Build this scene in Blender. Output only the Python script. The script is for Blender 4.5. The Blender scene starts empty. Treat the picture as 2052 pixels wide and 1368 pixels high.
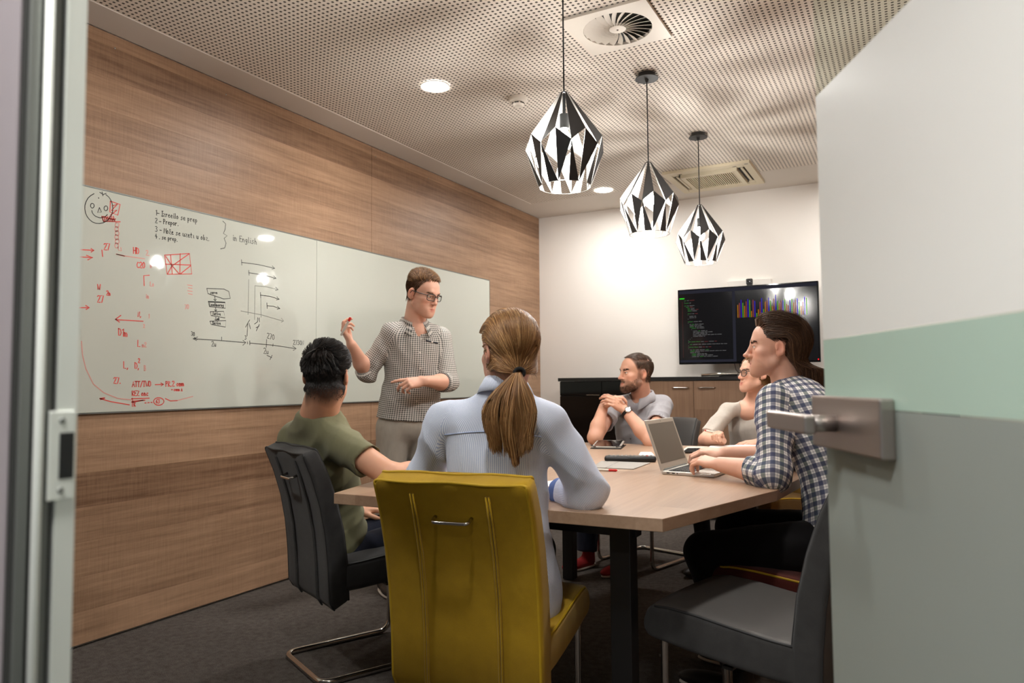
import bpy, bmesh, math, random
import numpy as np
from mathutils import Vector, Matrix

random.seed(7)
rng = np.random.default_rng(7)
PI = math.pi
scene = bpy.context.scene
col = scene.collection

# ------------------------------------------------------------------ camera
cam_data = bpy.data.cameras.new('camera')
cam_data.sensor_width = 36.0
cam_data.lens = 36.0 * 1456.0 / 2052.0
cam_data.clip_start = 0.02
cam = bpy.data.objects.new('camera', cam_data)
col.objects.link(cam)
cam.matrix_world = Matrix(((0.8774, 0.0333, 0.4786, 0.0),
                           (0.4797, -0.0452, -0.8763, 0.0),
                           (-0.0075, 0.9984, -0.0556, 1.12),
                           (0, 0, 0, 1)))
cam_data.dof.use_dof = True
cam_data.dof.focus_distance = 2.7
cam_data.dof.aperture_fstop = 5.0
scene.camera = cam

# ------------------------------------------------------------------ world, exposure
world = bpy.data.worlds.new('world')
scene.world = world
world.use_nodes = True
world.node_tree.nodes['Background'].inputs[0].default_value = (0.80, 0.86, 0.92, 1)
world.node_tree.nodes['Background'].inputs[1].default_value = 0.22
scene.view_settings.view_transform = 'Standard'
scene.view_settings.look = 'None'
scene.view_settings.gamma = 1.0
scene.view_settings.use_curve_mapping = False
scene.view_settings.exposure = 0.0
BULB = 820.0          # emission strength of the pendant bulbs
DOWN = 420.0          # emission strength of the recessed downlights
CORRIDOR = 52.0

def area_lamp(name, loc, target, size, power, color):
    ld = bpy.data.lights.new(name, 'AREA')
    ld.shape = 'RECTANGLE'
    ld.size, ld.size_y = size
    ld.energy = power
    ld.color = color
    o = bpy.data.objects.new(name, ld)
    col.objects.link(o)
    o.location = loc
    o.rotation_euler = (Vector(target) - Vector(loc)).to_track_quat('-Z', 'Y').to_euler()
    return o
# unseen fill lamp, added outside the doorway to brighten the glass door and jamb
area_lamp('corridor_light', (-0.42, -0.16, 2.38), (0.0, 0.55, 0.9), (0.22, 0.22), CORRIDOR, (1.0, 0.98, 0.95))

# ------------------------------------------------------------------ materials
def rgb(r, g, b):
    f = lambda c: (c / 255 / 12.92) if c / 255 <= 0.04045 else ((c / 255 + 0.055) / 1.055) ** 2.4
    return (f(r), f(g), f(b), 1.0)

class NT:
    def __init__(self, name):
        self.m = bpy.data.materials.new(name)
        self.m.use_nodes = True
        self.t = self.m.node_tree
        self.b = self.t.nodes['Principled BSDF']
        self.out = self.t.nodes['Material Output']
    def n(self, typ, **kw):
        nd = self.t.nodes.new(typ)
        ins = kw.pop('ins', {})
        for k, v in kw.items():
            setattr(nd, k, v)
        for k, v in ins.items():
            self.set(nd, k, v)
        return nd
    def set(self, nd, k, v):
        if hasattr(v, 'links'):
            self.t.links.new(v, nd.inputs[k])
        else:
            nd.inputs[k].default_value = v
    def math(self, op, a, b=None, c=None, clamp=False):
        nd = self.t.nodes.new('ShaderNodeMath')
        nd.operation = op
        nd.use_clamp = clamp
        for i, v in enumerate((a, b, c)):
            if v is not None:
                self.set(nd, i, v)
        return nd.outputs[0]
    def mix(self, fac, a, b, mode='MIX'):
        nd = self.t.nodes.new('ShaderNodeMix')
        nd.data_type = 'RGBA'
        nd.blend_type = mode
        self.set(nd, 0, fac)
        self.set(nd, 6, a)
        self.set(nd, 7, b)
        return nd.outputs[2]
    def noise(self, vec, scale, detail=4, rough=0.55, **kw):
        nd = self.n('ShaderNodeTexNoise', ins={'Scale': scale, 'Detail': detail, 'Roughness': rough})
        if vec is not None:
            self.t.links.new(vec, nd.inputs['Vector'])
        return nd.outputs['Fac']
    def obj(self):
        return self.n('ShaderNodeTexCoord').outputs['Object']
    def uv(self):
        return self.n('ShaderNodeTexCoord').outputs['UV']
    def mapping(self, vec, scale=(1, 1, 1), loc=(0, 0, 0), rot=(0, 0, 0)):
        nd = self.n('ShaderNodeMapping', ins={'Vector': vec, 'Scale': scale, 'Location': loc, 'Rotation': rot})
        return nd.outputs[0]
    def ramp(self, fac, stops):
        nd = self.n('ShaderNodeValToRGB')
        cr = nd.color_ramp
        while len(cr.elements) < len(stops):
            cr.elements.new(0.5)
        for e, (p, c) in zip(cr.elements, stops):
            e.position = p
            e.color = c
        self.set(nd, 0, fac)
        return nd.outputs[0]
    def bump(self, h, strength=0.3, dist=0.01):
        nd = self.n('ShaderNodeBump', ins={'Strength': strength, 'Distance': dist, 'Height': h})
        self.t.links.new(nd.outputs[0], self.b.inputs['Normal'])
    def p(self, **kw):
        for k, v in kw.items():
            self.set(self.b, k.replace('_', ' '), v)
        return self

def plain(name, color, rough=0.5, metal=0.0, spec=0.5, noise=0.0, nscale=60, bump=0.0, bscale=400, coat=0.0):
    t = NT(name)
    c = color
    if noise:
        f = t.noise(t.obj(), nscale)
        dark = tuple(x * (1 - noise) for x in color[:3]) + (1,)
        c = t.mix(f, dark, color)
    t.p(Base_Color=c, Roughness=rough, Metallic=metal, Specular_IOR_Level=spec, Coat_Weight=coat)
    if bump:
        t.bump(t.noise(t.obj(), bscale, 3), bump, 0.002)
    return t.m

def wood(name, light, dark, along='Y', plank=0.13, length=1.3, rough=0.45, grain=1.0, up='Z', saw=True):
    """wood laminate: rows of boards with stretched grain and fine cross saw marks"""
    t = NT(name)
    co = t.obj()
    sep = t.n('ShaderNodeSeparateXYZ', ins={'Vector': co})
    A = sep.outputs[along]
    U = sep.outputs[up]
    row = t.math('FLOOR', t.math('DIVIDE', U, plank))
    rr = t.n('ShaderNodeTexWhiteNoise', noise_dimensions='1D', ins={'W': row})
    seg = t.math('FLOOR', t.math('ADD', t.math('DIVIDE', A, length), t.math('MULTIPLY', rr.outputs['Value'], 7.0)))
    cb = t.n('ShaderNodeCombineXYZ', ins={'X': row, 'Y': seg, 'Z': 0.0})
    wn = t.n('ShaderNodeTexWhiteNoise', noise_dimensions='3D', ins={'Vector': cb.outputs[0]})
    sc_grain = {'X': (1.2, 26, 26), 'Y': (26, 1.2, 26), 'Z': (26, 26, 1.2)}[along]
    off = t.n('ShaderNodeVectorMath', operation='ADD', ins={0: co, 1: wn.outputs['Color']})
    g1 = t.noise(t.mapping(off.outputs[0], sc_grain), 1.6, 6, 0.62)
    g2 = t.noise(t.mapping(off.outputs[0], tuple(s * 3 for s in sc_grain)), 2.6, 4, 0.6)
    v = t.math('ADD', t.math('MULTIPLY', wn.outputs['Value'], 0.42), t.math('MULTIPLY', g1, 0.85 * grain))
    v = t.math('ADD', v, t.math('MULTIPLY', g2, 0.22 * grain))
    v = t.math('SUBTRACT', v, 0.34 * grain)
    if saw:
        sc_saw = {'X': (260, 9, 9), 'Y': (9, 260, 9), 'Z': (9, 9, 260)}[along]
        s1 = t.noise(t.mapping(off.outputs[0], sc_saw), 1.0, 2, 0.5)
        v = t.math('ADD', v, t.math('MULTIPLY', t.math('SUBTRACT', s1, 0.5), 0.30))
    mid = tuple((a + b) / 2 for a, b in zip(light, dark))
    c = t.ramp(v, [(0.05, dark), (0.5, mid), (0.95, light)])
    t.p(Base_Color=c, Roughness=rough, Specular_IOR_Level=0.35)
    t.bump(g2, 0.06, 0.002)
    return t.m

M = {}
M['wall_white'] = plain('wall_white', rgb(238, 233, 226), 0.85, bump=0.05)
M['corridor_wall'] = plain('corridor_wall', rgb(172, 162, 168), 0.9, bump=0.05)
M['partition'] = plain('dark_partition', rgb(58, 57, 58), 0.5)
M['wood_wall'] = wood('wood_wall', rgb(200, 162, 130), rgb(112, 82, 60), 'Y', 0.148, 60.0)
M['wood_table'] = wood('wood_table', rgb(192, 164, 138), rgb(150, 120, 97), 'Y', 0.16, 1.6, rough=0.33, grain=0.9, up='X', saw=False)
M['wood_door'] = wood('wood_door', rgb(158, 128, 104), rgb(112, 84, 64), 'Z', 0.4, 2.0, rough=0.4, up='X', saw=False)
M['ceiling_plain'] = plain('ceiling_plain', rgb(214, 206, 196), 0.9)

def perforated():
    t = NT('perforated_ceiling')
    co = t.obj()
    sep = t.n('ShaderNodeSeparateXYZ', ins={'Vector': co})
    P_, h = 0.025, 0.27
    fx = t.math('ABSOLUTE', t.math('SUBTRACT', t.math('FRACT', t.math('DIVIDE', sep.outputs['X'], P_)), 0.5))
    fy = t.math('ABSOLUTE', t.math('SUBTRACT', t.math('FRACT', t.math('DIVIDE', sep.outputs['Y'], P_)), 0.5))
    d = t.math('POWER', t.math('ADD', t.math('POWER', fx, 4.0), t.math('POWER', fy, 4.0)), 0.25)
    hole = t.math('LESS_THAN', d, h * 0.86)
    plate = rgb(230, 220, 208)
    c = t.mix(hole, plate, rgb(80, 76, 68))
    t.p(Base_Color=c, Roughness=0.85, Specular_IOR_Level=0.2)
    t.bump(t.math('SUBTRACT', 1.0, hole), 0.6, 0.004)
    return t.m
M['perforated'] = perforated()

def carpet():
    t = NT('carpet')
    co = t.obj()
    a = t.noise(co, 260, 3, 0.7)
    b = t.noise(co, 34, 4, 0.6)
    v = t.math('ADD', t.math('MULTIPLY', a, 0.7), t.math('MULTIPLY', b, 0.4))
    c = t.ramp(v, [(0.35, rgb(62, 57, 54)), (0.75, rgb(126, 118, 112))])
    t.p(Base_Color=c, Roughness=1.0, Specular_IOR_Level=0.05)
    t.bump(a, 0.9, 0.01)
    return t.m
M['carpet'] = carpet()

def fabric(name, c1, c2, scale=900, rough=0.9, bump=0.35, sheen=0.15):
    t = NT(name)
    co = t.obj()
    a = t.noise(co, scale, 2, 0.7)
    b = t.noise(co, 25, 3, 0.5)
    v = t.math('ADD', t.math('MULTIPLY', a, 0.65), t.math('MULTIPLY', b, 0.35))
    t.p(Base_Color=t.ramp(v, [(0.35, c2), (0.65, c1)]), Roughness=rough, Specular_IOR_Level=0.2, Sheen_Weight=sheen)
    t.bump(a, bump, 0.002)
    return t.m
M['yellow_fabric'] = fabric('yellow_fabric', rgb(182, 145, 26), rgb(164, 128, 18))
M['grey_fabric'] = fabric('grey_fabric', rgb(70, 69, 68), rgb(54, 53, 53), 1400)
M['grey_leather'] = plain('grey_leather', rgb(84, 81, 78), 0.45, noise=0.15, nscale=20, bump=0.12, bscale=300)
M['dark_piping'] = plain('dark_piping', rgb(40, 40, 41), 0.6)
M['yellow_piping'] = plain('yellow_piping', rgb(186, 150, 20), 0.7)
M['maroon_fabric'] = fabric('maroon_fabric', rgb(92, 38, 30), rgb(76, 30, 24))
M['ochre_fabric'] = fabric('ochre_fabric', rgb(112, 82, 28), rgb(94, 68, 20))
M['chrome'] = plain('chrome', rgb(200, 196, 190), 0.16, 1.0)
M['brushed'] = plain('brushed_steel', rgb(182, 172, 166), 0.36, 1.0, noise=0.08, nscale=200)
M['alu'] = plain('anodised_aluminium', rgb(216, 219, 212), 0.5, 0.3)
M['alu_dark'] = plain('dark_aluminium', rgb(116, 118, 114), 0.5, 0.6)
M['gasket'] = plain('rubber_gasket', rgb(58, 58, 56), 0.8)
M['black_metal'] = plain('black_metal', rgb(26, 25, 25), 0.42, noise=0.1)
M['lamp_black'] = plain('lamp_black', rgb(38, 37, 37), 0.5)
M['socket_black'] = plain('socket_black', rgb(12, 12, 12), 0.6, spec=0.2)
M['lamp_silver'] = plain('lamp_silver', rgb(176, 174, 170), 0.38, 1.0)
M['black_gloss'] = plain('black_gloss', rgb(9, 9, 10), 0.07, spec=0.35)
M['black_plastic'] = plain('black_plastic', rgb(20, 20, 21), 0.38)
M['black_top'] = plain('black_worktop', rgb(26, 25, 25), 0.3)
M['white_plastic'] = plain('white_plastic', rgb(224, 216, 204), 0.5)
M['cream_plastic'] = plain('cream_plastic', rgb(214, 202, 174), 0.5)
M['slot_dark'] = plain('slot_dark', rgb(34, 32, 28), 0.7)
M['paper'] = plain('paper', rgb(238, 236, 232), 0.8)
M['alu_laptop'] = plain('laptop_shell', rgb(208, 204, 196), 0.38, 0.75)
M['laptop_bezel'] = plain('laptop_bezel', rgb(186, 178, 164), 0.45, 0.3)
M['screen_off'] = plain('screen_dim', rgb(104, 96, 84), 0.35)
M['grey_card'] = plain('grey_card', rgb(160, 154, 146), 0.6)
M['red_plastic'] = plain('red_plastic', rgb(206, 34, 26), 0.35)
M['lens'] = None

def emit(name, color, strength):
    m = bpy.data.materials.new(name)
    m.use_nodes = True
    nt = m.node_tree
    nt.nodes.remove(nt.nodes['Principled BSDF'])
    e = nt.nodes.new('ShaderNodeEmission')
    e.inputs[0].default_value = color
    e.inputs[1].default_value = strength
    nt.links.new(e.outputs[0], nt.nodes['Material Output'].inputs[0])
    return m
M['bulb'] = emit('bulb_glow', (1.0, 0.98, 0.945, 1), BULB)
M['downlight'] = emit('downlight_glow', (1.0, 0.98, 0.945, 1), DOWN)

def glass_board():
    t = NT('glass_board')
    t.p(Base_Color=rgb(200, 203, 192), Roughness=0.04, Specular_IOR_Level=0.6)
    return t.m
M['board'] = glass_board()
M['ink_black'] = plain('black_ink', rgb(44, 46, 44), 0.7)
M['ink_grey'] = plain('grey_ink', rgb(140, 142, 134), 0.7)
M['ink_red'] = plain('red_ink', rgb(226, 84, 76), 0.7)
M['ink_pink'] = plain('faded_red_ink', rgb(224, 158, 148), 0.7)

def lens_glass():
    m = bpy.data.materials.new('spectacle_lens')
    m.use_nodes = True
    nt = m.node_tree
    nt.nodes.remove(nt.nodes['Principled BSDF'])
    tr = nt.nodes.new('ShaderNodeBsdfTransparent')
    tr.inputs[0].default_value = (0.9, 0.92, 0.92, 1)
    gl = nt.nodes.new('ShaderNodeBsdfGlossy')
    gl.inputs['Roughness'].default_value = 0.05
    mx = nt.nodes.new('ShaderNodeMixShader')
    mx.inputs[0].default_value = 0.10
    nt.links.new(tr.outputs[0], mx.inputs[1])
    nt.links.new(gl.outputs[0], mx.inputs[2])
    nt.links.new(mx.outputs[0], nt.nodes['Material Output'].inputs[0])
    return m
M['lens'] = lens_glass()

def frosted(name, tint, refl, trans):
    """frosted privacy film on glass: scatters light through and back"""
    m = bpy.data.materials.new(name)
    m.use_nodes = True
    nt = m.node_tree
    nt.nodes.remove(nt.nodes['Principled BSDF'])
    d = nt.nodes.new('ShaderNodeBsdfDiffuse'); d.inputs[0].default_value = tuple(c * refl for c in tint[:3]) + (1,)
    tl = nt.nodes.new('ShaderNodeBsdfTranslucent'); tl.inputs[0].default_value = tuple(c * trans for c in tint[:3]) + (1,)
    ad = nt.nodes.new('ShaderNodeAddShader')
    gl = nt.nodes.new('ShaderNodeBsdfGlossy'); gl.inputs['Roughness'].default_value = 0.25
    mx = nt.nodes.new('ShaderNodeMixShader'); mx.inputs[0].default_value = 0.06
    nt.links.new(d.outputs[0], ad.inputs[0]); nt.links.new(tl.outputs[0], ad.inputs[1])
    nt.links.new(ad.outputs[0], mx.inputs[1]); nt.links.new(gl.outputs[0], mx.inputs[2])
    nt.links.new(mx.outputs[0], nt.nodes['Material Output'].inputs[0])
    return m
M['film_white'] = frosted('frosted_film_white', (0.96, 0.97, 0.95), 0.45, 0.54)
M['film_teal'] = frosted('frosted_film_teal', (0.60, 0.80, 0.70), 0.38, 0.54)
M['film_grey'] = frosted('frosted_film_grey', (0.80, 0.90, 0.85), 0.18, 0.30)

def clear_glass():
    m = bpy.data.materials.new('clear_glass')
    m.use_nodes = True
    nt = m.node_tree
    nt.nodes.remove(nt.nodes['Principled BSDF'])
    tr = nt.nodes.new('ShaderNodeBsdfTransparent')
    tr.inputs[0].default_value = (0.93, 0.97, 0.94, 1)
    gl = nt.nodes.new('ShaderNodeBsdfGlossy')
    gl.inputs['Roughness'].default_value = 0.0
    mx = nt.nodes.new('ShaderNodeMixShader')
    mx.inputs[0].default_value = 0.05
    nt.links.new(tr.outputs[0], mx.inputs[1])
    nt.links.new(gl.outputs[0], mx.inputs[2])
    nt.links.new(mx.outputs[0], nt.nodes['Material Output'].inputs[0])
    return m
M['clear_glass'] = clear_glass()

# ------------------------------------------------------------------ mesh helpers
def link(name, me, mats, parent=None, smooth=False, kind=None):
    if not isinstance(mats, (list, tuple)):
        mats = [mats]
    for m in mats:
        if not me.materials or m.name not in [x.name for x in me.materials]:
            me.materials.append(m)
    if smooth:
        me.polygons.foreach_set('use_smooth', np.ones(len(me.polygons), dtype=bool))
    o = bpy.data.objects.new(name, me)
    col.objects.link(o)
    if parent is not None:
        o.parent = parent
    if kind:
        o['kind'] = kind
    return o

def from_bm(name, bm, mats, parent=None, smooth=False, kind=None):
    me = bpy.data.meshes.new(name)
    bmesh.ops.recalc_face_normals(bm, faces=bm.faces)
    bm.to_mesh(me)
    bm.free()
    return link(name, me, mats, parent, smooth, kind)

def tag(o, label=None, cat=None, group=None, kind=None):
    if label: o['label'] = label
    if cat: o['category'] = cat
    if group: o['group'] = group
    if kind: o['kind'] = kind
    return o

def thing(name, label, cat, loc=(0, 0, 0), rz=0.0, group=None):
    o = bpy.data.objects.new(name, None)
    o.empty_display_size = 0.1
    col.objects.link(o)
    o.location = loc
    o.rotation_euler = (0, 0, rz)
    return tag(o, label, cat, group)

def copy_tree(o, parent=None):
    c = o.copy()
    col.objects.link(c)
    if parent is not None:
        c.parent = parent
    for ch in list(o.children):
        copy_tree(ch, c)
    return c

def bm_box(bm, lo, hi, bev=0.0, mat=None, seg=2):
    lo = Vector(lo); hi = Vector(hi)
    r = bmesh.ops.create_cube(bm, size=1.0)
    vs = r['verts']
    c = (lo + hi) / 2
    s = hi - lo
    for v in vs:
        v.co = Vector((v.co.x * s.x, v.co.y * s.y, v.co.z * s.z)) + c
        if mat is not None:
            v.co = mat @ v.co
    if bev > 0:
        es = list({e for v in vs for e in v.link_edges})
        bmesh.ops.bevel(bm, geom=es, offset=bev, segments=seg, profile=0.5, affect='EDGES')

def box(name, lo, hi, mat, parent=None, bev=0.0, kind=None, xf=None):
    bm = bmesh.new()
    bm_box(bm, lo, hi, bev, xf)
    return from_bm(name, bm, mat, parent, False, kind)

def bm_tube(bm, pts, r, n=8, closed=False, caps=True):
    """sweep a circle along a polyline; r is a number or a list"""
    pts = [Vector(p) for p in pts]
    N = len(pts)
    rs = r if isinstance(r, (list, tuple)) else [r] * N
    rings = []
    prev = None
    for i, p in enumerate(pts):
        if closed:
            t = (pts[(i + 1) % N] - pts[i - 1]).normalized()
        elif i == 0:
            t = (pts[1] - pts[0]).normalized()
        elif i == N - 1:
            t = (pts[-1] - pts[-2]).normalized()
        else:
            t = ((pts[i + 1] - p).normalized() + (p - pts[i - 1]).normalized()).normalized()
        if prev is None:
            a = Vector((0, 0, 1)) if abs(t.z) < 0.9 else Vector((1, 0, 0))
        else:
            a = prev
        u = (a - t * a.dot(t)).normalized()
        prev = u
        w = t.cross(u)
        k = 1.0
        if 0 < i < N - 1 or closed:
            d1 = (p - pts[i - 1]).normalized()
            cs = max(0.5, t.dot(d1))
            k = 1.0
        rings.append([bm.verts.new(p + (u * math.cos(2 * PI * j / n) + w * math.sin(2 * PI * j / n)) * rs[i] * k) for j in range(n)])
    M_ = N if closed else N - 1
    for i in range(M_):
        a, b = rings[i], rings[(i + 1) % N]
        for j in range(n):
            bm.faces.new((a[j], a[(j + 1) % n], b[(j + 1) % n], b[j]))
    if caps and not closed:
        bm.faces.new(rings[0])
        bm.faces.new(rings[-1])

def fillet(pts, r, n=5):
    """round the inner corners of a polyline"""
    pts = [Vector(p) for p in pts]
    out = [pts[0]]
    for i in range(1, len(pts) - 1):
        a, b, c = pts[i - 1], pts[i], pts[i + 1]
        da, dc = (a - b), (c - b)
        rr = min(r, da.length * 0.49, dc.length * 0.49)
        p0 = b + da.normalized() * rr
        p1 = b + dc.normalized() * rr
        for k in range(n + 1):
            s = k / n
            out.append(p0 * (1 - s) ** 2 + b * 2 * s * (1 - s) + p1 * s * s)
    out.append(pts[-1])
    return out

def tube(name, pts, r, mat, parent=None, n=8, closed=False, smooth=True, kind=None):
    bm = bmesh.new()
    bm_tube(bm, pts, r, n, closed)
    return from_bm(name, bm, mat, parent, smooth, kind)

def bm_lathe(bm, prof, n=24, center=(0, 0, 0), axis='Z'):
    c = Vector(center)
    rings = []
    for (r, z) in prof:
        ring = []
        for j in range(n):
            a = 2 * PI * j / n
            ring.append(bm.verts.new(c + Vector((max(r, 1e-5) * math.cos(a), max(r, 1e-5) * math.sin(a), z))))
        rings.append(ring)
    for a, b in zip(rings[:-1], rings[1:]):
        for j in range(n):
            bm.faces.new((a[j], a[(j + 1) % n], b[(j + 1) % n], b[j]))
    if prof[0][0] < 1e-3: bm.faces.new(rings[0])
    if prof[-1][0] < 1e-3: bm.faces.new(rings[-1])

def lathe(name, prof, mat, parent=None, n=24, center=(0, 0, 0), smooth=True, kind=None):
    bm = bmesh.new()
    bm_lathe(bm, prof, n, center)
    o = from_bm(name, bm, mat, parent, smooth, kind)
    if smooth:
        me = o.data
        mod = o.modifiers.new('edges', 'EDGE_SPLIT')
        mod.split_angle = math.radians(40)
    return o

def prism(name, poly, z0, z1, mat, parent=None, bev=0.0, kind=None):
    bm = bmesh.new()
    vs = [bm.verts.new((x, y, z0)) for x, y in poly]
    f = bm.faces.new(vs)
    r = bmesh.ops.extrude_face_region(bm, geom=[f])
    for v in [g for g in r['geom'] if isinstance(g, bmesh.types.BMVert)]:
        v.co.z = z1
    if bev:
        bmesh.ops.bevel(bm, geom=list(bm.edges), offset=bev, segments=2, profile=0.5, affect='EDGES')
    return from_bm(name, bm, mat, parent, False, kind)

def raw(name, verts, faces, mats, parent=None, smooth=False, kind=None, midx=None):
    me = bpy.data.meshes.new(name)
    me.from_pydata([tuple(v) for v in verts], [], faces)
    me.update()
    o = link(name, me, mats, parent, smooth, kind)
    if midx is not None:
        me.polygons.foreach_set('material_index', midx)
    return o

# =================================================================== ROOM SHELL
XL, XR, YB, YF, ZC = -3.155, 0.95, 6.35, 0.35, 2.727
floor = box('floor', (XL - 0.3, -2.2, -0.08), (XR + 0.3, YB + 0.15, 0.0), M['carpet'], kind='structure')
wall_left = box('wall_left', (XL - 0.15, YF, 0.0), (XL - 0.020, YB + 0.12, ZC + 0.05), M['wall_white'], kind='structure')
for (y0, y1) in ((YF + 0.002, 1.0055), (1.0085, 3.8085), (3.8115, YB - 0.002)):
    box('wood_panel', (XL - 0.0195, y0, 0.012), (XL, y1, ZC - 0.003), M['wood_wall'], wall_left, 0.0012)
for y in np.arange(0.75, 6.3, 0.62):          # small bright fixing pins along the top of the cladding
    bm = bmesh.new(); bm_lathe(bm, [(0.0, 0.002), (0.004, 0.0015), (0.005, 0.0)], 10)
    o = from_bm('fixing_pin', bm, M['chrome'], wall_left, True)
    o.location = (XL, y, 2.665); o.rotation_euler = (0, PI / 2, 0)
wall_back = box('wall_back', (XL - 0.15, YB, 0.0), (XR + 0.15, YB + 0.12, ZC + 0.05), M['wall_white'], kind='structure')
wall_right = box('wall_right', (XR, YF, 0.0), (XR + 0.12, YB, ZC + 0.05), M['wood_wall'], kind='structure')
wall_front = box('wall_front', (XL - 0.15, 0.05, 0.0), (-0.665, 0.349, ZC + 0.05), M['partition'], kind='structure')
box('wall_block', (0.40, 0.05, 0.0), (XR + 0.12, 0.349, ZC + 0.05), M['partition'], wall_front)
box('wall_block', (-0.664, 0.05, 2.16), (0.399, 0.349, ZC + 0.05), M['partition'], wall_front)
box('wall_block', (-0.664, 0.05, 0.0), (-0.592, 0.2999, 2.159), M['corridor_wall'], wall_front, 0.002)
baseboard = box('baseboard_back', (XL + 0.001, YB - 0.012, 0.001), (XR - 0.001, YB - 0.0005, 0.06), M['alu_dark'], kind='structure')

# ceiling: plain border, perforated acoustic panels inside it
ceiling = box('ceiling', (XL - 0.15, 0.05, ZC + 0.012), (XR + 0.12, YB + 0.12, ZC + 0.08), M['ceiling_plain'], kind='structure')
box('border_strip', (XL + 0.0005, YF, ZC), (-2.956, YB - 0.0005, ZC + 0.011), M['ceiling_plain'], ceiling)
box('border_strip', (-2.9555, 5.786, ZC), (XR - 0.0005, YB - 0.0005, ZC + 0.011), M['ceiling_plain'], ceiling)
xs = [-2.9545, -1.7505, -0.5505, XR - 0.001]
for a, b in zip(xs[:-1], xs[1:]):
    box('ceiling_panel', (a + 0.0006, YF, ZC + 0.001), (b - 0.0006, 5.785, ZC + 0.011), M['perforated'], ceiling)
box('ceiling_trim', (-2.958, YF, ZC - 0.0015), (-2.953, 5.79, ZC + 0.002), M['wall_white'], ceiling)

# ------------------------------------------------------------------ door frame (latch side)
frame = thing('trim_1', None, None, (-0.585, 0.33, 0))
frame['kind'] = 'structure'
def fr(name, x0, x1, y0, y1, mat, bev=0.0006, z0=0.0, z1=2.158):
    return box(name, (x0 + 0.585, y0 - 0.33, z0), (x1 + 0.585, y1 - 0.33, z1), mat, frame, bev)
fr('jamb_reveal', -0.660, -0.585, 0.3293, 0.3452, M['alu'])
fr('gasket', -0.660, -0.5885, 0.3253, 0.3291, M['gasket'])
fr('jamb_rebate', -0.660, -0.586, 0.3191, 0.3251, M['alu_dark'])
tube('jamb_nose', [(0.0, 0.3158 - 0.33, 0.0), (0.0, 0.3158 - 0.33, 2.158)], 0.0034, M['alu'], frame, 12)
fr('jamb_groove', -0.660, -0.5895, 0.3042, 0.3124, M['alu_dark'])
fr('jamb_shadow_gap', -0.660, -0.5925, 0.3002, 0.3040, M['gasket'])
fr('jamb_back', -0.660, -0.600, 0.3454, 0.3490, M['alu_dark'])
# strike plate, screwed on the reveal, with its latch hole
sp = box('strike_plate', (-0.0005, -0.0075, 1.031), (0.0022, 0.0127, 1.100), M['alu'], frame, 0.0009)
box('latch_hole', (0.0018, 0.0003, 1.047), (0.0026, 0.0117, 1.083), M['black_plastic'], sp, 0.0003)
for z in (1.0385, 1.0925):
    o = lathe('screw', [(0.0, 0.0030), (0.0020, 0.0029), (0.0026, 0.0022)], M['alu_dark'], sp, 10)
    o.rotation_euler = (0, PI / 2, 0); o.location = (0.0, 0.0022, z)

# ------------------------------------------------------------------ glass door, swung into the room
door = thing('door_1', None, None, (0.317, 0.235, 0.0))
door['kind'] = 'structure'
ang = math.atan2(0.893, -0.447)
door.rotation_euler = (0, 0, ang)           # local x: hinge -> free edge; local +y: side that faces the camera
DW, T2 = 0.922, 0.005
box('glass_pane', (0.0, -T2, 0.012), (DW, T2, 2.14), M['clear_glass'], door, 0.0008)
def film(name, z0, z1, mat):
    y = T2 + 0.0006
    return raw(name, [(0.001, y, z0), (DW - 0.001, y, z0), (DW - 0.001, y, z1), (0.001, y, z1)], [(0, 1, 2, 3)], mat, door)
film('film_band', 1.1735, 1.506, M['film_white'])
film('film_band', 1.0865, 1.1725, M['film_teal'])
film('film_band', 0.014, 1.0855, M['film_grey'])
lock = box('lock_plate', (DW - 0.193, T2 + 0.001, 1.033), (DW + 0.002, T2 + 0.018, 1.099), M['brushed'], door, 0.0025)
box('lock_plate', (DW - 0.193, -T2 - 0.018, 1.033), (DW + 0.002, -T2 - 0.001, 1.099), M['brushed'], door, 0.0025)
bm = bmesh.new()
bm_tube(bm, fillet([(DW - 0.075, T2 + 0.017, 1.066), (DW - 0.075, T2 + 0.058, 1.066)], 0.01), 0.0105, 16)
from_bm('handle_spindle', bm, M['brushed'], door, True)
box('lever_handle', (DW - 0.094, T2 + 0.048, 1.0535), (DW + 0.052, T2 + 0.063, 1.0770), M['brushed'], door, 0.003)
lathe_pin = lathe('hinge_pin', [(0.0, 0.0), (0.012, 0.0), (0.012, 0.16), (0.0, 0.16)], M['brushed'], door, 16, (0.0, 0.0, 0.10))
lathe('hinge_pin', [(0.0, 0.0), (0.012, 0.0), (0.012, 0.16), (0.0, 0.16)], M['brushed'], door, 16, (0.0, 0.0, 1.90))
jb = thing('trim_2', None, None, (0.36, 0.2, 0)); jb['kind'] = 'structure'
box('jamb', (-0.012, -0.15, 0.0), (0.0395, 0.149, 2.16), M['alu'], jb, 0.002)

# =================================================================== CEILING FITTINGS
def downlight(x, y, label):
    t = thing('recessed_downlight', label, 'ceiling light', (x, y, ZC), 0, 'round recessed downlights')
    lathe('trim_ring', [(0.069, -0.0005), (0.079, -0.0005), (0.081, -0.003), (0.078, -0.006), (0.069, -0.004)], M['white_plastic'], t, 32)
    lathe('diffuser', [(0.0, -0.0030), (0.0685, -0.0030), (0.0685, -0.0015), (0.0, -0.0015)], M['downlight'], t, 32, smooth=False)
    return t
downlight(-2.208, 3.195, 'round lit downlight in the ceiling left of the nearest pendant lamp')
downlight(-2.208, 5.667, 'round lit downlight in the ceiling border near the far wood-clad corner')
downlight(-2.208, 0.72, 'round lit downlight above the doorway end of the wood wall')
downlight(-0.11, 5.667, 'round lit downlight behind the frosted glass door')
downlight(-0.11, 3.195, 'round lit downlight over the chairs on the right')
downlight(-0.68, 0.95, 'round lit downlight just inside the glass door')

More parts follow.
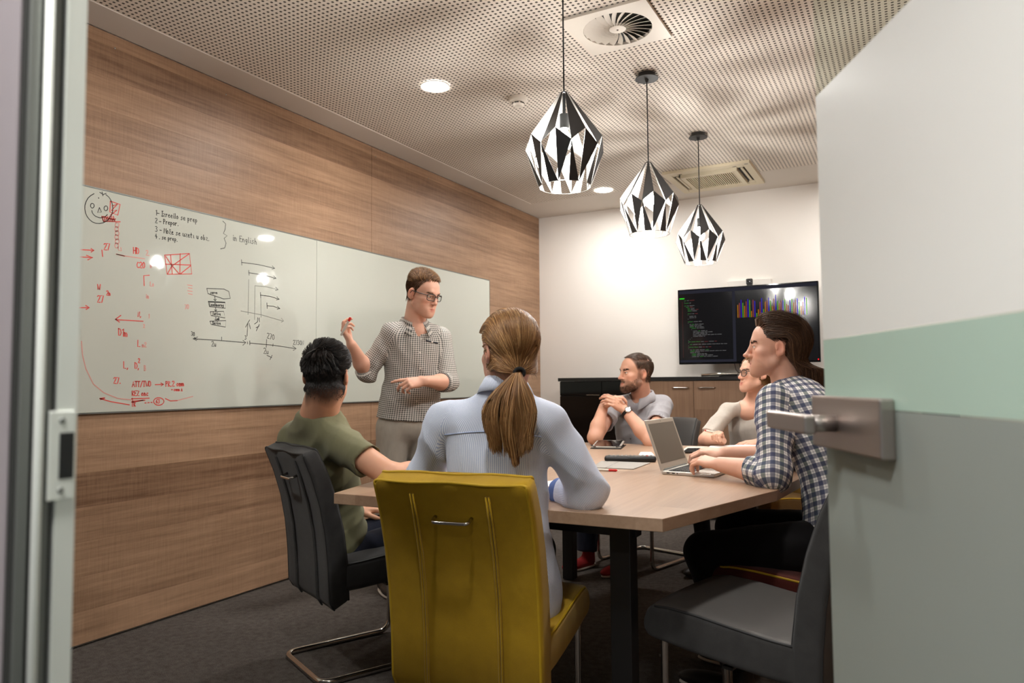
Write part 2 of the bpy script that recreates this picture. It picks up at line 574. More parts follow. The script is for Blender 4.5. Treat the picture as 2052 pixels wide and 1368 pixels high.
t = thing('smoke_detector', 'small white round smoke detector on the perforated ceiling', 'smoke detector', (-1.893, 3.56, ZC))
lathe('base', [(0.0, 0.0), (0.052, 0.0), (0.054, -0.006), (0.050, -0.026), (0.040, -0.030), (0.0, -0.030)], M['white_plastic'], t, 32)
lathe('sensor_cap', [(0.0, -0.0301), (0.030, -0.0301), (0.034, -0.040), (0.026, -0.052), (0.0, -0.054)], M['white_plastic'], t, 32)
for k in range(6):
    a = k * PI / 3 + 0.2
    b = box('slot', (-0.012, 0.0305, -0.040), (0.012, 0.0345, -0.0335), M['slot_dark'], t)
    b.rotation_euler = (0, 0, a)

# square ceiling diffuser with a swirl of vanes
t = thing('swirl_air_vent', 'square cream ceiling vent with a round swirl of blades', 'air vent', (-1.112, 3.058, ZC))
bm = bmesh.new()
R0, S = 0.155, 0.195
n = 64
ring_i = [bm.verts.new((R0 * math.cos(2 * PI * k / n), R0 * math.sin(2 * PI * k / n), -0.014)) for k in range(n)]
ring_u = [bm.verts.new((R0 * math.cos(2 * PI * k / n), R0 * math.sin(2 * PI * k / n), -0.0005)) for k in range(n)]
outer = []
for k in range(n):
    a = 2 * PI * k / n
    m_ = max(abs(math.cos(a)), abs(math.sin(a)))
    outer.append(bm.verts.new((S * math.cos(a) / m_, S * math.sin(a) / m_, -0.014)))
outer_u = [bm.verts.new((v.co.x, v.co.y, -0.0005)) for v in outer]
for k in range(n):
    j = (k + 1) % n
    bm.faces.new((ring_i[k], ring_i[j], outer[j], outer[k]))
    bm.faces.new((ring_u[k], ring_i[k], ring_i[j], ring_u[j]))
    bm.faces.new((outer[k], outer[j], outer_u[j], outer_u[k]))
from_bm('face_plate', bm, M['white_plastic'], t)
lathe('dark_duct', [(0.0, -0.0006), (R0 - 0.0005, -0.0006), (R0 - 0.0005, -0.0002), (0.0, -0.0002)], M['slot_dark'], t, 48, smooth=False)
lathe('hub', [(0.0, -0.015), (0.034, -0.015), (0.038, -0.013), (0.038, -0.001), (0.0, -0.001)], M['white_plastic'], t, 32)
lathe('centre_screw', [(0.0, -0.0165), (0.0045, -0.0165), (0.005, -0.0151), (0.0, -0.0151)], M['chrome'], t, 12)
NV = 24
vb = bmesh.new()
for s in (0,):
    top = []; bot = []
    K = 6
    for i in range(K + 1):
        f = i / K
        r = 0.039 + f * (R0 - 0.0405)
        w = 0.004 + 0.0165 * math.sin(f * 1.75)
        tw = 0.22 * f
        c_, s_ = math.cos(tw), math.sin(tw)
        for lst, yy, zz in ((top, -w * 0.10, -0.0142), (bot, w, -0.0020)):
            lst.append(vb.verts.new((r * c_ - yy * s_, r * s_ + yy * c_, zz)))
    for i in range(K):
        vb.faces.new((top[i], top[i + 1], bot[i + 1], bot[i]))
me_v = bpy.data.meshes.new('vane'); vb.to_mesh(me_v); vb.free(); me_v.materials.append(M['white_plastic'])
me_r = bpy.data.meshes.new('vane_rib')
for k in range(NV):
    o = bpy.data.objects.new('vane', me_v); col.objects.link(o); o.parent = t
    o.rotation_euler = (0, 0, 2 * PI * k / NV)
    md = o.modifiers.new('thick', 'SOLIDIFY'); md.thickness = 0.0016

# cassette air conditioner
t = thing('ceiling_air_conditioner', 'square cream cassette air conditioner with a slatted grille by the far wall', 'air conditioner', (-1.30, 5.735, ZC))
hs = 0.325
def ac_frame(bm, a0, a1, z0, z1):
    for (x0, y0, x1, y1) in ((-a1, -a1, a1, -a0), (-a1, a0, a1, a1), (-a1, -a0, -a0, a0), (a0, -a0, a1, a0)):
        bm_box(bm, (x0, y0, z0), (x1, y1, z1))
bm = bmesh.new(); ac_frame(bm, 0.272, hs, -0.022, -0.0005)
bmesh.ops.remove_doubles(bm, verts=bm.verts, dist=0.0005)
from_bm('outer_frame', bm, M['cream_plastic'], t)
box('shadow_tray', (-0.272, -0.272, -0.008), (0.272, 0.272, -0.0006), M['slot_dark'], t)
bm = bmesh.new(); ac_frame(bm, 0.180, 0.214, -0.038, -0.009)
bmesh.ops.remove_doubles(bm, verts=bm.verts, dist=0.0005)
from_bm('grille_frame', bm, M['cream_plastic'], t)
me0 = None
for k in range(23):
    x = -0.171 + k * 0.342 / 22
    if me0 is None:
        o = box('grille_slat', (-0.0036, -0.1795, -0.034), (0.0036, 0.1795, -0.015), M['cream_plastic'], t, 0.001)
        me0 = o.data
    else:
        o = bpy.data.objects.new('grille_slat', me0); col.objects.link(o); o.parent = t
    o.location = (x, 0, 0)
for k in range(4):
    o = box('air_flap', (-0.19, 0.236, -0.020), (0.19, 0.256, -0.012), M['cream_plastic'], t, 0.003)
    o.rotation_euler = (0, 0, k * PI / 2)
for sx in (-1, 1):
    for sy in (-1, 1):
        box('corner_cover', (sx * 0.245 - 0.025, sy * 0.245 - 0.025, -0.021), (sx * 0.245 + 0.025, sy * 0.245 + 0.025, -0.0085), M['cream_plastic'], t, 0.003)
box('indicator', (0.285, -0.30, -0.0235), (0.310, -0.288, -0.0221), M['alu_dark'], t)

# ------------------------------------------------------------------ pendant lamps
def pendant_shade():
    N = 8
    bm = bmesh.new()
    P = lambda r, a, z: bm.verts.new((r * math.cos(a), r * math.sin(a), z))
    st = -2 * PI / N
    hubs = [P(0.020, (i * 0.5) * st, 0.372) for i in range(2 * N)]
    cap = [P(0.013, (i * 0.5) * st, 0.379) for i in range(2 * N)]
    m1 = [P(0.150, i * st, 0.190) for i in range(N)]
    m2 = [P(0.154, (i + 0.5) * st, 0.142) for i in range(N)]
    b0 = [P(0.103, (i + 0.02) * st, 0.0) for i in range(N)]
    b1 = [P(0.103, (i + 0.52) * st, 0.0) for i in range(N)]
    for i in range(2 * N):
        j = (i + 1) % (2 * N)
        bm.faces.new((hubs[i], hubs[j], cap[j], cap[i]))
    for i in range(N):
        j = (i + 1) % N
        bm.faces.new((hubs[2 * i], m1[i], m2[i], hubs[2 * i + 1]))
        bm.faces.new((m1[i], b0[i], m2[i - 1]))
        bm.faces.new((m2[i], b1[i], b0[i]))
    me = bpy.data.meshes.new('shade')
    bmesh.ops.recalc_face_normals(bm, faces=bm.faces)
    # outside must face away from the axis
    for f in bm.faces:
        c = f.calc_center_median()
        if f.normal.dot(Vector((c.x, c.y, 0.02 if c.z > 0.3 else 0))) < 0:
            f.normal_flip()
    bm.to_mesh(me); bm.free()
    rim = bmesh.new()
    st = -2 * PI / N
    ringpts = []
    for i in range(N):
        ringpts += [(0.103 * math.cos((i + 0.02) * st), 0.103 * math.sin((i + 0.02) * st), 0.0), (0.103 * math.cos((i + 0.52) * st), 0.103 * math.sin((i + 0.52) * st), 0.0)]
    bm_tube(rim, ringpts, 0.0016, 6, closed=True)
    for i in range(N):
        a0, a1, a2 = i * st, (i + 0.5) * st, (i + 1) * st
        p1 = (0.150 * math.cos(a0), 0.150 * math.sin(a0), 0.190)
        p2 = (0.154 * math.cos(a1), 0.154 * math.sin(a1), 0.142)
        p3 = (0.150 * math.cos(a2), 0.150 * math.sin(a2), 0.190)
        bm_tube(rim, [p1, p2, p3], 0.0011, 5)
        bm_tube(rim, [p2, (0.103 * math.cos((i + 1.02) * st), 0.103 * math.sin((i + 1.02) * st), 0.0)], 0.0011, 5)
    rme = bpy.data.meshes.new('shade_rim')
    bmesh.ops.recalc_face_normals(rim, faces=rim.faces)
    rim.to_mesh(rme); rim.free()
    return me, rme
SH, RIM = pendant_shade()
SH.materials.append(M['lamp_black']); SH.materials.append(M['lamp_silver'])
RIM.materials.append(M['lamp_silver'])
def pendant(y, rot, label):
    x, zb = -1.158, 1.878
    t = thing('pendant_lamp', label, 'pendant lamp', (x, y, zb), 0, 'faceted black pendant lamps over the table')
    o = bpy.data.objects.new('shade', SH); col.objects.link(o); o.parent = t; o.rotation_euler = (0, 0, rot)
    md = o.modifiers.new('sheet', 'SOLIDIFY'); md.thickness = 0.0016; md.offset = -1; md.material_offset = 1; md.material_offset_rim = 1
    r = bpy.data.objects.new('wire_edge', RIM); col.objects.link(r); r.parent = t; r.rotation_euler = (0, 0, rot); r['kind'] = 'stuff'
    lathe('socket', [(0.0, 0.372), (0.006, 0.372), (0.006, 0.292), (0.019, 0.290), (0.0195, 0.232), (0.0, 0.232)], M['socket_black'], t, 20)
    lathe('bulb', [(0.0, 0.2318), (0.012, 0.2318), (0.014, 0.222), (0.022, 0.205), (0.028, 0.185), (0.028, 0.172), (0.022, 0.156), (0.010, 0.147), (0.0, 0.145)], M['bulb'], t, 20)
    hc = ZC - zb
    tube('cord', [(0, 0, 0.372), (0, 0, hc - 0.020)], 0.0032, M['black_plastic'], t, 8)
    lathe('ceiling_rose', [(0.0, hc), (0.044, hc), (0.045, hc - 0.022), (0.059, hc - 0.023), (0.060, hc - 0.028), (0.010, hc - 0.029), (0.007, hc - 0.045), (0.0, hc - 0.045)], M['lamp_black'], t, 32)
    return t
pendant(2.562, 0.197, 'faceted black wire and sheet pendant lamp hanging nearest, largest of the three')
pendant(3.616, 0.476, 'middle of the three faceted black pendant lamps over the table')
pendant(4.671, 0.621, 'farthest and smallest looking faceted black pendant lamp, near the screen')

# =================================================================== WHITEBOARD
wb = thing('whiteboard', 'long pale glass whiteboard covered in red and black marker on the wood wall', 'whiteboard', (XL, 0.45, 1.0))
for (y0, y1) in ((0.0, 2.8315), (2.8335, 4.907)):
    box('glass_sheet', (0.004, y0, 0.0), (0.012, y1, 0.990), M['board'], wb, 0.0012)
box('top_edge', (0.001, 0.0, 0.9905), (0.013, 4.907, 0.9965), M['alu_dark'], wb)
box('bottom_edge', (0.001, 0.0, -0.006), (0.013, 4.907, -0.0005), M['alu_dark'], wb)
box('side_edge', (0.001, 4.9075, -0.006), (0.013, 4.9115, 0.9965), M['alu_dark'], wb)
INK = {
 'black': [[(1.956, 1.974), (1.970, 1.966), (1.980, 1.954), (1.987, 1.938), (1.990, 1.921), (1.989, 1.903), (1.983, 1.885), (1.973, 1.868), (1.961, 1.854), (1.946, 1.844), (1.930, 1.838), (1.913, 1.836), (1.898, 1.839), (1.885, 1.847), (1.874, 1.858), (1.867, 1.872), (1.863, 1.889), (1.863, 1.906), (1.868, 1.924), (1.876, 1.941), (1.888, 1.955), (1.902, 1.966)], [(1.904, 1.913), (1.903, 1.907), (1.899, 1.902), (1.895, 1.900), (1.891, 1.902), (1.888, 1.906), (1.888, 1.912), (1.890, 1.918), (1.894, 1.921), (1.899, 1.921), (1.903, 1.918), (1.904, 1.913)], [(1.966, 1.914), (1.965, 1.908), (1.961, 1.903), (1.956, 1.901), (1.952, 1.903), (1.949, 1.907), (1.949, 1.914), (1.952, 1.919), (1.956, 1.923), (1.961, 1.923), (1.965, 1.920), (1.966, 1.914)], [(1.928, 1.909), (1.920, 1.885), (1.938, 1.892), (1.928, 1.909)], [(1.894, 1.889), (1.896, 1.881), (1.900, 1.875), (1.906, 1.870), (1.912, 1.867), (1.920, 1.865), (1.928, 1.864), (1.936, 1.865), (1.944, 1.868), (1.952, 1.872), (1.959, 1.878), (1.965, 1.885)], [(1.923, 1.953), (1.924, 1.950)], [(1.928, 1.978), (1.944, 1.972), (1.957, 1.980)], [(1.938, 1.982), (1.943, 1.966)], [(2.204, 1.952), (2.208, 1.956), (2.208, 1.931)], [(2.211, 1.941), (2.221, 1.942)], [(2.235, 1.956), (2.242, 1.957)], [(2.238, 1.957), (2.238, 1.932)], [(2.234, 1.932), (2.243, 1.932)], [(2.243, 1.946), (2.252, 1.947), (2.244, 1.933), (2.253, 1.933)], [(2.258, 1.947), (2.258, 1.933)], [(2.258, 1.942), (2.261, 1.946), (2.265, 1.946)], [(2.271, 1.941), (2.278, 1.942), (2.277, 1.947), (2.273, 1.947), (2.271, 1.939), (2.274, 1.933), (2.279, 1.935)], [(2.285, 1.941), (2.292, 1.942), (2.291, 1.947), (2.287, 1.948), (2.284, 1.940), (2.288, 1.934), (2.293, 1.935)], [(2.300, 1.948), (2.301, 1.935), (2.304, 1.934)], [(2.300, 1.954), (2.301, 1.956)], [(2.308, 1.959), (2.309, 1.935), (2.312, 1.935)], [(2.320, 1.949), (2.316, 1.944), (2.317, 1.936), (2.322, 1.935), (2.324, 1.942), (2.321, 1.949)], [(2.348, 1.949), (2.344, 1.950), (2.342, 1.945), (2.348, 1.941), (2.345, 1.935), (2.340, 1.936)], [(2.355, 1.943), (2.363, 1.944), (2.362, 1.950), (2.357, 1.950), (2.355, 1.942), (2.358, 1.936), (2.364, 1.938)], [(2.380, 1.951), (2.381, 1.927)], [(2.381, 1.946), (2.385, 1.951), (2.388, 1.945), (2.385, 1.938), (2.381, 1.940)], [(2.395, 1.951), (2.396, 1.937)], [(2.396, 1.946), (2.399, 1.951), (2.403, 1.951)], [(2.409, 1.945), (2.417, 1.946), (2.416, 1.952), (2.412, 1.952), (2.409, 1.944), (2.413, 1.938), (2.418, 1.939)], [(2.424, 1.952), (2.425, 1.928)], [(2.425, 1.948), (2.429, 1.952), (2.433, 1.946), (2.429, 1.939), (2.425, 1.941)], [(2.202, 1.913), (2.205, 1.916), (2.210, 1.915), (2.211, 1.910), (2.206, 1.901), (2.202, 1.893), (2.212, 1.894)], [(2.223, 1.903), (2.232, 1.904)], [(2.245, 1.919), (2.246, 1.896)], [(2.245, 1.919), (2.252, 1.919), (2.253, 1.911), (2.246, 1.907)], [(2.259, 1.910), (2.259, 1.897)], [(2.259, 1.905), (2.262, 1.910), (2.265, 1.910)], [(2.271, 1.905), (2.278, 1.906), (2.277, 1.911), (2.273, 1.911), (2.271, 1.903), (2.274, 1.898), (2.279, 1.900)], [(2.284, 1.912), (2.285, 1.890)], [(2.284, 1.908), (2.289, 1.912), (2.291, 1.907), (2.288, 1.900), (2.285, 1.902)], [(2.304, 1.912), (2.299, 1.913), (2.296, 1.906), (2.299, 1.900), (2.304, 1.905), (2.304, 1.913), (2.304, 1.901)], [(2.310, 1.914), (2.311, 1.900)], [(2.311, 1.909), (2.314, 1.913), (2.317, 1.914)], [(2.324, 1.901), (2.325, 1.902)], [(2.203, 1.875), (2.208, 1.877), (2.212, 1.872), (2.207, 1.865), (2.213, 1.860), (2.210, 1.852), (2.203, 1.853)], [(2.226, 1.862), (2.235, 1.862)], [(2.249, 1.852), (2.250, 1.876), (2.255, 1.860), (2.260, 1.877), (2.262, 1.852)], [(2.267, 1.867), (2.263, 1.861), (2.264, 1.854), (2.269, 1.853), (2.271, 1.860), (2.268, 1.867)], [(2.277, 1.867), (2.285, 1.867), (2.277, 1.854), (2.287, 1.853)], [(2.278, 1.875), (2.281, 1.871), (2.284, 1.875)], [(2.291, 1.861), (2.298, 1.862), (2.297, 1.867), (2.293, 1.867), (2.291, 1.859), (2.294, 1.853), (2.300, 1.855)], [(2.323, 1.867), (2.318, 1.868), (2.317, 1.863), (2.322, 1.859), (2.320, 1.854), (2.314, 1.855)], [(2.329, 1.861), (2.337, 1.863), (2.336, 1.868), (2.332, 1.868), (2.329, 1.860), (2.332, 1.854), (2.338, 1.856)], [(2.353, 1.869), (2.354, 1.856), (2.359, 1.855), (2.362, 1.860), (2.361, 1.869), (2.363, 1.855)], [(2.368, 1.869), (2.377, 1.870), (2.368, 1.855), (2.378, 1.855)], [(2.383, 1.863), (2.390, 1.864), (2.389, 1.869), (2.385, 1.869), (2.382, 1.861), (2.386, 1.855), (2.392, 1.857)], [(2.400, 1.878), (2.400, 1.857), (2.404, 1.855)], [(2.396, 1.870), (2.405, 1.871)], [(2.414, 1.870), (2.415, 1.856), (2.417, 1.856)], [(2.414, 1.877), (2.414, 1.877)], [(2.432, 1.870), (2.433, 1.858), (2.437, 1.856), (2.440, 1.861), (2.440, 1.871), (2.441, 1.856)], [(2.462, 1.871), (2.458, 1.866), (2.459, 1.857), (2.464, 1.857), (2.467, 1.864), (2.462, 1.871)], [(2.473, 1.882), (2.474, 1.857)], [(2.474, 1.865), (2.479, 1.870), (2.482, 1.863), (2.477, 1.857), (2.474, 1.858)], [(2.488, 1.872), (2.497, 1.872), (2.489, 1.858), (2.499, 1.857)], [(2.505, 1.857), (2.506, 1.858)], [(2.208, 1.840), (2.203, 1.827), (2.213, 1.827)], [(2.209, 1.833), (2.209, 1.819)], [(2.225, 1.819), (2.226, 1.820)], [(2.246, 1.831), (2.242, 1.832), (2.241, 1.828), (2.245, 1.825), (2.243, 1.820), (2.239, 1.821)], [(2.252, 1.827), (2.258, 1.828), (2.257, 1.832), (2.253, 1.833), (2.251, 1.826), (2.254, 1.821), (2.259, 1.822)], [(2.272, 1.833), (2.273, 1.814)], [(2.272, 1.830), (2.276, 1.834), (2.279, 1.829), (2.276, 1.823), (2.273, 1.824)], [(2.284, 1.834), (2.285, 1.822)], [(2.285, 1.830), (2.287, 1.834), (2.291, 1.834)], [(2.296, 1.829), (2.302, 1.830), (2.301, 1.834), (2.298, 1.835), (2.296, 1.828), (2.299, 1.823), (2.303, 1.824)], [(2.308, 1.835), (2.309, 1.815)], [(2.308, 1.832), (2.312, 1.835), (2.315, 1.830), (2.312, 1.824), (2.309, 1.826)], [(2.321, 1.823), (2.322, 1.824)], [(2.590, 1.976), (2.609, 1.965), (2.605, 1.933), (2.595, 1.911), (2.619, 1.903), (2.600, 1.886), (2.613, 1.863), (2.605, 1.836), (2.579, 1.827)], [(2.660, 1.903), (2.660, 1.886), (2.664, 1.885)], [(2.659, 1.911), (2.660, 1.912)], [(2.668, 1.903), (2.669, 1.885)], [(2.669, 1.897), (2.675, 1.903), (2.678, 1.898), (2.679, 1.885)], [(2.714, 1.917), (2.701, 1.917), (2.702, 1.886), (2.715, 1.887)], [(2.702, 1.903), (2.712, 1.903)], [(2.720, 1.905), (2.721, 1.887)], [(2.721, 1.898), (2.727, 1.905), (2.731, 1.900), (2.732, 1.887)], [(2.751, 1.904), (2.744, 1.905), (2.740, 1.898), (2.744, 1.890), (2.751, 1.897), (2.751, 1.905), (2.750, 1.881), (2.745, 1.877), (2.739, 1.880)], [(2.761, 1.919), (2.762, 1.889), (2.766, 1.889)], [(2.775, 1.906), (2.776, 1.889), (2.779, 1.889)], [(2.775, 1.915), (2.776, 1.916)], [(2.795, 1.906), (2.789, 1.907), (2.787, 1.901), (2.794, 1.896), (2.791, 1.889), (2.784, 1.890)], [(2.805, 1.921), (2.805, 1.889)], [(2.805, 1.901), (2.811, 1.907), (2.815, 1.901), (2.816, 1.889)], [(2.498, 1.610), (2.604, 1.618), (2.635, 1.609), (2.645, 1.573), (2.603, 1.566), (2.505, 1.584), (2.498, 1.610)], [(2.525, 1.593), (2.522, 1.593), (2.522, 1.590), (2.525, 1.588), (2.523, 1.585), (2.520, 1.585)], [(2.530, 1.590), (2.534, 1.591), (2.534, 1.594), (2.531, 1.594), (2.529, 1.589), (2.531, 1.585), (2.535, 1.587)], [(2.538, 1.594), (2.539, 1.586)], [(2.539, 1.591), (2.541, 1.594), (2.543, 1.594)], [(2.546, 1.595), (2.549, 1.587), (2.552, 1.595)], [(2.556, 1.592), (2.561, 1.593), (2.560, 1.596), (2.557, 1.596), (2.556, 1.591), (2.558, 1.588), (2.561, 1.589)], [(2.547, 1.573), (2.550, 1.552)], [(2.541, 1.558), (2.550, 1.551), (2.557, 1.559)], [(2.508, 1.544), (2.612, 1.550), (2.615, 1.518), (2.515, 1.518), (2.508, 1.544)], [(2.511, 1.541), (2.612, 1.547)], [(2.516, 1.537), (2.516, 1.522), (2.522, 1.522)], [(2.527, 1.531), (2.525, 1.528), (2.526, 1.523), (2.529, 1.522), (2.530, 1.527), (2.528, 1.531)], [(2.539, 1.531), (2.536, 1.532), (2.534, 1.527), (2.536, 1.523), (2.539, 1.526), (2.539, 1.531), (2.539, 1.523)], [(2.548, 1.539), (2.549, 1.523)], [(2.548, 1.531), (2.545, 1.532), (2.543, 1.527), (2.545, 1.523), (2.549, 1.525)], [(2.554, 1.532), (2.554, 1.524), (2.556, 1.524)], [(2.554, 1.536), (2.554, 1.537)], [(2.558, 1.532), (2.559, 1.523)], [(2.559, 1.529), (2.562, 1.532), (2.563, 1.530), (2.564, 1.524)], [(2.571, 1.533), (2.568, 1.530), (2.569, 1.525), (2.572, 1.524), (2.574, 1.529), (2.571, 1.533)], [(2.578, 1.533), (2.578, 1.524)], [(2.578, 1.530), (2.580, 1.533), (2.583, 1.533)], [(2.587, 1.534), (2.587, 1.524)], [(2.587, 1.530), (2.590, 1.534), (2.592, 1.531), (2.592, 1.525)], [(2.602, 1.534), (2.599, 1.534), (2.596, 1.530), (2.599, 1.526), (2.602, 1.530), (2.602, 1.534), (2.602, 1.522), (2.599, 1.520), (2.596, 1.521)], [(2.553, 1.516), (2.555, 1.498)], [(2.546, 1.504), (2.555, 1.498), (2.561, 1.505)], [(2.521, 1.492), (2.604, 1.501), (2.614, 1.467), (2.526, 1.473), (2.521, 1.492)], [(2.535, 1.476), (2.535, 1.491), (2.542, 1.476), (2.542, 1.492)], [(2.550, 1.484), (2.546, 1.485), (2.544, 1.481), (2.546, 1.477), (2.549, 1.480), (2.550, 1.485), (2.550, 1.477)], [(2.556, 1.490), (2.556, 1.478), (2.558, 1.477)], [(2.553, 1.486), (2.559, 1.486)], [(2.565, 1.486), (2.565, 1.478), (2.567, 1.477)], [(2.564, 1.490), (2.565, 1.491)], [(2.569, 1.486), (2.572, 1.478), (2.575, 1.486)], [(2.579, 1.482), (2.584, 1.483), (2.583, 1.486), (2.580, 1.487), (2.579, 1.482), (2.581, 1.478), (2.585, 1.479)], [(2.555, 1.466), (2.558, 1.452)], [(2.565, 1.460), (2.565, 1.453)], [(2.565, 1.458), (2.567, 1.460), (2.568, 1.458), (2.568, 1.453)], [(2.568, 1.458), (2.570, 1.461), (2.571, 1.458), (2.571, 1.453)], [(2.573, 1.467), (2.573, 1.454)], [(2.573, 1.458), (2.576, 1.461), (2.578, 1.457), (2.575, 1.454), (2.573, 1.454)], [(2.549, 1.455), (2.558, 1.451), (2.564, 1.456)], [(2.520, 1.443), (2.620, 1.453), (2.617, 1.419), (2.527, 1.427), (2.520, 1.443)], [(2.536, 1.443), (2.536, 1.428), (2.541, 1.429), (2.543, 1.435), (2.541, 1.442), (2.536, 1.443)], [(2.546, 1.433), (2.550, 1.434), (2.550, 1.437), (2.547, 1.437), (2.545, 1.432), (2.547, 1.429), (2.551, 1.430)], [(2.554, 1.438), (2.557, 1.429), (2.560, 1.438)], [(2.566, 1.438), (2.566, 1.430), (2.567, 1.429)], [(2.565, 1.442), (2.566, 1.443)], [(2.575, 1.437), (2.572, 1.438), (2.570, 1.434), (2.572, 1.430), (2.575, 1.431)], [(2.580, 1.435), (2.585, 1.435), (2.584, 1.438), (2.581, 1.439), (2.579, 1.434), (2.582, 1.430), (2.586, 1.431)], [(2.715, 1.789), (2.718, 1.760)], [(2.716, 1.775), (2.830, 1.779), (2.950, 1.774)], [(2.932, 1.785), (2.950, 1.774), (2.930, 1.767)], [(2.765, 1.738), (2.768, 1.712)], [(2.765, 1.725), (2.861, 1.726), (2.961, 1.718)], [(2.943, 1.730), (2.961, 1.718), (2.941, 1.712)], [(2.959, 1.667), (2.977, 1.655), (2.957, 1.649)], [(2.848, 1.626), (2.851, 1.595)], [(2.848, 1.611), (2.916, 1.611), (2.986, 1.601)], [(2.968, 1.613), (2.986, 1.601), (2.965, 1.595)], [(2.895, 1.572), (2.898, 1.541)], [(2.896, 1.556), (2.943, 1.557), (2.992, 1.548)], [(2.973, 1.560), (2.992, 1.548), (2.971, 1.543)], [(2.759, 1.379), (2.763, 1.445)], [(2.749, 1.427), (2.763, 1.450), (2.776, 1.468)], [(2.772, 1.449), (2.782, 1.420)], [(2.810, 1.448), (2.831, 1.462)], [(2.830, 1.462), (2.831, 1.486), (2.837, 1.470), (2.842, 1.486), (2.844, 1.462)], [(2.843, 1.448), (2.822, 1.411)], [(2.820, 1.428), (2.841, 1.438)], [(2.422, 1.348), (2.585, 1.347), (2.750, 1.343)], [(2.448, 1.358), (2.422, 1.348), (2.442, 1.340)], [(2.428, 1.355), (2.446, 1.346)], [(2.594, 1.365), (2.594, 1.346)], [(2.411, 1.383), (2.415, 1.383), (2.419, 1.379), (2.414, 1.375), (2.419, 1.370), (2.416, 1.364), (2.411, 1.366)], [(2.426, 1.381), (2.422, 1.375), (2.422, 1.366), (2.426, 1.363), (2.430, 1.367), (2.429, 1.377), (2.426, 1.381)], [(2.532, 1.337), (2.537, 1.341), (2.543, 1.340), (2.543, 1.334), (2.538, 1.324), (2.532, 1.315), (2.545, 1.315)], [(2.548, 1.330), (2.549, 1.317), (2.554, 1.315), (2.557, 1.321), (2.557, 1.330), (2.558, 1.315)], [(2.732, 1.354), (2.752, 1.344), (2.732, 1.328)], [(2.745, 1.380), (2.749, 1.381), (2.753, 1.377), (2.748, 1.372), (2.754, 1.368), (2.751, 1.361), (2.744, 1.361)], [(2.762, 1.348), (2.764, 1.337)], [(2.778, 1.354), (2.779, 1.332)], [(2.778, 1.342), (2.946, 1.337), (3.119, 1.324)], [(3.092, 1.339), (3.120, 1.324), (3.097, 1.313)], [(2.896, 1.367), (2.894, 1.323)], [(2.943, 1.344), (2.942, 1.331)], [(2.900, 1.400), (2.905, 1.403), (2.912, 1.400), (2.913, 1.394), (2.906, 1.384), (2.899, 1.376), (2.915, 1.373)], [(2.918, 1.401), (2.932, 1.399), (2.924, 1.371)], [(2.944, 1.397), (2.937, 1.388), (2.938, 1.375), (2.944, 1.368), (2.951, 1.375), (2.950, 1.391), (2.944, 1.397)], [(2.876, 1.315), (2.882, 1.319), (2.890, 1.316), (2.891, 1.310), (2.884, 1.299), (2.876, 1.289), (2.893, 1.288)], [(2.896, 1.304), (2.897, 1.290), (2.903, 1.287), (2.907, 1.293), (2.907, 1.304), (2.908, 1.287)], [(2.900, 1.279), (2.935, 1.267)], [(2.937, 1.280), (2.922, 1.255)], [(3.096, 1.369), (3.101, 1.373), (3.108, 1.371), (3.108, 1.366), (3.102, 1.356), (3.095, 1.348), (3.110, 1.347)], [(3.113, 1.372), (3.126, 1.373), (3.118, 1.347)], [(3.131, 1.372), (3.138, 1.374), (3.143, 1.369), (3.135, 1.362), (3.144, 1.357), (3.139, 1.348), (3.130, 1.349)], [(3.155, 1.373), (3.148, 1.364), (3.149, 1.352), (3.155, 1.347), (3.161, 1.354), (3.160, 1.368), (3.155, 1.373)], [(3.165, 1.347), (3.166, 1.373), (3.178, 1.347), (3.178, 1.373)]],
 'grey': [[(2.809, 1.659), (2.891, 1.662), (2.977, 1.655)], [(2.766, 1.688), (2.765, 1.576), (2.764, 1.497)], [(2.809, 1.659), (2.809, 1.472)], [(2.851, 1.594), (2.855, 1.489)], [(2.716, 1.512), (2.857, 1.502), (3.018, 1.478)], [(3.003, 1.494), (3.021, 1.480), (3.003, 1.471)]],
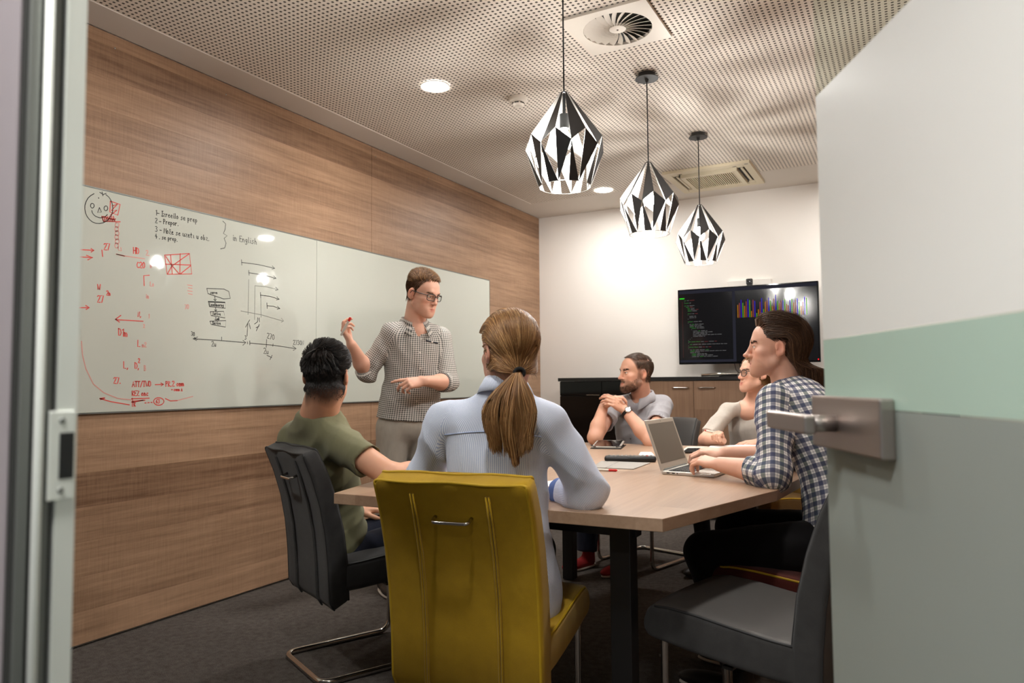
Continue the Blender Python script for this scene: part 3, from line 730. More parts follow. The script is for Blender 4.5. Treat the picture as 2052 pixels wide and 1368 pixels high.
 'red': [[(1.978, 1.949), (2.024, 1.944), (2.014, 1.892), (1.976, 1.900), (1.978, 1.949)], [(1.987, 1.930), (2.011, 1.943), (1.983, 1.906), (2.010, 1.915), (1.980, 1.886)], [(1.940, 1.872), (1.949, 1.849), (1.945, 1.862)], [(1.949, 1.874), (1.957, 1.851), (1.955, 1.864)], [(1.958, 1.876), (1.966, 1.852), (1.964, 1.866)], [(1.966, 1.877), (1.975, 1.854), (1.974, 1.868)], [(1.975, 1.879), (1.984, 1.856), (1.983, 1.870)], [(1.984, 1.881), (1.992, 1.857), (1.993, 1.872)], [(1.993, 1.883), (2.001, 1.859), (2.003, 1.874)], [(1.940, 1.872), (1.998, 1.868)], [(1.949, 1.852), (2.026, 1.864)], [(1.847, 1.708), (1.907, 1.714)], [(1.895, 1.720), (1.908, 1.714), (1.896, 1.705)], [(1.847, 1.676), (1.902, 1.681)], [(1.876, 1.687), (1.902, 1.681), (1.882, 1.668)], [(1.944, 1.721), (1.948, 1.693)], [(1.953, 1.748), (1.957, 1.753), (1.963, 1.752), (1.964, 1.746), (1.958, 1.734), (1.953, 1.724), (1.966, 1.725)], [(1.967, 1.754), (1.979, 1.756), (1.972, 1.726)], [(2.013, 1.713), (2.051, 1.710)], [(2.093, 1.757), (2.094, 1.729)], [(2.104, 1.758), (2.105, 1.729)], [(2.094, 1.743), (2.105, 1.744)], [(2.109, 1.758), (2.110, 1.729), (2.117, 1.731), (2.121, 1.742), (2.117, 1.755), (2.108, 1.758)], [(2.122, 1.689), (2.117, 1.692), (2.113, 1.681), (2.114, 1.669), (2.119, 1.665), (2.123, 1.669)], [(2.126, 1.689), (2.131, 1.694), (2.136, 1.692), (2.137, 1.686), (2.132, 1.676), (2.126, 1.666), (2.139, 1.667)], [(2.146, 1.695), (2.141, 1.685), (2.142, 1.672), (2.147, 1.667), (2.152, 1.675), (2.151, 1.690), (2.146, 1.695)], [(2.255, 1.745), (2.392, 1.774), (2.408, 1.673), (2.270, 1.654), (2.255, 1.745)], [(2.287, 1.752), (2.298, 1.659)], [(2.340, 1.765), (2.340, 1.664)], [(2.260, 1.702), (2.401, 1.717)], [(2.297, 1.699), (2.392, 1.773)], [(2.297, 1.698), (2.336, 1.665)], [(2.401, 1.714), (2.342, 1.664)], [(2.261, 1.739), (2.295, 1.699), (2.272, 1.655)], [(2.176, 1.637), (2.148, 1.632), (2.151, 1.585)], [(1.928, 1.565), (1.931, 1.542), (1.934, 1.558), (1.938, 1.542), (1.940, 1.566)], [(1.970, 1.539), (1.973, 1.542), (1.977, 1.540), (1.978, 1.536), (1.974, 1.529), (1.970, 1.522), (1.979, 1.522)], [(1.980, 1.533), (1.981, 1.522)], [(1.981, 1.529), (1.984, 1.533), (1.986, 1.530), (1.986, 1.522)], [(1.929, 1.512), (1.933, 1.516), (1.940, 1.515), (1.940, 1.508), (1.935, 1.497), (1.929, 1.486), (1.942, 1.487)], [(1.944, 1.516), (1.956, 1.518), (1.949, 1.487)], [(1.851, 1.455), (1.893, 1.459)], [(1.878, 1.467), (1.894, 1.459), (1.880, 1.450)], [(2.015, 1.417), (2.039, 1.436)], [(2.015, 1.417), (2.033, 1.405)], [(2.017, 1.415), (2.149, 1.417)], [(2.123, 1.437), (2.122, 1.459), (2.131, 1.437), (2.131, 1.459)], [(2.137, 1.438), (2.135, 1.433)], [(2.030, 1.376), (2.031, 1.344), (2.038, 1.345), (2.043, 1.357), (2.039, 1.372), (2.029, 1.376)], [(2.048, 1.370), (2.054, 1.376), (2.054, 1.342)], [(2.057, 1.360), (2.058, 1.342)], [(2.057, 1.355), (2.061, 1.360), (2.064, 1.353), (2.064, 1.341)], [(2.064, 1.353), (2.068, 1.359), (2.071, 1.352), (2.071, 1.341)], [(2.125, 1.327), (2.125, 1.297), (2.136, 1.298)], [(2.058, 1.226), (2.059, 1.196), (2.069, 1.196)], [(2.078, 1.197), (2.075, 1.190)], [(2.113, 1.223), (2.114, 1.195), (2.121, 1.196), (2.125, 1.207), (2.121, 1.219), (2.112, 1.223)], [(2.131, 1.196), (2.129, 1.189)], [(2.129, 1.239), (2.132, 1.242), (2.136, 1.240), (2.136, 1.236), (2.133, 1.229), (2.129, 1.223), (2.137, 1.222)], [(2.013, 1.150), (2.017, 1.154), (2.023, 1.152), (2.023, 1.146), (2.018, 1.137), (2.013, 1.128), (2.025, 1.127)], [(2.027, 1.153), (2.037, 1.153), (2.031, 1.127)], [(2.042, 1.127), (2.044, 1.128)], [(2.102, 1.111), (2.107, 1.136), (2.113, 1.111)], [(2.104, 1.120), (2.111, 1.120)], [(2.115, 1.136), (2.126, 1.136)], [(2.121, 1.136), (2.121, 1.111)], [(2.128, 1.136), (2.140, 1.136)], [(2.134, 1.136), (2.134, 1.111)], [(2.143, 1.110), (2.152, 1.137)], [(2.155, 1.137), (2.167, 1.137)], [(2.161, 1.137), (2.161, 1.111)], [(2.169, 1.136), (2.173, 1.112), (2.176, 1.128), (2.180, 1.112), (2.183, 1.137)], [(2.189, 1.137), (2.184, 1.129), (2.185, 1.116), (2.190, 1.112), (2.195, 1.118), (2.194, 1.132), (2.189, 1.137)], [(2.218, 1.120), (2.261, 1.121)], [(2.248, 1.128), (2.263, 1.121), (2.250, 1.114)], [(2.274, 1.135), (2.275, 1.111)], [(2.274, 1.135), (2.281, 1.135), (2.282, 1.127), (2.275, 1.123)], [(2.288, 1.111), (2.287, 1.136), (2.295, 1.134), (2.295, 1.126), (2.288, 1.124), (2.297, 1.111)], [(2.302, 1.111), (2.304, 1.113)], [(2.309, 1.133), (2.313, 1.137), (2.319, 1.135), (2.319, 1.130), (2.314, 1.121), (2.309, 1.113), (2.321, 1.112)], [(2.338, 1.126), (2.333, 1.121), (2.335, 1.113), (2.340, 1.113), (2.342, 1.120), (2.338, 1.126)], [(2.347, 1.126), (2.348, 1.112)], [(2.347, 1.122), (2.351, 1.126), (2.353, 1.122), (2.353, 1.112)], [(2.353, 1.122), (2.356, 1.126), (2.358, 1.121), (2.359, 1.113)], [(2.361, 1.126), (2.362, 1.113)], [(2.361, 1.123), (2.365, 1.127), (2.367, 1.122), (2.367, 1.113)], [(2.367, 1.122), (2.370, 1.127), (2.372, 1.121), (2.373, 1.113)], [(2.305, 1.095), (2.311, 1.095)], [(2.324, 1.096), (2.321, 1.097), (2.319, 1.093), (2.321, 1.089), (2.324, 1.090)], [(2.330, 1.097), (2.328, 1.094), (2.329, 1.090), (2.331, 1.089), (2.333, 1.093), (2.330, 1.097)], [(2.336, 1.097), (2.336, 1.089)], [(2.336, 1.094), (2.339, 1.097), (2.341, 1.095), (2.341, 1.089)], [(2.344, 1.097), (2.345, 1.089)], [(2.345, 1.094), (2.347, 1.097), (2.349, 1.095), (2.349, 1.089)], [(2.359, 1.088), (2.362, 1.103), (2.365, 1.088)], [(2.360, 1.094), (2.364, 1.094)], [(2.103, 1.070), (2.102, 1.093), (2.109, 1.091), (2.109, 1.084), (2.103, 1.082), (2.111, 1.070)], [(2.123, 1.092), (2.115, 1.093), (2.115, 1.070), (2.124, 1.070)], [(2.115, 1.082), (2.121, 1.082)], [(2.127, 1.092), (2.136, 1.092), (2.127, 1.070), (2.137, 1.070)], [(2.153, 1.082), (2.149, 1.078), (2.150, 1.070), (2.155, 1.069), (2.156, 1.076), (2.153, 1.082)], [(2.162, 1.082), (2.162, 1.069)], [(2.162, 1.077), (2.166, 1.082), (2.168, 1.078), (2.169, 1.069)], [(2.182, 1.080), (2.178, 1.082), (2.175, 1.075), (2.177, 1.069), (2.182, 1.070)], [(2.103, 1.059), (2.108, 1.040), (2.158, 1.048)], [(2.100, 1.056), (2.189, 1.057)], [(2.103, 1.045), (2.167, 1.048)], [(2.100, 1.041), (2.110, 1.041)], [(2.105, 1.041), (2.105, 1.021)], [(2.113, 1.021), (2.112, 1.041), (2.118, 1.039), (2.118, 1.033), (2.113, 1.031), (2.120, 1.021)], [(2.167, 1.035), (2.173, 1.035)], [(2.182, 1.036), (2.189, 1.036)], [(2.198, 1.037), (2.204, 1.037)], [(2.266, 1.040), (2.264, 1.033), (2.259, 1.028), (2.251, 1.024), (2.241, 1.022), (2.231, 1.023), (2.222, 1.027), (2.216, 1.032), (2.212, 1.038), (2.212, 1.044), (2.215, 1.050), (2.222, 1.055), (2.231, 1.058), (2.240, 1.058), (2.250, 1.056), (2.258, 1.052), (2.264, 1.046), (2.266, 1.040)], [(2.231, 1.051), (2.226, 1.044), (2.225, 1.036), (2.228, 1.032), (2.232, 1.036), (2.229, 1.041), (2.225, 1.038)], [(2.235, 1.050), (2.239, 1.051), (2.242, 1.048), (2.238, 1.042), (2.243, 1.038), (2.240, 1.032), (2.235, 1.033)], [(1.951, 1.061), (2.000, 1.046), (2.090, 1.029)], [(1.951, 1.061), (1.970, 1.063)], [(1.954, 1.056), (1.973, 1.062)], [(2.273, 1.053), (2.301, 1.041), (2.339, 1.042)]],
 'pink': [[(2.007, 1.856), (2.012, 1.859), (2.017, 1.858), (2.021, 1.853), (2.021, 1.847), (2.019, 1.840), (2.015, 1.836), (2.010, 1.835), (2.005, 1.839), (2.003, 1.844), (2.004, 1.851), (2.007, 1.856)], [(2.006, 1.837), (2.010, 1.840), (2.015, 1.838), (2.018, 1.834), (2.019, 1.827), (2.017, 1.821), (2.013, 1.817), (2.008, 1.816), (2.003, 1.819), (2.001, 1.825), (2.002, 1.832), (2.006, 1.837)], [(2.008, 1.819), (2.013, 1.821), (2.018, 1.820), (2.021, 1.815), (2.022, 1.809), (2.020, 1.802), (2.015, 1.798), (2.010, 1.798), (2.006, 1.801), (2.004, 1.807), (2.005, 1.813), (2.008, 1.819)], [(2.006, 1.800), (2.011, 1.802), (2.016, 1.801), (2.019, 1.796), (2.020, 1.789), (2.018, 1.783), (2.014, 1.779), (2.009, 1.779), (2.004, 1.782), (2.002, 1.788), (2.003, 1.794), (2.006, 1.800)], [(2.009, 1.781), (2.014, 1.784), (2.019, 1.782), (2.022, 1.778), (2.023, 1.771), (2.021, 1.765), (2.016, 1.761), (2.011, 1.760), (2.007, 1.763), (2.005, 1.769), (2.006, 1.776), (2.009, 1.781)], [(2.007, 1.762), (2.012, 1.764), (2.017, 1.763), (2.020, 1.758), (2.021, 1.752), (2.019, 1.746), (2.014, 1.742), (2.009, 1.741), (2.005, 1.744), (2.003, 1.750), (2.004, 1.757), (2.007, 1.762)], [(2.019, 1.746), (2.022, 1.732), (2.035, 1.731), (2.032, 1.746)], [(2.010, 1.713), (2.058, 1.711), (2.151, 1.712)], [(2.157, 1.750), (2.161, 1.754), (2.166, 1.752), (2.167, 1.747), (2.162, 1.738), (2.157, 1.730), (2.168, 1.730)], [(2.172, 1.730), (2.173, 1.731)], [(2.180, 1.685), (2.180, 1.673)], [(2.180, 1.681), (2.183, 1.686), (2.186, 1.683), (2.186, 1.674)], [(2.182, 1.606), (2.182, 1.586), (2.190, 1.586)], [(2.196, 1.599), (2.193, 1.594), (2.194, 1.588), (2.198, 1.587), (2.200, 1.593), (2.197, 1.599)], [(2.164, 1.538), (2.164, 1.527), (2.166, 1.527)], [(2.163, 1.544), (2.164, 1.544)], [(2.169, 1.539), (2.170, 1.527)], [(2.169, 1.534), (2.173, 1.539), (2.175, 1.536), (2.175, 1.527)], [(2.177, 1.450), (2.180, 1.454), (2.180, 1.434)], [(2.151, 1.400), (2.153, 1.403), (2.157, 1.402), (2.157, 1.398), (2.154, 1.392), (2.151, 1.387), (2.158, 1.387)], [(2.147, 1.307), (2.148, 1.296)], [(2.148, 1.304), (2.150, 1.308), (2.152, 1.304), (2.152, 1.296)], [(2.152, 1.304), (2.155, 1.308), (2.156, 1.303), (2.157, 1.296)], [(2.159, 1.315), (2.162, 1.318), (2.167, 1.317), (2.167, 1.312), (2.163, 1.304), (2.159, 1.297), (2.168, 1.297)], [(2.159, 1.210), (2.160, 1.186)], [(2.159, 1.210), (2.166, 1.209), (2.166, 1.201), (2.160, 1.199), (2.168, 1.196), (2.167, 1.187), (2.160, 1.186)], [(1.863, 1.310), (1.869, 1.251), (1.885, 1.192), (1.920, 1.125), (1.968, 1.086), (2.032, 1.060), (2.098, 1.051)], [(2.339, 1.042), (2.426, 1.060)], [(2.385, 1.615), (2.411, 1.614)], [(2.389, 1.601), (2.411, 1.600)], [(2.386, 1.586), (2.412, 1.585)], [(2.390, 1.572), (2.412, 1.570)], [(2.371, 1.515), (2.381, 1.516), (2.375, 1.494)], [(2.388, 1.517), (2.384, 1.509), (2.385, 1.499), (2.389, 1.495), (2.393, 1.501), (2.393, 1.513), (2.388, 1.517)]],
}

def ink(name, strokes, mat, w):
    vs, fs = [], []
    x = 0.0126
    for st in strokes:
        pts = [np.array(p, float) for p in st]
        L = len(pts)
        if L < 2:
            continue
        base = len(vs)
        for i, p in enumerate(pts):
            d = (pts[min(i + 1, L - 1)] - pts[max(i - 1, 0)])
            d = d / (np.linalg.norm(d) + 1e-9)
            nrm = np.array([-d[1], d[0]]) * w / 2
            if i == 0: p = p - d * w * 0.4
            if i == L - 1: p = p + d * w * 0.4
            vs.append((x, p[0] + nrm[0] - 0.45, p[1] + nrm[1] - 1.0))
            vs.append((x, p[0] - nrm[0] - 0.45, p[1] - nrm[1] - 1.0))
        for i in range(L - 1):
            a = base + 2 * i
            fs.append((a, a + 1, a + 3, a + 2))
    return raw(name, vs, fs, mat, wb, kind='stuff')
ink('black_writing', INK['black'], M['ink_black'], 0.0036)
ink('grey_writing', INK['grey'], M['ink_grey'], 0.0036)
ink('red_writing', INK['red'], M['ink_red'], 0.0046)
ink('faded_red_writing', INK['pink'], M['ink_pink'], 0.0044)

# =================================================================== SIDEBOARD AND SCREEN
CF, CB, CT = 5.92, 6.33, 1.152
t = thing('sideboard', 'long low wall cabinet, black glossy at the left and wood fronted, along the far wall', 'cabinet', (-2.751, CF, 0))
CWD = 3.05
box('worktop', (-0.012, -0.012, CT - 0.030), (CWD + 0.01, CB - CF, CT), M['black_top'], t, 0.002)
box('carcass', (0.0, 0.021, 0.085), (CWD, CB - CF, CT - 0.0305), M['black_plastic'], t)
box('plinth', (0.02, 0.05, 0.0), (CWD - 0.02, 0.07, 0.0845), M['black_plastic'], t)
sw = 0.4003
for k in range(7):
    x0, x1 = k * sw + 0.0018, (k + 1) * sw - 0.0018
    if k < 2:
        box('drawer_front', (x0, 0.0, 0.995), (x1, 0.020, CT - 0.034), M['black_gloss'], t, 0.0015)
        d = box('door', (x0, 0.0, 0.09), (x1, 0.020, 0.991), M['black_gloss'], t, 0.0015)
        hx = x1 - 0.075 if k == 0 else x0 + 0.075
        box('handle', (hx - 0.062, -0.014, 0.9985), (hx + 0.062, -0.0005, 1.0035), M['chrome'], d, 0.001)
    else:
        d = box('door', (x0, 0.0, 0.09), (x1, 0.020, CT - 0.034), M['wood_door'], t, 0.0015)
        hx = x1 - 0.105 if k % 2 == 0 else x0 + 0.105
        tube('handle', fillet([(hx - 0.068, -0.0005, 1.062), (hx - 0.055, -0.020, 1.062), (hx + 0.055, -0.020, 1.062), (hx + 0.068, -0.0005, 1.062)], 0.012), 0.0055, M['chrome'], d, 10)

# white cable cover on the wall behind the screen
o = box('cable_trunking', (-1.345, YB - 0.047, 1.16), (-0.985, YB - 0.0005, 1.965), M['wall_white'], None, 0.003)
tag(o, 'white cable cover on the wall, its top showing above the screen', 'cable cover')

tv = thing('television', 'wide black flat screen on a stand showing program code and a bar chart', 'television', (-1.159, 6.10, CT))
TW, TZ0, TZ1 = 0.556, 0.105, 0.740
box('casing', (-TW, 0.004, TZ0), (TW, 0.045, TZ1), M['black_plastic'], tv, 0.004)
for (a, b) in (((-TW, 0.0, TZ1 - 0.009), (TW, 0.0045, TZ1)), ((-TW, 0.0, TZ0), (TW, 0.0045, TZ0 + 0.016)), ((-TW, 0.0, TZ0 + 0.0161), (-TW + 0.009, 0.0045, TZ1 - 0.0091)), ((TW - 0.009, 0.0, TZ0 + 0.0161), (TW, 0.0045, TZ1 - 0.0091))):
    box('bezel', a, b, M['black_gloss'], tv, 0.0008)
def screen_mat():
    t_ = NT('lit_screen')
    t_.p(Base_Color=rgb(8, 8, 10), Roughness=0.10, Specular_IOR_Level=0.5, Emission_Color=rgb(30, 30, 33), Emission_Strength=0.25)
    return t_.m
M['screen'] = screen_mat()
scr = box('screen_panel', (-TW + 0.0095, 0.0015, TZ0 + 0.0165), (TW - 0.0095, 0.0042, TZ1 - 0.0095), M['screen'], tv)
SW_, SZ0, SZ1 = TW - 0.0095, TZ0 + 0.0165, TZ1 - 0.0095
def sq(vs, fs, x0, z0, x1, z1, y=0.0010):
    b = len(vs)
    vs += [(x0, y, z0), (x1, y, z0), (x1, y, z1), (x0, y, z1)]
    fs.append((b, b + 1, b + 2, b + 3))
def screen_marks(name, rects, mat):
    vs, fs = [], []
    for r in rects:
        sq(vs, fs, *r)
    return raw(name, vs, fs, mat, scr, kind='stuff')
EM = {k: emit('pixels_' + k, rgb(*c), s) for k, c, s in (('white', (190, 190, 190), 0.32), ('green', (90, 190, 90), 0.42), ('red', (190, 90, 90), 0.35), ('bright_green', (60, 220, 50), 0.8), ('panel', (62, 62, 74), 0.45), ('orange', (236, 150, 30), 0.5), ('rose', (200, 90, 110), 0.45), ('violet', (70, 50, 220), 0.6), ('lime', (120, 210, 70), 0.5), ('led', (255, 30, 40), 2.5))}
code = {'white': [], 'green': [], 'red': []}
cr = random.Random(4)
z = SZ1 - 0.075
lines = [(0, 'gwr'), (0, 'w'), (0, 'gw'), None, (0, 'gww'), (1, 'gr'), (2, 'gw'), (2, 'gwr'), (2, 'gw'), None, (2, 'gwwr'), (2, 'w'), (3, 'ww'), (3, 'ww'), (2, 'w'), None, (2, 'gww'), (2, 'w'), (3, 'wgww'), (3, 'www'), (3, 'gwww'), (4, 'gww'), (4, 'w'), (5, 'wgww'), (5, 'wwwww'), (5, 'wwww'), (5, 'wwwwwww'), (5, 'www'), (4, 'w'), (3, 'w'), (2, 'w'), (2, 'gggwrwr'), (2, 'w'), (3, 'gwwwwwwww'), (2, 'w'), (2, 'ggwrwr'), (2, 'w'), (3, 'wgwwg'), (3, 'gwwwwwww'), (3, 'www'), (4, 'gwww'), (4, 'gwwww'), (4, 'wwgwww')]
for ln in lines:
    z -= 0.01135
    if ln is None:
        continue
    x = -SW_ + 0.045 + ln[0] * 0.014
    for ch in ln[1]:
        L = cr.uniform(0.012, 0.046) if len(ln[1]) > 1 else 0.004
        key = {'w': 'white', 'g': 'green', 'r': 'red'}[ch]
        if x + L > -0.112:
            break
        n_ = max(1, int(L / 0.0042))
        for q in range(n_):
            hgt = cr.choice((0.0034, 0.0034, 0.0048))
            code[key].append((x, z, x + 0.0031, z + hgt))
            x += 0.0042
        x += 0.006
for k, rects in code.items():
    screen_marks('code_' + k, rects, EM[k])
screen_marks('window_frame', [(-0.104, SZ0, -0.080, SZ1 - 0.03), (-SW_, SZ0, -0.1045, SZ0 + 0.020), (-SW_, SZ1 - 0.028, SW_, SZ1)], EM['panel'])
screen_marks('title_tab', [(-SW_ + 0.004, SZ1 - 0.072, -SW_ + 0.046, SZ1 - 0.062)], EM['bright_green'])
screen_marks('line_numbers', [(-SW_ + 0.026, SZ1 - 0.10 - k * 0.01135, -SW_ + 0.030, SZ1 - 0.097 - k * 0.01135) for k in range(42)], EM['red'])
bars = {'orange': [], 'rose': [], 'violet': [], 'lime': []}
bx = -0.063
hh = [0.105, .12, .145, .12, .095, .13, .148, .14, .05, .14, .13, .03, .06, .12, .15, .06, .12, .13, .15, .125, .08, .14, .17, .12, .10, .12, .12, .13, .09, .08, .12, .13, .10, .12, .13, .10, .07, .10, .14, .13]
ks = ['orange', 'rose', 'violet', 'lime']
for i, h_ in enumerate(hh):
    bars[ks[i % 4]].append((bx, TZ0 + 0.375, bx + 0.0062, TZ0 + 0.375 + h_))
    bx += 0.0135
for k, rects in bars.items():
    screen_marks('chart_bars_' + k, rects, EM[k])
screen_marks('standby_light', [(TW - 0.018, TZ0 + 0.018, TW - 0.012, TZ0 + 0.026)], EM['led'])
box('stand_neck', (-0.045, 0.012, 0.012), (0.045, 0.038, TZ0 + 0.05), M['alu_dark'], tv, 0.003)
box('stand_plate', (-0.21, -0.075, 0.0), (0.21, 0.125, 0.010), M['black_plastic'], tv, 0.003)
tube('stand_rail', fillet([(-0.345, -0.10, 0.013), (-0.10, -0.10, 0.020), (0.10, -0.10, 0.020), (0.345, -0.10, 0.013)], 0.05), 0.012, M['chrome'], tv, 10)
for k, xx in enumerate((-0.09, -0.05)):
    tube('cable', [(xx, 0.046, TZ0 + 0.1), (xx - 0.02, 0.06, TZ0), (xx - 0.01, 0.075, 0.05), (xx + 0.03, 0.085, 0.014), (xx + 0.12, 0.10, 0.013)], 0.0025, M['black_plastic'], tv, 6)

t = thing('webcam', 'small black webcam perched on top of the flat screen', 'camera', (-1.124, 6.122, CT + TZ1))
box('body', (-0.024, -0.026, 0.010), (0.024, 0.016, 0.056), M['black_plastic'], t, 0.006)
o = lathe('lens', [(0.0, 0.0), (0.013, 0.0), (0.015, 0.003), (0.010, 0.005), (0.0, 0.0035)], M['black_gloss'], t, 20)
o.rotation_euler = (PI / 2, 0, 0); o.location = (0, -0.0262, 0.034)
box('clip', (-0.02, -0.024, 0.0006), (0.02, 0.022, 0.0098), M['black_plastic'], t, 0.002)

# =================================================================== CONFERENCE TABLE
TT = 0.75
tb = thing('conference_table', 'large wood topped conference table with black square legs in the middle of the room', 'table', (-1.15, 3.0, 0))
poly = [(-1.720, 1.885), (-0.595, 1.925), (-0.405, 2.590), (-0.365, 3.05), (-0.420, 3.55), (-0.600, 4.170), (-1.760, 4.110), (-1.860, 3.55), (-1.905, 3.0), (-1.860, 2.45)]
prism('tabletop', [(x + 1.15, y - 3.0) for x, y in poly], TT - 0.036, TT, M['wood_table'], tb, 0.0018)
for (x, y) in ((-0.7636, 2.0796, 0.6210)[:2], (-1.40, 2.06), (-1.7291, 3.8323, 0.0000)[:2], (-0.72, 3.80)):
    lg = box('leg', (x + 1.15 - 0.032, y - 3.0 - 0.032, 0.006), (x + 1.15 + 0.032, y - 3.0 + 0.032, TT - 0.037), M['black_metal'], tb, 0.003)
    o = lathe('foot', [(0.0, 0.0), (0.02, 0.0), (0.02, 0.006), (0.0, 0.006)], M['black_plastic'], lg, 12)
    o.location = (x + 1.15, y - 3.0, 0)
for (a, b) in (((-0.45, -0.93, 0.66), (0.43, -0.88, 0.712)), ((-0.45, 0.74, 0.66), (0.43, 0.79, 0.712)), ((-0.025, -0.879, 0.66), (0.025, 0.739, 0.712))):
    box('under_beam', a, b, M['black_metal'], tb, 0.002)

# =================================================================== CHAIRS
def loft(name, rings, mat, parent, cap=True, sub=0):
    bm = bmesh.new()
    R_ = [[bm.verts.new(p) for p in r] for r in rings]
    n = len(R_[0])
    for a, b in zip(R_[:-1], R_[1:]):
        for j in range(n):
            bm.faces.new((a[j], a[(j + 1) % n], b[(j + 1) % n], b[j]))
    if cap:
        bm.faces.new(R_[0]); bm.faces.new(R_[-1])
    o = from_bm(name, bm, mat, parent, True)
    md = o.modifiers.new('edges', 'EDGE_SPLIT'); md.split_angle = math.radians(55)
    return o

def rrect(hw, ht, r, n=5, bulge=0.0):
    """rounded rectangle outline, width 2hw, thickness 2ht; bulge pads the +v face"""
    pts = []
    for (cx, cy, a0) in ((hw - r, ht - r, 0), (-hw + r, ht - r, 90), (-hw + r, -ht + r, 180), (hw - r, -ht + r, 270)):
        for k in range(n + 1):
            a = math.radians(a0 + 90 * k / n)
            pts.append((cx + r * math.cos(a), cy + r * math.sin(a)))
    out = []
    for i, p in enumerate(pts):
        q = pts[(i + 1) % len(pts)]
        out.append(p)
        L = abs(q[0] - p[0])
        if L > hw:
            for k in range(1, 12):
                f = k / 12
                x = p[0] + (q[0] - p[0]) * f
                out.append((x, p[1] + bulge * (1 - (x / hw) ** 2) * (1 if p[1] > 0 else 0.6)))
    return out

BACK = [(-0.216, 0.290, 0.034), (-0.226, 0.31, 0.040), (-0.232, 0.44, 0.040), (-0.246, 0.56, 0.038), (-0.270, 0.67, 0.035), (-0.304, 0.775, 0.033), (-0.333, 0.840, 0.031), (-0.342, 0.859, 0.030), (-0.346, 0.868, 0.027)]
def chair_back(name, parent, mat, pip, hw=0.224):
    rings = []
    pts = [Vector((0, y, z)) for y, z, _ in BACK]
    for i, (y, z, th) in enumerate(BACK):
        tdir = (pts[min(i + 1, len(pts) - 1)] - pts[max(i - 1, 0)]).normalized()
        nrm = Vector((0, tdir.z, -tdir.y))              # towards the sitter
        k = 1.0 if 0 < i < len(BACK) - 1 else 0.975
        w_ = hw * (0.985 + 0.03 * math.sin(PI * i / (len(BACK) - 1)))
        rings.append([pts[i] + Vector((u * k, 0, 0)) + nrm * v for u, v in rrect(w_, th, 0.014, 4, 0.006)])
    o = loft(name, rings, mat, parent)
    def face_pt(i, u, s, lift):
        y, z, th = BACK[i]
        tdir = (pts[min(i + 1, len(pts) - 1)] - pts[max(i - 1, 0)]).normalized()
        nrm = Vector((0, tdir.z, -tdir.y))
        return pts[i] + Vector((u, 0, 0)) + nrm * s * (th + lift)
    for s in (-1, 1):
        loop = [face_pt(i, -hw + 0.008, s, -0.003) for i in range(0, 9)] + [face_pt(8, u, s, -0.003 - 0.004 * math.cos(u * 28)) for u in np.linspace(-hw + 0.02, hw - 0.02, 9)] + [face_pt(i, hw - 0.008, s, -0.003) for i in range(8, -1, -1)]
        tube('piping', fillet(loop, 0.01, 2), 0.0042, pip, o, 7)
    for u in (-0.108, 0.108):
        for du in (-0.004, 0.004):
            tube('seam', [face_pt(i, u + du + (0.018 if u < 0 else -0.018) * (0), -1, 0.0036 - (0.003 if i > 5 else 0)) for i in range(0, 7)], 0.0034, mat, o, 6)
    hp = [face_pt(5, u, -1, l) for u, l in ((-0.052, -0.004), (-0.052, 0.026), (0.052, 0.026), (0.052, -0.004))]
    tube('pull_handle', fillet(hp, 0.014, 4), 0.0050, M['chrome'], o, 10)
    return o

def chair_seat(name, parent, mat, top_mat, pip, hw=0.224):
    ys = [-0.205, -0.14, -0.04, 0.08, 0.17, 0.215, 0.232, 0.240]
    zt = [0.444, 0.446, 0.455, 0.468, 0.472, 0.466, 0.452, 0.43]
    zb = [0.336, 0.336, 0.342, 0.352, 0.362, 0.366, 0.372, 0.385]
    rings = []
    for y, a, b in zip(ys, zt, zb):
        c, h = (a + b) / 2, (a - b) / 2
        rings.append([Vector((u, y, c + v)) for u, v in rrect(hw, h, min(0.02, h * 0.8), 4, 0.006)])
    o = loft(name, rings, [mat, top_mat], parent)
    for f in o.data.polygons:
        if f.normal.z > 0.75 and f.center.y < 0.2:
            f.material_index = 1
    lp = [(-hw + 0.006, y, a - 0.007) for y, a in zip(ys[:6], zt[:6])] + [(hw - 0.006, y, a - 0.007) for y, a in zip(ys[5::-1], zt[5::-1])]
    tube('piping', fillet([Vector(p) for p in lp], 0.02, 3), 0.0042, pip, o, 7)
    return o

def make_chair(name, label, loc, rz, mat, top, pip):
    t = thing(name, label, 'chair', (loc[0], loc[1], 0), rz, 'padded cantilever chairs around the table')
    chair_back('backrest', t, mat, pip)
    chair_seat('seat', t, mat, top, pip)
    fx, r = 0.196, 0.0115
    path = [(-fx, 0.05, 0.41), (-fx, 0.190, 0.41), (-fx, 0.190, r + 0.001), (-fx, -0.285, r + 0.001), (fx, -0.285, r + 0.001), (fx, 0.190, r + 0.001), (fx, 0.190, 0.41), (fx, 0.05, 0.41)]
    tube('cantilever_frame', fillet(path, 0.055, 6), r, M['chrome'], t, 12)
    for s in (-1, 1):
        tube('bolt', [(s * fx, 0.196, 0.315), (s * fx, 0.2055, 0.315)], 0.004, M['brushed'], t, 8)
    box('cross_rail', (-fx, -0.02, 0.326), (fx, 0.01, 0.334), M['black_metal'], t)
    return t

def at_anchor(local, world, rz):
    c, s = math.cos(rz), math.sin(rz)
    return (world[0] - (local[0] * c - local[1] * s), world[1] - (local[0] * s + local[1] * c))

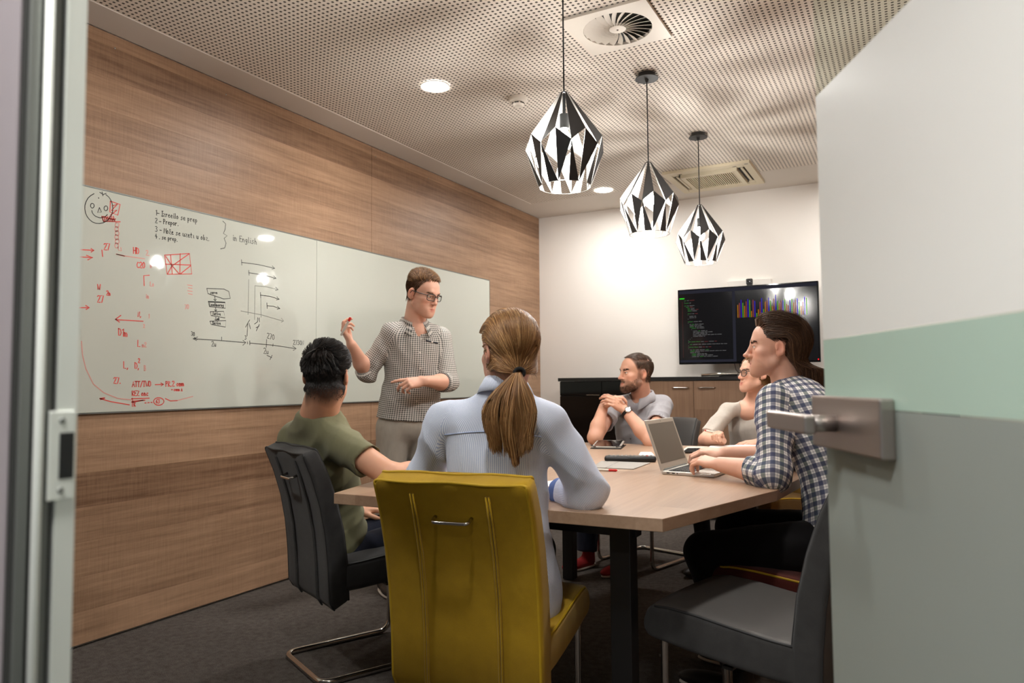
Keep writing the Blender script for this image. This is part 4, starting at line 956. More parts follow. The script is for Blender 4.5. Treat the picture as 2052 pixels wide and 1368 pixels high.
d2r = math.radians
def put_chair(name, label, local, world, deg, mat, top, pip):
    rz = d2r(deg)
    return make_chair(name, label, at_anchor(local, world, rz), rz, M[mat], M[top], M[pip])
put_chair('cantilever_chair', 'mustard yellow chair with its back to the doorway, nearest in the middle', (0, -0.373, 0.868), (-1.0604, 1.5837, 0.8770), 9, 'yellow_fabric', 'yellow_fabric', 'yellow_piping')
put_chair('cantilever_chair', 'dark grey chair under the man in the olive T-shirt', (0.226, -0.258, 0.30), (-1.9037, 2.0807, 0.3000), -25, 'grey_fabric', 'grey_fabric', 'dark_piping')
put_chair('cantilever_chair', 'empty dark grey chair in front, its leather seat partly behind the glass door', (-0.222, 0.225, 0.47), (-0.6967, 2.1013, 0.4700), 77, 'grey_fabric', 'grey_leather', 'dark_piping')
put_chair('cantilever_chair', 'maroon chair with ochre edging under the man in the plaid shirt', (-0.222, 0.0, 0.46), (-0.405, 2.62), 84, 'maroon_fabric', 'maroon_fabric', 'yellow_piping')
put_chair('cantilever_chair', 'grey leather chair behind the bearded man at the far end', (-0.196, 0.190, 0.0), (-1.3620, 4.1904, 0.0000), 165, 'grey_leather', 'grey_leather', 'dark_piping')
put_chair('cantilever_chair', 'ochre chair under the woman with glasses at the far end', (0.0, 0.0, 0.0), (-0.76, 4.50), 150, 'ochre_fabric', 'ochre_fabric', 'yellow_piping')

# =================================================================== THINGS ON THE TABLE
Z = TT + 0.0006
t = thing('laptop', 'open silver laptop on the table in front of the plaid shirt man', 'laptop', (-0.862, 2.985, Z), d2r(-5))
LW = 0.152
box('base', (0.0, -LW, 0.0), (0.212, LW, 0.0135), M['alu_laptop'], t, 0.003)
kb = box('keyboard_well', (0.022, -LW + 0.014, 0.0136), (0.122, LW - 0.014, 0.0142), M['black_plastic'], t)
kme = None
for r_ in range(6):
    for c_ in range(14):
        if r_ == 5 and 4 <= c_ <= 8 and c_ != 6:
            continue
        if kme is None:
            k_ = box('key', (-0.0068, -0.0084, 0.0), (0.0068, 0.0084, 0.0016), M['black_plastic'], kb, 0.0005); kme = k_.data
        else:
            k_ = bpy.data.objects.new('key', kme); col.objects.link(k_); k_.parent = kb
        k_.location = (0.030 + r_ * 0.0165, -LW + 0.025 + c_ * 0.0195, 0.0143)
        if r_ == 5 and c_ == 6:
            k_.scale = (1, 5.6, 1)
box('touchpad', (0.130, -0.05, 0.0136), (0.198, 0.05, 0.0140), M['alu_laptop'], t)
for yy, w_ in ((0.020, 0.012), (0.042, 0.012), (0.062, 0.004)):
    box('port', (yy, -LW - 0.0004, 0.0045), (yy + w_, -LW + 0.0005, 0.0090), M['black_plastic'], t)
lid = bpy.data.objects.new('lid', None)
lid = box('lid', (-0.0055, -LW, 0.0), (0.0, LW, 0.208), M['alu_laptop'], t, 0.0025)
lid.location = (-0.001, 0, 0.0145); lid.rotation_euler = (0, d2r(-19), 0)
box('bezel', (0.0001, -LW + 0.003, 0.004), (0.0009, LW - 0.003, 0.205), M['laptop_bezel'], lid, 0.0003)
box('display', (0.00095, -LW + 0.017, 0.026), (0.0014, LW - 0.017, 0.190), M['screen_off'], lid)
box('camera_dot', (0.00095, -0.002, 0.196), (0.0014, 0.002, 0.199), M['black_plastic'], lid)
tube('hinge_bar', [(-0.002, -LW + 0.03, 0.013), (-0.002, LW - 0.03, 0.013)], 0.005, M['alu_dark'], t, 10)

t = thing('tablet_in_folio', 'tablet in an open dark folio case by the bearded man elbow', 'tablet', (-1.50, 3.87, Z), d2r(14))
box('folio_cover', (-0.085, -0.125, 0.0), (0.085, 0.125, 0.004), M['black_plastic'], t, 0.0012)
w_ = box('tablet_body', (-0.080, -0.118, 0.0), (0.080, 0.118, 0.009), M['grey_card'], t, 0.003)
w_.location = (0, 0, 0.012); w_.rotation_euler = (d2r(4.5), 0, 0)
box('glass_front', (-0.070, -0.104, 0.0091), (0.070, 0.104, 0.0098), M['black_gloss'], w_)
for sx in (-1, 1):
    for sy in (-1, 1):
        b = box('corner_strap', (-0.018, -0.005, 0.0), (0.018, 0.005, 0.003), M['black_plastic'], w_, 0.0008)
        b.location = (sx * 0.070, sy * 0.108, 0.0092); b.rotation_euler = (0, 0, -sx * sy * PI / 4)
box('stand_flap', (-0.080, 0.035, 0.0042), (0.080, 0.050, 0.0135), M['black_plastic'], t, 0.001)

def slab(name, label, cat, pts, th, mat, group=None):
    c = Vector((sum(p[0] for p in pts) / len(pts), sum(p[1] for p in pts) / len(pts), Z))
    t = thing(name, label, cat, c, 0, group)
    prism('cover', [(p[0] - c.x, p[1] - c.y) for p in pts], 0.0, th, mat, t, 0.0006)
    return t
t = slab('folded_leaflet', 'grey folded leaflet lying beside the pen on the table', 'leaflet', [(-1.0354, 3.1844, 0.7500), (-1.0270, 2.9317, 0.7500), (-1.2086, 2.9146, 0.7500), (-1.2638, 3.1688, 0.7500)], 0.003, M['grey_card'])
a_, b_ = (-1.1770, 3.1580, 0.7530), (-1.1414, 2.8944, 0.7530)
cc = t.location
tube('fold_line', [(a_[0] - cc.x, a_[1] - cc.y, 0.0031), (b_[0] - cc.x, b_[1] - cc.y, 0.0031)], 0.0008, M['alu_dark'], t, 5)

t = thing('remote_control', 'long black remote control with small buttons on the table', 'remote control', (-1.143, 3.222, Z), math.atan2(0.075, 0.211))
box('body', (-0.118, -0.028, 0.0), (0.118, 0.028, 0.026), M['black_plastic'], t, 0.010)
bme = {}
for i in range(11):
    for j in range(3):
        kx = random.choice(['grey_card', 'alu_dark', 'alu_dark', 'red_plastic' if i == 9 else 'grey_card'])
        o = box('button', (-0.005, -0.004, 0.0), (0.005, 0.004, 0.0026), M[kx], t, 0.0008)
        o.location = (-0.095 + i * 0.019, -0.014 + j * 0.014, 0.0258)
t = slab('white_card', 'small white pad just behind the black remote control', 'note pad', [(-1.1602, 3.3865, 0.7500), (-1.0820, 3.3974, 0.7500), (-1.1559, 3.5737, 0.7500), (-1.2058, 3.5510, 0.7500)], 0.012, M['paper'])
t = slab('notebook', 'open white notebook under the hands of the woman with glasses', 'notebook', [(-0.9521, 3.8241, 0.7500), (-0.7155, 3.9020, 0.7500), (-0.7679, 4.3121, 0.7500), (-0.9892, 4.1094, 0.7500)], 0.006, M['paper'])
t = slab('tablet', 'flat black tablet with a pale edge beside the white notebook', 'tablet', [(-1.0485, 3.7363, 0.7500), (-0.9529, 3.7652, 0.7500), (-0.9871, 4.0433, 0.7500), (-1.0881, 3.9981, 0.7500)], 0.008, M['white_plastic'])
cc = t.location
pp = [(-1.0261, 3.6841, 0.7580), (-0.9409, 3.7083, 0.7580), (-0.9663, 3.9363, 0.7580), (-1.0575, 3.8955, 0.7580)]
prism('glass_front', [(p[0] - cc.x, p[1] - cc.y) for p in pp], 0.0081, 0.0088, M['black_gloss'], t)
t = slab('paper_sheet', 'white sheet of paper under the hand of the woman in blue', 'paper', [(-1.0671, 2.0554, 0.7500), (-1.0423, 2.2410, 0.7500), (-1.1822, 2.4897, 0.7500), (-1.2255, 2.3227, 0.7500)], 0.0012, M['paper'])

def pen(name, label, cat, a, b, r, c_body, c_tip, tipfrac=0.36, clip=True):
    a, b = Vector(a), Vector(b)
    L = (b - a).length
    t = thing(name, label, cat, a)
    t.rotation_euler = (b - a).to_track_quat('Z', 'Y').to_euler()
    lathe('barrel', [(0.0, 0.0), (r * 0.8, 0.001), (r, 0.006), (r, L * (1 - tipfrac)), (0.0, L * (1 - tipfrac))], M[c_body], t, 14)
    lathe('grip', [(0.0, L * (1 - tipfrac) + 0.0004), (r * 1.04, L * (1 - tipfrac) + 0.0004), (r * 1.04, L * 0.93), (r * 0.45, L * 0.975), (0.0, L * 0.976)], M[c_tip], t, 14)
    lathe('tip', [(0.0, L * 0.9765), (r * 0.42, L * 0.9765), (r * 0.2, L), (0.0, L)], M['white_plastic'], t, 10)
    if clip:
        box('clip', (-0.0015, r * 0.95, 0.008), (0.0015, r * 1.35, L * 0.3), M[c_body], t)
    return t
pa, pb = (-1.1668, 2.8245, 0.7555), (-1.0601, 2.8372, 0.7555)
pen('ballpoint_pen', 'white ballpoint pen with a red grip lying by the grey leaflet', 'pen', pa, pb, 0.0049, 'white_plastic', 'red_plastic')

# =================================================================== PEOPLE: distance-field modelling
V = lambda *a: np.array(a, dtype=np.float64)
def unit(v):
    v = np.asarray(v, float)
    return v / (np.linalg.norm(v) + 1e-12)

def smin(a, b, k):
    if k <= 0:
        return np.minimum(a, b)
    h = np.maximum(k - np.abs(a - b), 0.0) / k
    return np.minimum(a, b) - h * h * k * 0.25
def smax(a, b, k):
    return -smin(-a, -b, k)

class Prim:
    def __init__(self, fn, c, r, k=0.0, op='+'):
        self.fn, self.c, self.r, self.k, self.op = fn, np.asarray(c, float), r, k, op

def cone(a, b, ra, rb, k=0.02, op='+'):
    a, b = np.asarray(a, float), np.asarray(b, float)
    ab = b - a
    L2 = ab.dot(ab) + 1e-12
    def fn(P):
        t = np.clip(((P - a) @ ab) / L2, 0, 1)
        return np.linalg.norm(P - a - t[..., None] * ab, axis=-1) - (ra + (rb - ra) * t)
    return Prim(fn, (a + b) / 2, np.sqrt(L2) / 2 + max(ra, rb), k, op)

def ell(c, r, k=0.02, op='+', R=None):
    c, r = np.asarray(c, float), np.asarray(r, float)
    def fn(P):
        q = P - c
        if R is not None:
            q = q @ R
        k0 = np.linalg.norm(q / r, axis=-1)
        k1 = np.linalg.norm(q / (r * r), axis=-1) + 1e-9
        return k0 * (k0 - 1.0) / k1
    return Prim(fn, c, float(max(r)), k, op)

def ball(c, r, k=0.01, op='+'):
    c = np.asarray(c, float)
    return Prim(lambda P: np.linalg.norm(P - c, axis=-1) - r, c, r, k, op)

def half(c, n, r, k=0.004, off=0.0):
    """keep only the side of a plane that the normal n points away from, near c"""
    c, n = np.asarray(c, float), unit(n)
    def fn(P):
        inside = np.linalg.norm(P - c, axis=-1) - r
        return np.maximum(-((P - c) @ n) + off, inside)
    return Prim(fn, c, r, k, '-')

class Torso:
    """elliptic tube along a spine; rows of (centre, right vector, half width, half depth)"""
    def __init__(self, rows, k=0.03, grow=0.0, flat=2.3):
        n = 6
        C = np.array([r[0] for r in rows], float); Rv = np.array([unit(r[1]) for r in rows])
        A = np.array([r[2] for r in rows], float) + grow; B = np.array([r[3] for r in rows], float) + grow
        m = len(rows)
        s = np.linspace(0, m - 1, (m - 1) * n + 1)
        def cr(X):
            out = []
            for t in s:
                i = min(int(t), m - 2); f = t - i
                p0, p1, p2, p3 = X[max(i - 1, 0)], X[i], X[i + 1], X[min(i + 2, m - 1)]
                out.append(0.5 * ((2 * p1) + (-p0 + p2) * f + (2 * p0 - 5 * p1 + 4 * p2 - p3) * f * f + (-p0 + 3 * p1 - 3 * p2 + p3) * f ** 3))
            return np.array(out)
        self.C, self.R, self.A, self.B = cr(C), cr(Rv), cr(A), cr(B)
        self.L = np.concatenate([[0], np.cumsum(np.linalg.norm(np.diff(self.C, axis=0), axis=1))])
        T = np.gradient(self.C, axis=0); self.T = T / np.linalg.norm(T, axis=1)[:, None]
        self.R = self.R - (self.R * self.T).sum(1)[:, None] * self.T
        self.R /= np.linalg.norm(self.R, axis=1)[:, None]
        self.F = np.cross(self.T, self.R)          # towards the front when the rows run upward
        self.flat = flat
        self.ax = unit(self.C[-1] - self.C[0])
        mid = (self.C.min(0) + self.C.max(0)) / 2
        self.prim = Prim(lambda P: self.eval(P)[0], mid, float(np.linalg.norm(self.C - mid, axis=1).max() + max(A.max(), B.max())), k)
        self.Rm = float(np.mean(self.A + self.B) / 2)
    def eval(self, P):
        sh = P.shape[:-1]
        Q = P.reshape(-1, 3)
        pc = (self.C - self.C[0]) @ self.ax
        pq = (Q - self.C[0]) @ self.ax
        x = np.interp(pq, pc, np.arange(len(pc)))
        i = np.clip(x.astype(int), 0, len(pc) - 2); f = x - i
        lerp = lambda X: X[i] + (X[i + 1] - X[i]) * (f[:, None] if X.ndim > 1 else f)
        q = Q - lerp(self.C)
        Rv, Fv = lerp(self.R), lerp(self.F)
        aa, bb = lerp(self.A), lerp(self.B)
        u, v = (q * Rv).sum(1), (q * Fv).sum(1)
        p_ = self.flat
        k0 = (np.abs(u / aa) ** p_ + np.abs(v / bb) ** p_) ** (1 / p_)
        dd = np.hypot(u, v) * (1 - 1 / np.maximum(k0, 1e-6))
        w = np.maximum(pq - pc[-1], 0) + np.maximum(-pq, 0)
        best = np.where(w > 0, np.hypot(np.maximum(dd, 0), w), dd)
        U = np.arctan2(u * bb, v * aa)
        W = lerp(self.L) + np.where(pq > pc[-1], pq - pc[-1], 0)
        return best.reshape(sh), U.reshape(sh), W.reshape(sh)

def field(prims, P, bc=None, br=0.0, disp=None):
    """P (B,n,3) with block centres bc, or (n,3)"""
    if bc is None:
        acc = np.full(P.shape[:-1], 1.0)
        for p in prims:
            d = p.fn(P)
            acc = smin(acc, d, p.k) if p.op == '+' else smax(acc, -d, p.k)
    else:
        acc = np.full(P.shape[:-1], 1.0)
        for p in prims:
            m = np.linalg.norm(bc - p.c, axis=1) < br + p.r + p.k + 0.012
            if not m.any():
                continue
            d = p.fn(P[m])
            acc[m] = smin(acc[m], d, p.k) if p.op == '+' else smax(acc[m], -d, p.k)
    if disp is not None:
        acc = acc + disp(P)
    return acc

def surface(prims, h, disp=None, margin=0.012):
    """surface nets over sparse blocks -> vertices, quads"""
    NB = 8
    lo = np.min([p.c - p.r for p in prims if p.op == '+'], axis=0) - margin
    hi = np.max([p.c + p.r for p in prims if p.op == '+'], axis=0) + margin
    bs = NB * h
    nb = np.ceil((hi - lo) / bs).astype(int)
    g = np.stack(np.meshgrid(*[np.arange(n) for n in nb], indexing='ij'), -1).reshape(-1, 3)
    bc = lo + (g + 0.5) * bs
    br = bs * 0.8661
    keep = np.zeros(len(g), bool)
    for ch in np.array_split(np.arange(len(g)), max(1, len(g) // 60000)):
        d = field(prims, bc[ch][:, None, :], bc[ch], br)[:, 0]
        keep[ch] = np.abs(d) < br * 1.25 + margin
    g, bc = g[keep], bc[keep]
    loc = np.stack(np.meshgrid(*[np.arange(NB + 1)] * 3, indexing='ij'), -1).reshape(-1, 3)
    dims = nb * NB + 2
    cellV, cellK, edges = [], [], []
    for ch in np.array_split(np.arange(len(g)), max(1, len(g) // 900)):
        if len(ch) == 0:
            continue
        gi = g[ch][:, None, :] * NB + loc[None]
        P = lo + gi * h
        D = field(prims, P, bc[ch], br, disp).reshape(len(ch), NB + 1, NB + 1, NB + 1)
        S = D < 0
        c8 = [(i, j, k) for i in (0, 1) for j in (0, 1) for k in (0, 1)]
        sub = lambda A, o: A[:, o[0]:o[0] + NB, o[1]:o[1] + NB, o[2]:o[2] + NB]
        cnt = sum(sub(S, o).astype(np.int8) for o in c8)
        act = (cnt > 0) & (cnt < 8)
        b, i, j, k = np.nonzero(act)
        if len(b) == 0:
            continue
        vals = {o: D[b, i + o[0], j + o[1], k + o[2]] for o in c8}
        acc = np.zeros((len(b), 3)); num = np.zeros(len(b))
        for o in c8:
            for ax in range(3):
                if o[ax] == 0:
                    q = list(o); q[ax] = 1; q = tuple(q)
                    v0, v1 = vals[o], vals[q]
                    m = (v0 < 0) != (v1 < 0)
                    t = np.where(m, v0 / np.where(m, v0 - v1, 1), 0)
                    pt = np.array(o, float)[None] + t[:, None] * np.eye(3)[ax][None]
                    acc += pt * m[:, None]; num += m
        pos = acc / num[:, None]
        base = g[ch][b] * NB + np.stack([i, j, k], 1)
        cellV.append(lo + (base + pos) * h)
        cellK.append((base[:, 0] * dims[1] + base[:, 1]) * dims[2] + base[:, 2])
        for ax in range(3):
            o1 = [0, 0, 0]; o1[ax] = 1
            S0 = sub(S, (0, 0, 0)); S1 = sub(S, tuple(o1))
            b2, i2, j2, k2 = np.nonzero(S0 != S1)
            e = g[ch][b2] * NB + np.stack([i2, j2, k2], 1)
            edges.append((ax, e, S0[b2, i2, j2, k2]))
    Vv = np.concatenate(cellV); K = np.concatenate(cellK)
    order = np.argsort(K); Ks = K[order]; Vv = Vv[order]
    quads = []
    for ax, e, s0 in edges:
        a1, a2 = (ax + 1) % 3, (ax + 2) % 3
        ids = []
        ok = np.ones(len(e), bool)
        for (d1, d2) in ((0, 0), (-1, 0), (-1, -1), (0, -1)):
            c = e.copy(); c[:, a1] += d1; c[:, a2] += d2
            ok &= (c >= 0).all(1)
            kk = (c[:, 0] * dims[1] + c[:, 1]) * dims[2] + c[:, 2]
            ix = np.clip(np.searchsorted(Ks, kk), 0, len(Ks) - 1)
            ok &= Ks[ix] == kk
            ids.append(ix)
        q = np.stack(ids, 1)[ok]
        s = s0[ok]
        q[~s] = q[~s][:, ::-1]
        quads.append(q)
    return Vv, np.concatenate(quads)

def grid_mesh(name, Vv, Q, mats, parent=None, smooth_it=1, color=None, uvfn=None, kind=None):
    if smooth_it:
        n = len(Vv)
        e = np.concatenate([Q[:, [0, 1]], Q[:, [1, 2]], Q[:, [2, 3]], Q[:, [3, 0]]])
        for lam in ([0.45, -0.42] if smooth_it == 1 else [0.55, -0.50] * smooth_it):
            s = np.zeros((n, 3)); c = np.zeros(n)
            for ax in range(3):
                s[:, ax] = np.bincount(e[:, 0], Vv[e[:, 1], ax], n) + np.bincount(e[:, 1], Vv[e[:, 0], ax], n)
            c = np.bincount(e[:, 0], minlength=n) + np.bincount(e[:, 1], minlength=n)
            Vv = Vv + lam * (s / np.maximum(c, 1)[:, None] - Vv)
    me = bpy.data.meshes.new(name)
    me.vertices.add(len(Vv)); me.vertices.foreach_set('co', Vv.astype(np.float32).ravel())
    me.loops.add(Q.size); me.loops.foreach_set('vertex_index', Q.astype(np.int32).ravel())
    me.polygons.add(len(Q)); me.polygons.foreach_set('loop_start', np.arange(0, Q.size, 4, dtype=np.int32))
    me.update(calc_edges=True)
    if color is not None:
        cc = np.ones((len(Vv), 4), np.float32); cc[:, :3] = color(Vv)
        at = me.attributes.new('Col', 'FLOAT_COLOR', 'POINT'); at.data.foreach_set('color', cc.ravel())
    if uvfn is not None:
        uv = uvfn(Vv, Q)
        lay = me.uv_layers.new(name='UVMap'); lay.data.foreach_set('uv', uv.astype(np.float32).ravel())
    return link(name, me, mats, parent, True, kind)

# ------------------------------------------------------------------ frames
def frame_of(fwd, up=(0, 0, 1), roll=0.0):
    """columns: right, forward, up"""
    f = unit(fwd); r = unit(np.cross(f, up)); u = np.cross(r, f)
    if roll:
        c, s = math.cos(roll), math.sin(roll)
        r, u = r * c + u * s, -r * s + u * c
    return np.stack([r, f, u], 1)

# ------------------------------------------------------------------ head
def head_prims(fp):
    """face and skull in head space: x right, y forward, z up, origin between the ears"""
    j = fp.get('jaw', 1.0); nz = fp.get('nose', 1.0); el_ = fp.get('long', 0.0)
    P = []
    P.append(ell((0, -0.014, 0.040), (0.0755, 0.097, 0.084), 0.02))
    P.append(ell((0, 0.028, -0.030), (0.060 * j, 0.063, 0.080), 0.035))
    P.append(ell((0, 0.038, 0.046), (0.060, 0.050, 0.046), 0.03))
    for s in (-1, 1):
        P.append(cone((s * 0.056 * j, 0.004, -0.058), (s * 0.018, 0.070, -0.104 - el_), 0.017, 0.016, 0.022))
        P.append(ell((s * 0.044, 0.060, -0.020), (0.020, 0.021, 0.017), 0.022))
        P.append(cone((s * 0.034, 0.056, -0.060), (s * 0.020, 0.072, -0.080), 0.022, 0.018, 0.03))
    P.append(ell((0, 0.082, -0.100 - el_), (0.021 * j, 0.0165, 0.016), 0.02))
    P.append(cone((-0.026, 0.084, 0.026), (0.026, 0.084, 0.026), 0.0115, 0.0115, 0.018))
    P.append(ell((0, 0.080, -0.070), (0.030, 0.015, 0.022), 0.018))
    for s in (-1, 1):
        P.append(ell((s * 0.031, 0.100, 0.004), (0.019, 0.016, 0.0125), 0.014, '-'))
        P.append(ball((s * 0.031, 0.0760, 0.004), 0.0160, 0.004))
        P.append(ell((s * 0.0315, 0.0945, 0.0022), (0.0148, 0.0085, 0.0048), 0.0015, '-'))
        P.append(ell((s * 0.0410, 0.0885, 0.0022), (0.0085, 0.0080, 0.0042), 0.0015, '-'))
        P.append(cone((s * 0.020, 0.0895, 0.0115), (s * 0.043, 0.0835, 0.0105), 0.0036, 0.0030, 0.006))
    P.append(cone((0, 0.090, 0.020), (0, 0.1065 + 0.006 * (nz - 1), -0.022), 0.0072, 0.0090, 0.012))
    P.append(ell((0, 0.1085 + 0.010 * (nz - 1), -0.031), (0.0115, 0.0125 * nz, 0.0098), 0.009))
    for s in (-1, 1):
        P.append(ell((s * 0.0125, 0.098, -0.0345), (0.0078, 0.0100, 0.0075), 0.006))
        P.append(ell((s * 0.0065, 0.104, -0.0425), (0.0032, 0.0050, 0.0032), 0.003, '-'))
    P.append(cone((0, 0.0965, -0.046), (0, 0.0955, -0.056), 0.0032, 0.0040, 0.008))
    mw = fp.get('mouth', 1.0); sm = fp.get('smile', 0.0)
    for s in (-1, 1):
        P.append(cone((s * 0.003, 0.0945, -0.0640), (s * 0.0235 * mw, 0.0850, -0.0675 + sm), 0.0066, 0.0036, 0.004))
        P.append(cone((0, 0.0925, -0.0755), (s * 0.0215 * mw, 0.0845, -0.0705 + sm), 0.0080, 0.0042, 0.004))
        P.append(cone((0, 0.1015, -0.0692), (s * 0.026 * mw, 0.0890, -0.0690 + sm), 0.0024, 0.0018, 0.0015, '-'))
    for s in (-1, 1):                                  # ears
        a = math.radians(20) * s
        R = np.array([[math.cos(a), -math.sin(a), 0], [math.sin(a), math.cos(a), 0], [0, 0, 1]])
        t = math.radians(-10)
        Rt = np.array([[1, 0, 0], [0, math.cos(t), -math.sin(t)], [0, math.sin(t), math.cos(t)]])
        R = R @ Rt
        c = np.array((s * 0.080, -0.012, -0.002))
        P.append(ell(c, (0.0085, 0.0185, 0.031), 0.006, R=R))
        P.append(ell(c + (s * -0.003, 0.007, -0.024), (0.0075, 0.0095, 0.012), 0.006, R=R))
        P.append(ell(c + (s * 0.0095, 0.002, 0.003), (0.0070, 0.0115, 0.021), 0.003, '-', R=R))
        P.append(cone(c + (s * 0.0015, 0.013, -0.007), c + (s * 0.0015, 0.0125, 0.001), 0.0042, 0.003, 0.003))
    return P

class Head:
    def __init__(self, c, fwd, scale=1.0, roll=0.0, fp=None):
        self.c = np.asarray(c, float); self.R = frame_of(fwd, roll=roll); self.s = scale
        self.fp = fp or {}
        self.P = head_prims(self.fp)
        self.prim = Prim(self.sdf, self.c, 0.165 * scale, 0.022)
    def loc(self, P):
        return ((P - self.c) @ self.R) / self.s
    def world(self, p):
        return self.c + (np.asarray(p, float) * self.s) @ self.R.T
    def sdf(self, P):
        q = self.loc(P); sh = q.shape[:-1]
        f = q.reshape(-1, 3)
        return field(self.P, f).reshape(sh) * self.s
    def lsdf(self, q):
        return field(self.P, q)
    def skull(self, q):
        """smooth scalp surface used to lay hair on (head space)"""
        d = ell((0, -0.014, 0.040), (0.0755, 0.097, 0.084)).fn(q)
        d = smin(d, ell((0, 0.028, -0.030), (0.060, 0.063, 0.080)).fn(q), 0.035)
        d = smin(d, ell((0, 0.045, 0.045), (0.060, 0.050, 0.046)).fn(q), 0.03)
        d = smin(d, cone(self.fp.get('nb', (0, -0.026, -0.19)), (0, -0.027, -0.045), *self.fp.get('neck', (0.056, 0.060))).fn(q), 0.025)
        return d
    def project(self, q, h, it=5):
        q = q.copy()
        for _ in range(it):
            d = self.skull(q)
            g = np.stack([self.skull(q + e) - self.skull(q - e) for e in np.eye(3) * 1e-3], -1) / 2e-3
            g /= np.linalg.norm(g, axis=-1, keepdims=True) + 1e-9
            q = q - (d - h)[..., None] * g
        return q
    def normal(self, q):
        g = np.stack([self.skull(q + e) - self.skull(q - e) for e in np.eye(3) * 1e-3], -1)
        return g / (np.linalg.norm(g, axis=-1, keepdims=True) + 1e-9)

# ------------------------------------------------------------------ hand
def hand_prims(W, D, N, side, curl=(0.4, 0.5, 0.6, 0.7), spread=0.10, thumb=(0.55, 0.35, 0.3), scale=1.0, k=0.006, fcurl=None):
    """W wrist, D towards the knuckles, N back-of-hand normal, side +1 right / -1 left hand"""
    W = np.asarray(W, float); D = unit(D); N = unit(N - np.dot(N, D) * D)
    T = np.cross(N, D) * side                                       # towards the thumb
    s = scale
    P = []
    kn = []
    offs = (0.026, 0.0085, -0.0095, -0.0265); ln = (0.088, 0.091, 0.086, 0.078)
    for o, l in zip(offs, ln):
        q = W + (D * l + T * o - N * (0.0015 + abs(o) * 0.08)) * s
        kn.append(q)
        P.append(cone(W + (T * o * 0.55 + D * 0.010) * s, q, 0.0135 * s, 0.0098 * s, 0.012))
    P.append(ell(W + D * 0.05 * s - N * 0.007 * s, np.array((0.033, 0.036, 0.011)) * s, 0.012, R=np.stack([T, D, N], 1)))
    segs = ((0.042, 0.025, 0.020), (0.046, 0.029, 0.021), (0.042, 0.027, 0.020), (0.033, 0.020, 0.018))
    rad = ((0.0092, 0.0084, 0.0076, 0.0062), (0.0094, 0.0086, 0.0077, 0.0062), (0.0090, 0.0082, 0.0073, 0.0060), (0.0080, 0.0071, 0.0064, 0.0053))
    for f in range(4):
        c = curl[f]
        ang3 = (c * 0.9, c * 1.15, c * 0.75) if fcurl is None or fcurl[f] is None else fcurl[f]
        sp = (1.5 - f) * spread
        d = unit(D * math.cos(sp) + T * math.sin(sp))
        p = kn[f]; a = 0.0
        for q in range(3):
            a += ang3[q]
            v = d * math.cos(a) - N * math.sin(a)
            e = p + v * segs[f][q] * s
            P.append(cone(p, e, rad[f][q] * s, rad[f][q + 1] * s, 0.0035 if q else k))
            p = e
    # thumb leaves the side of the palm near its base
    b = W + (T * 0.022 + D * 0.018 - N * 0.006) * s
    a1, a2, a3 = thumb                                     # opening from the palm edge, drop towards the palm, bend
    d1 = unit(D * math.cos(a1) + T * math.sin(a1) - N * a2)
    p1 = b + d1 * 0.042 * s
    d2 = unit(d1 * math.cos(a3) + (D - T * 0.6) * math.sin(a3) - N * 0.1)
    p2 = p1 + d2 * 0.032 * s
    d3 = unit(d2 * math.cos(a3) + (D - T * 0.8) * math.sin(a3))
    p3 = p2 + d3 * 0.025 * s
    P.append(cone(b, p1, 0.0165 * s, 0.0115 * s, 0.012))
    P.append(cone(p1, p2, 0.0108 * s, 0.0095 * s, 0.004))
    P.append(cone(p2, p3, 0.0094 * s, 0.0072 * s, 0.004))
    return P

def arm_prims(S, E, W, r=(0.050, 0.041, 0.043, 0.027), k=0.02):
    S, E, W = map(lambda v: np.asarray(v, float), (S, E, W))
    return [cone(S, E, r[0], r[1], k), cone(E, E + (W - E) * 0.35, r[1], r[2], k), cone(E + (W - E) * 0.35, W, r[2], r[3], k)]

# ------------------------------------------------------------------ materials for people
def skin_mat(name):
    t = NT(name)
    a = t.n('ShaderNodeAttribute', attribute_name='Col').outputs['Color']
    n_ = t.noise(t.obj(), 90, 4, 0.6)
    c = t.mix(t.math('MULTIPLY', n_, 0.10), a, rgb(176, 96, 72))
    t.p(Base_Color=c, Roughness=0.48, Specular_IOR_Level=0.4, Subsurface_Weight=0.08, Subsurface_Scale=0.006, Subsurface_Radius=(1.0, 0.35, 0.2))
    t.bump(t.noise(t.obj(), 500, 3, 0.6), 0.08, 0.001)
    return t.m
M['skin'] = skin_mat('skin')
def hair_mat(name):
    t = NT(name)
    a = t.n('ShaderNodeAttribute', attribute_name='Col').outputs['Color']
    t.p(Base_Color=a, Roughness=0.42, Specular_IOR_Level=0.35)
    return t.m
M['hair'] = hair_mat('hair')
M['eye'] = hair_mat('eye')
M['eye'].node_tree.nodes['Principled BSDF'].inputs['Roughness'].default_value = 0.08

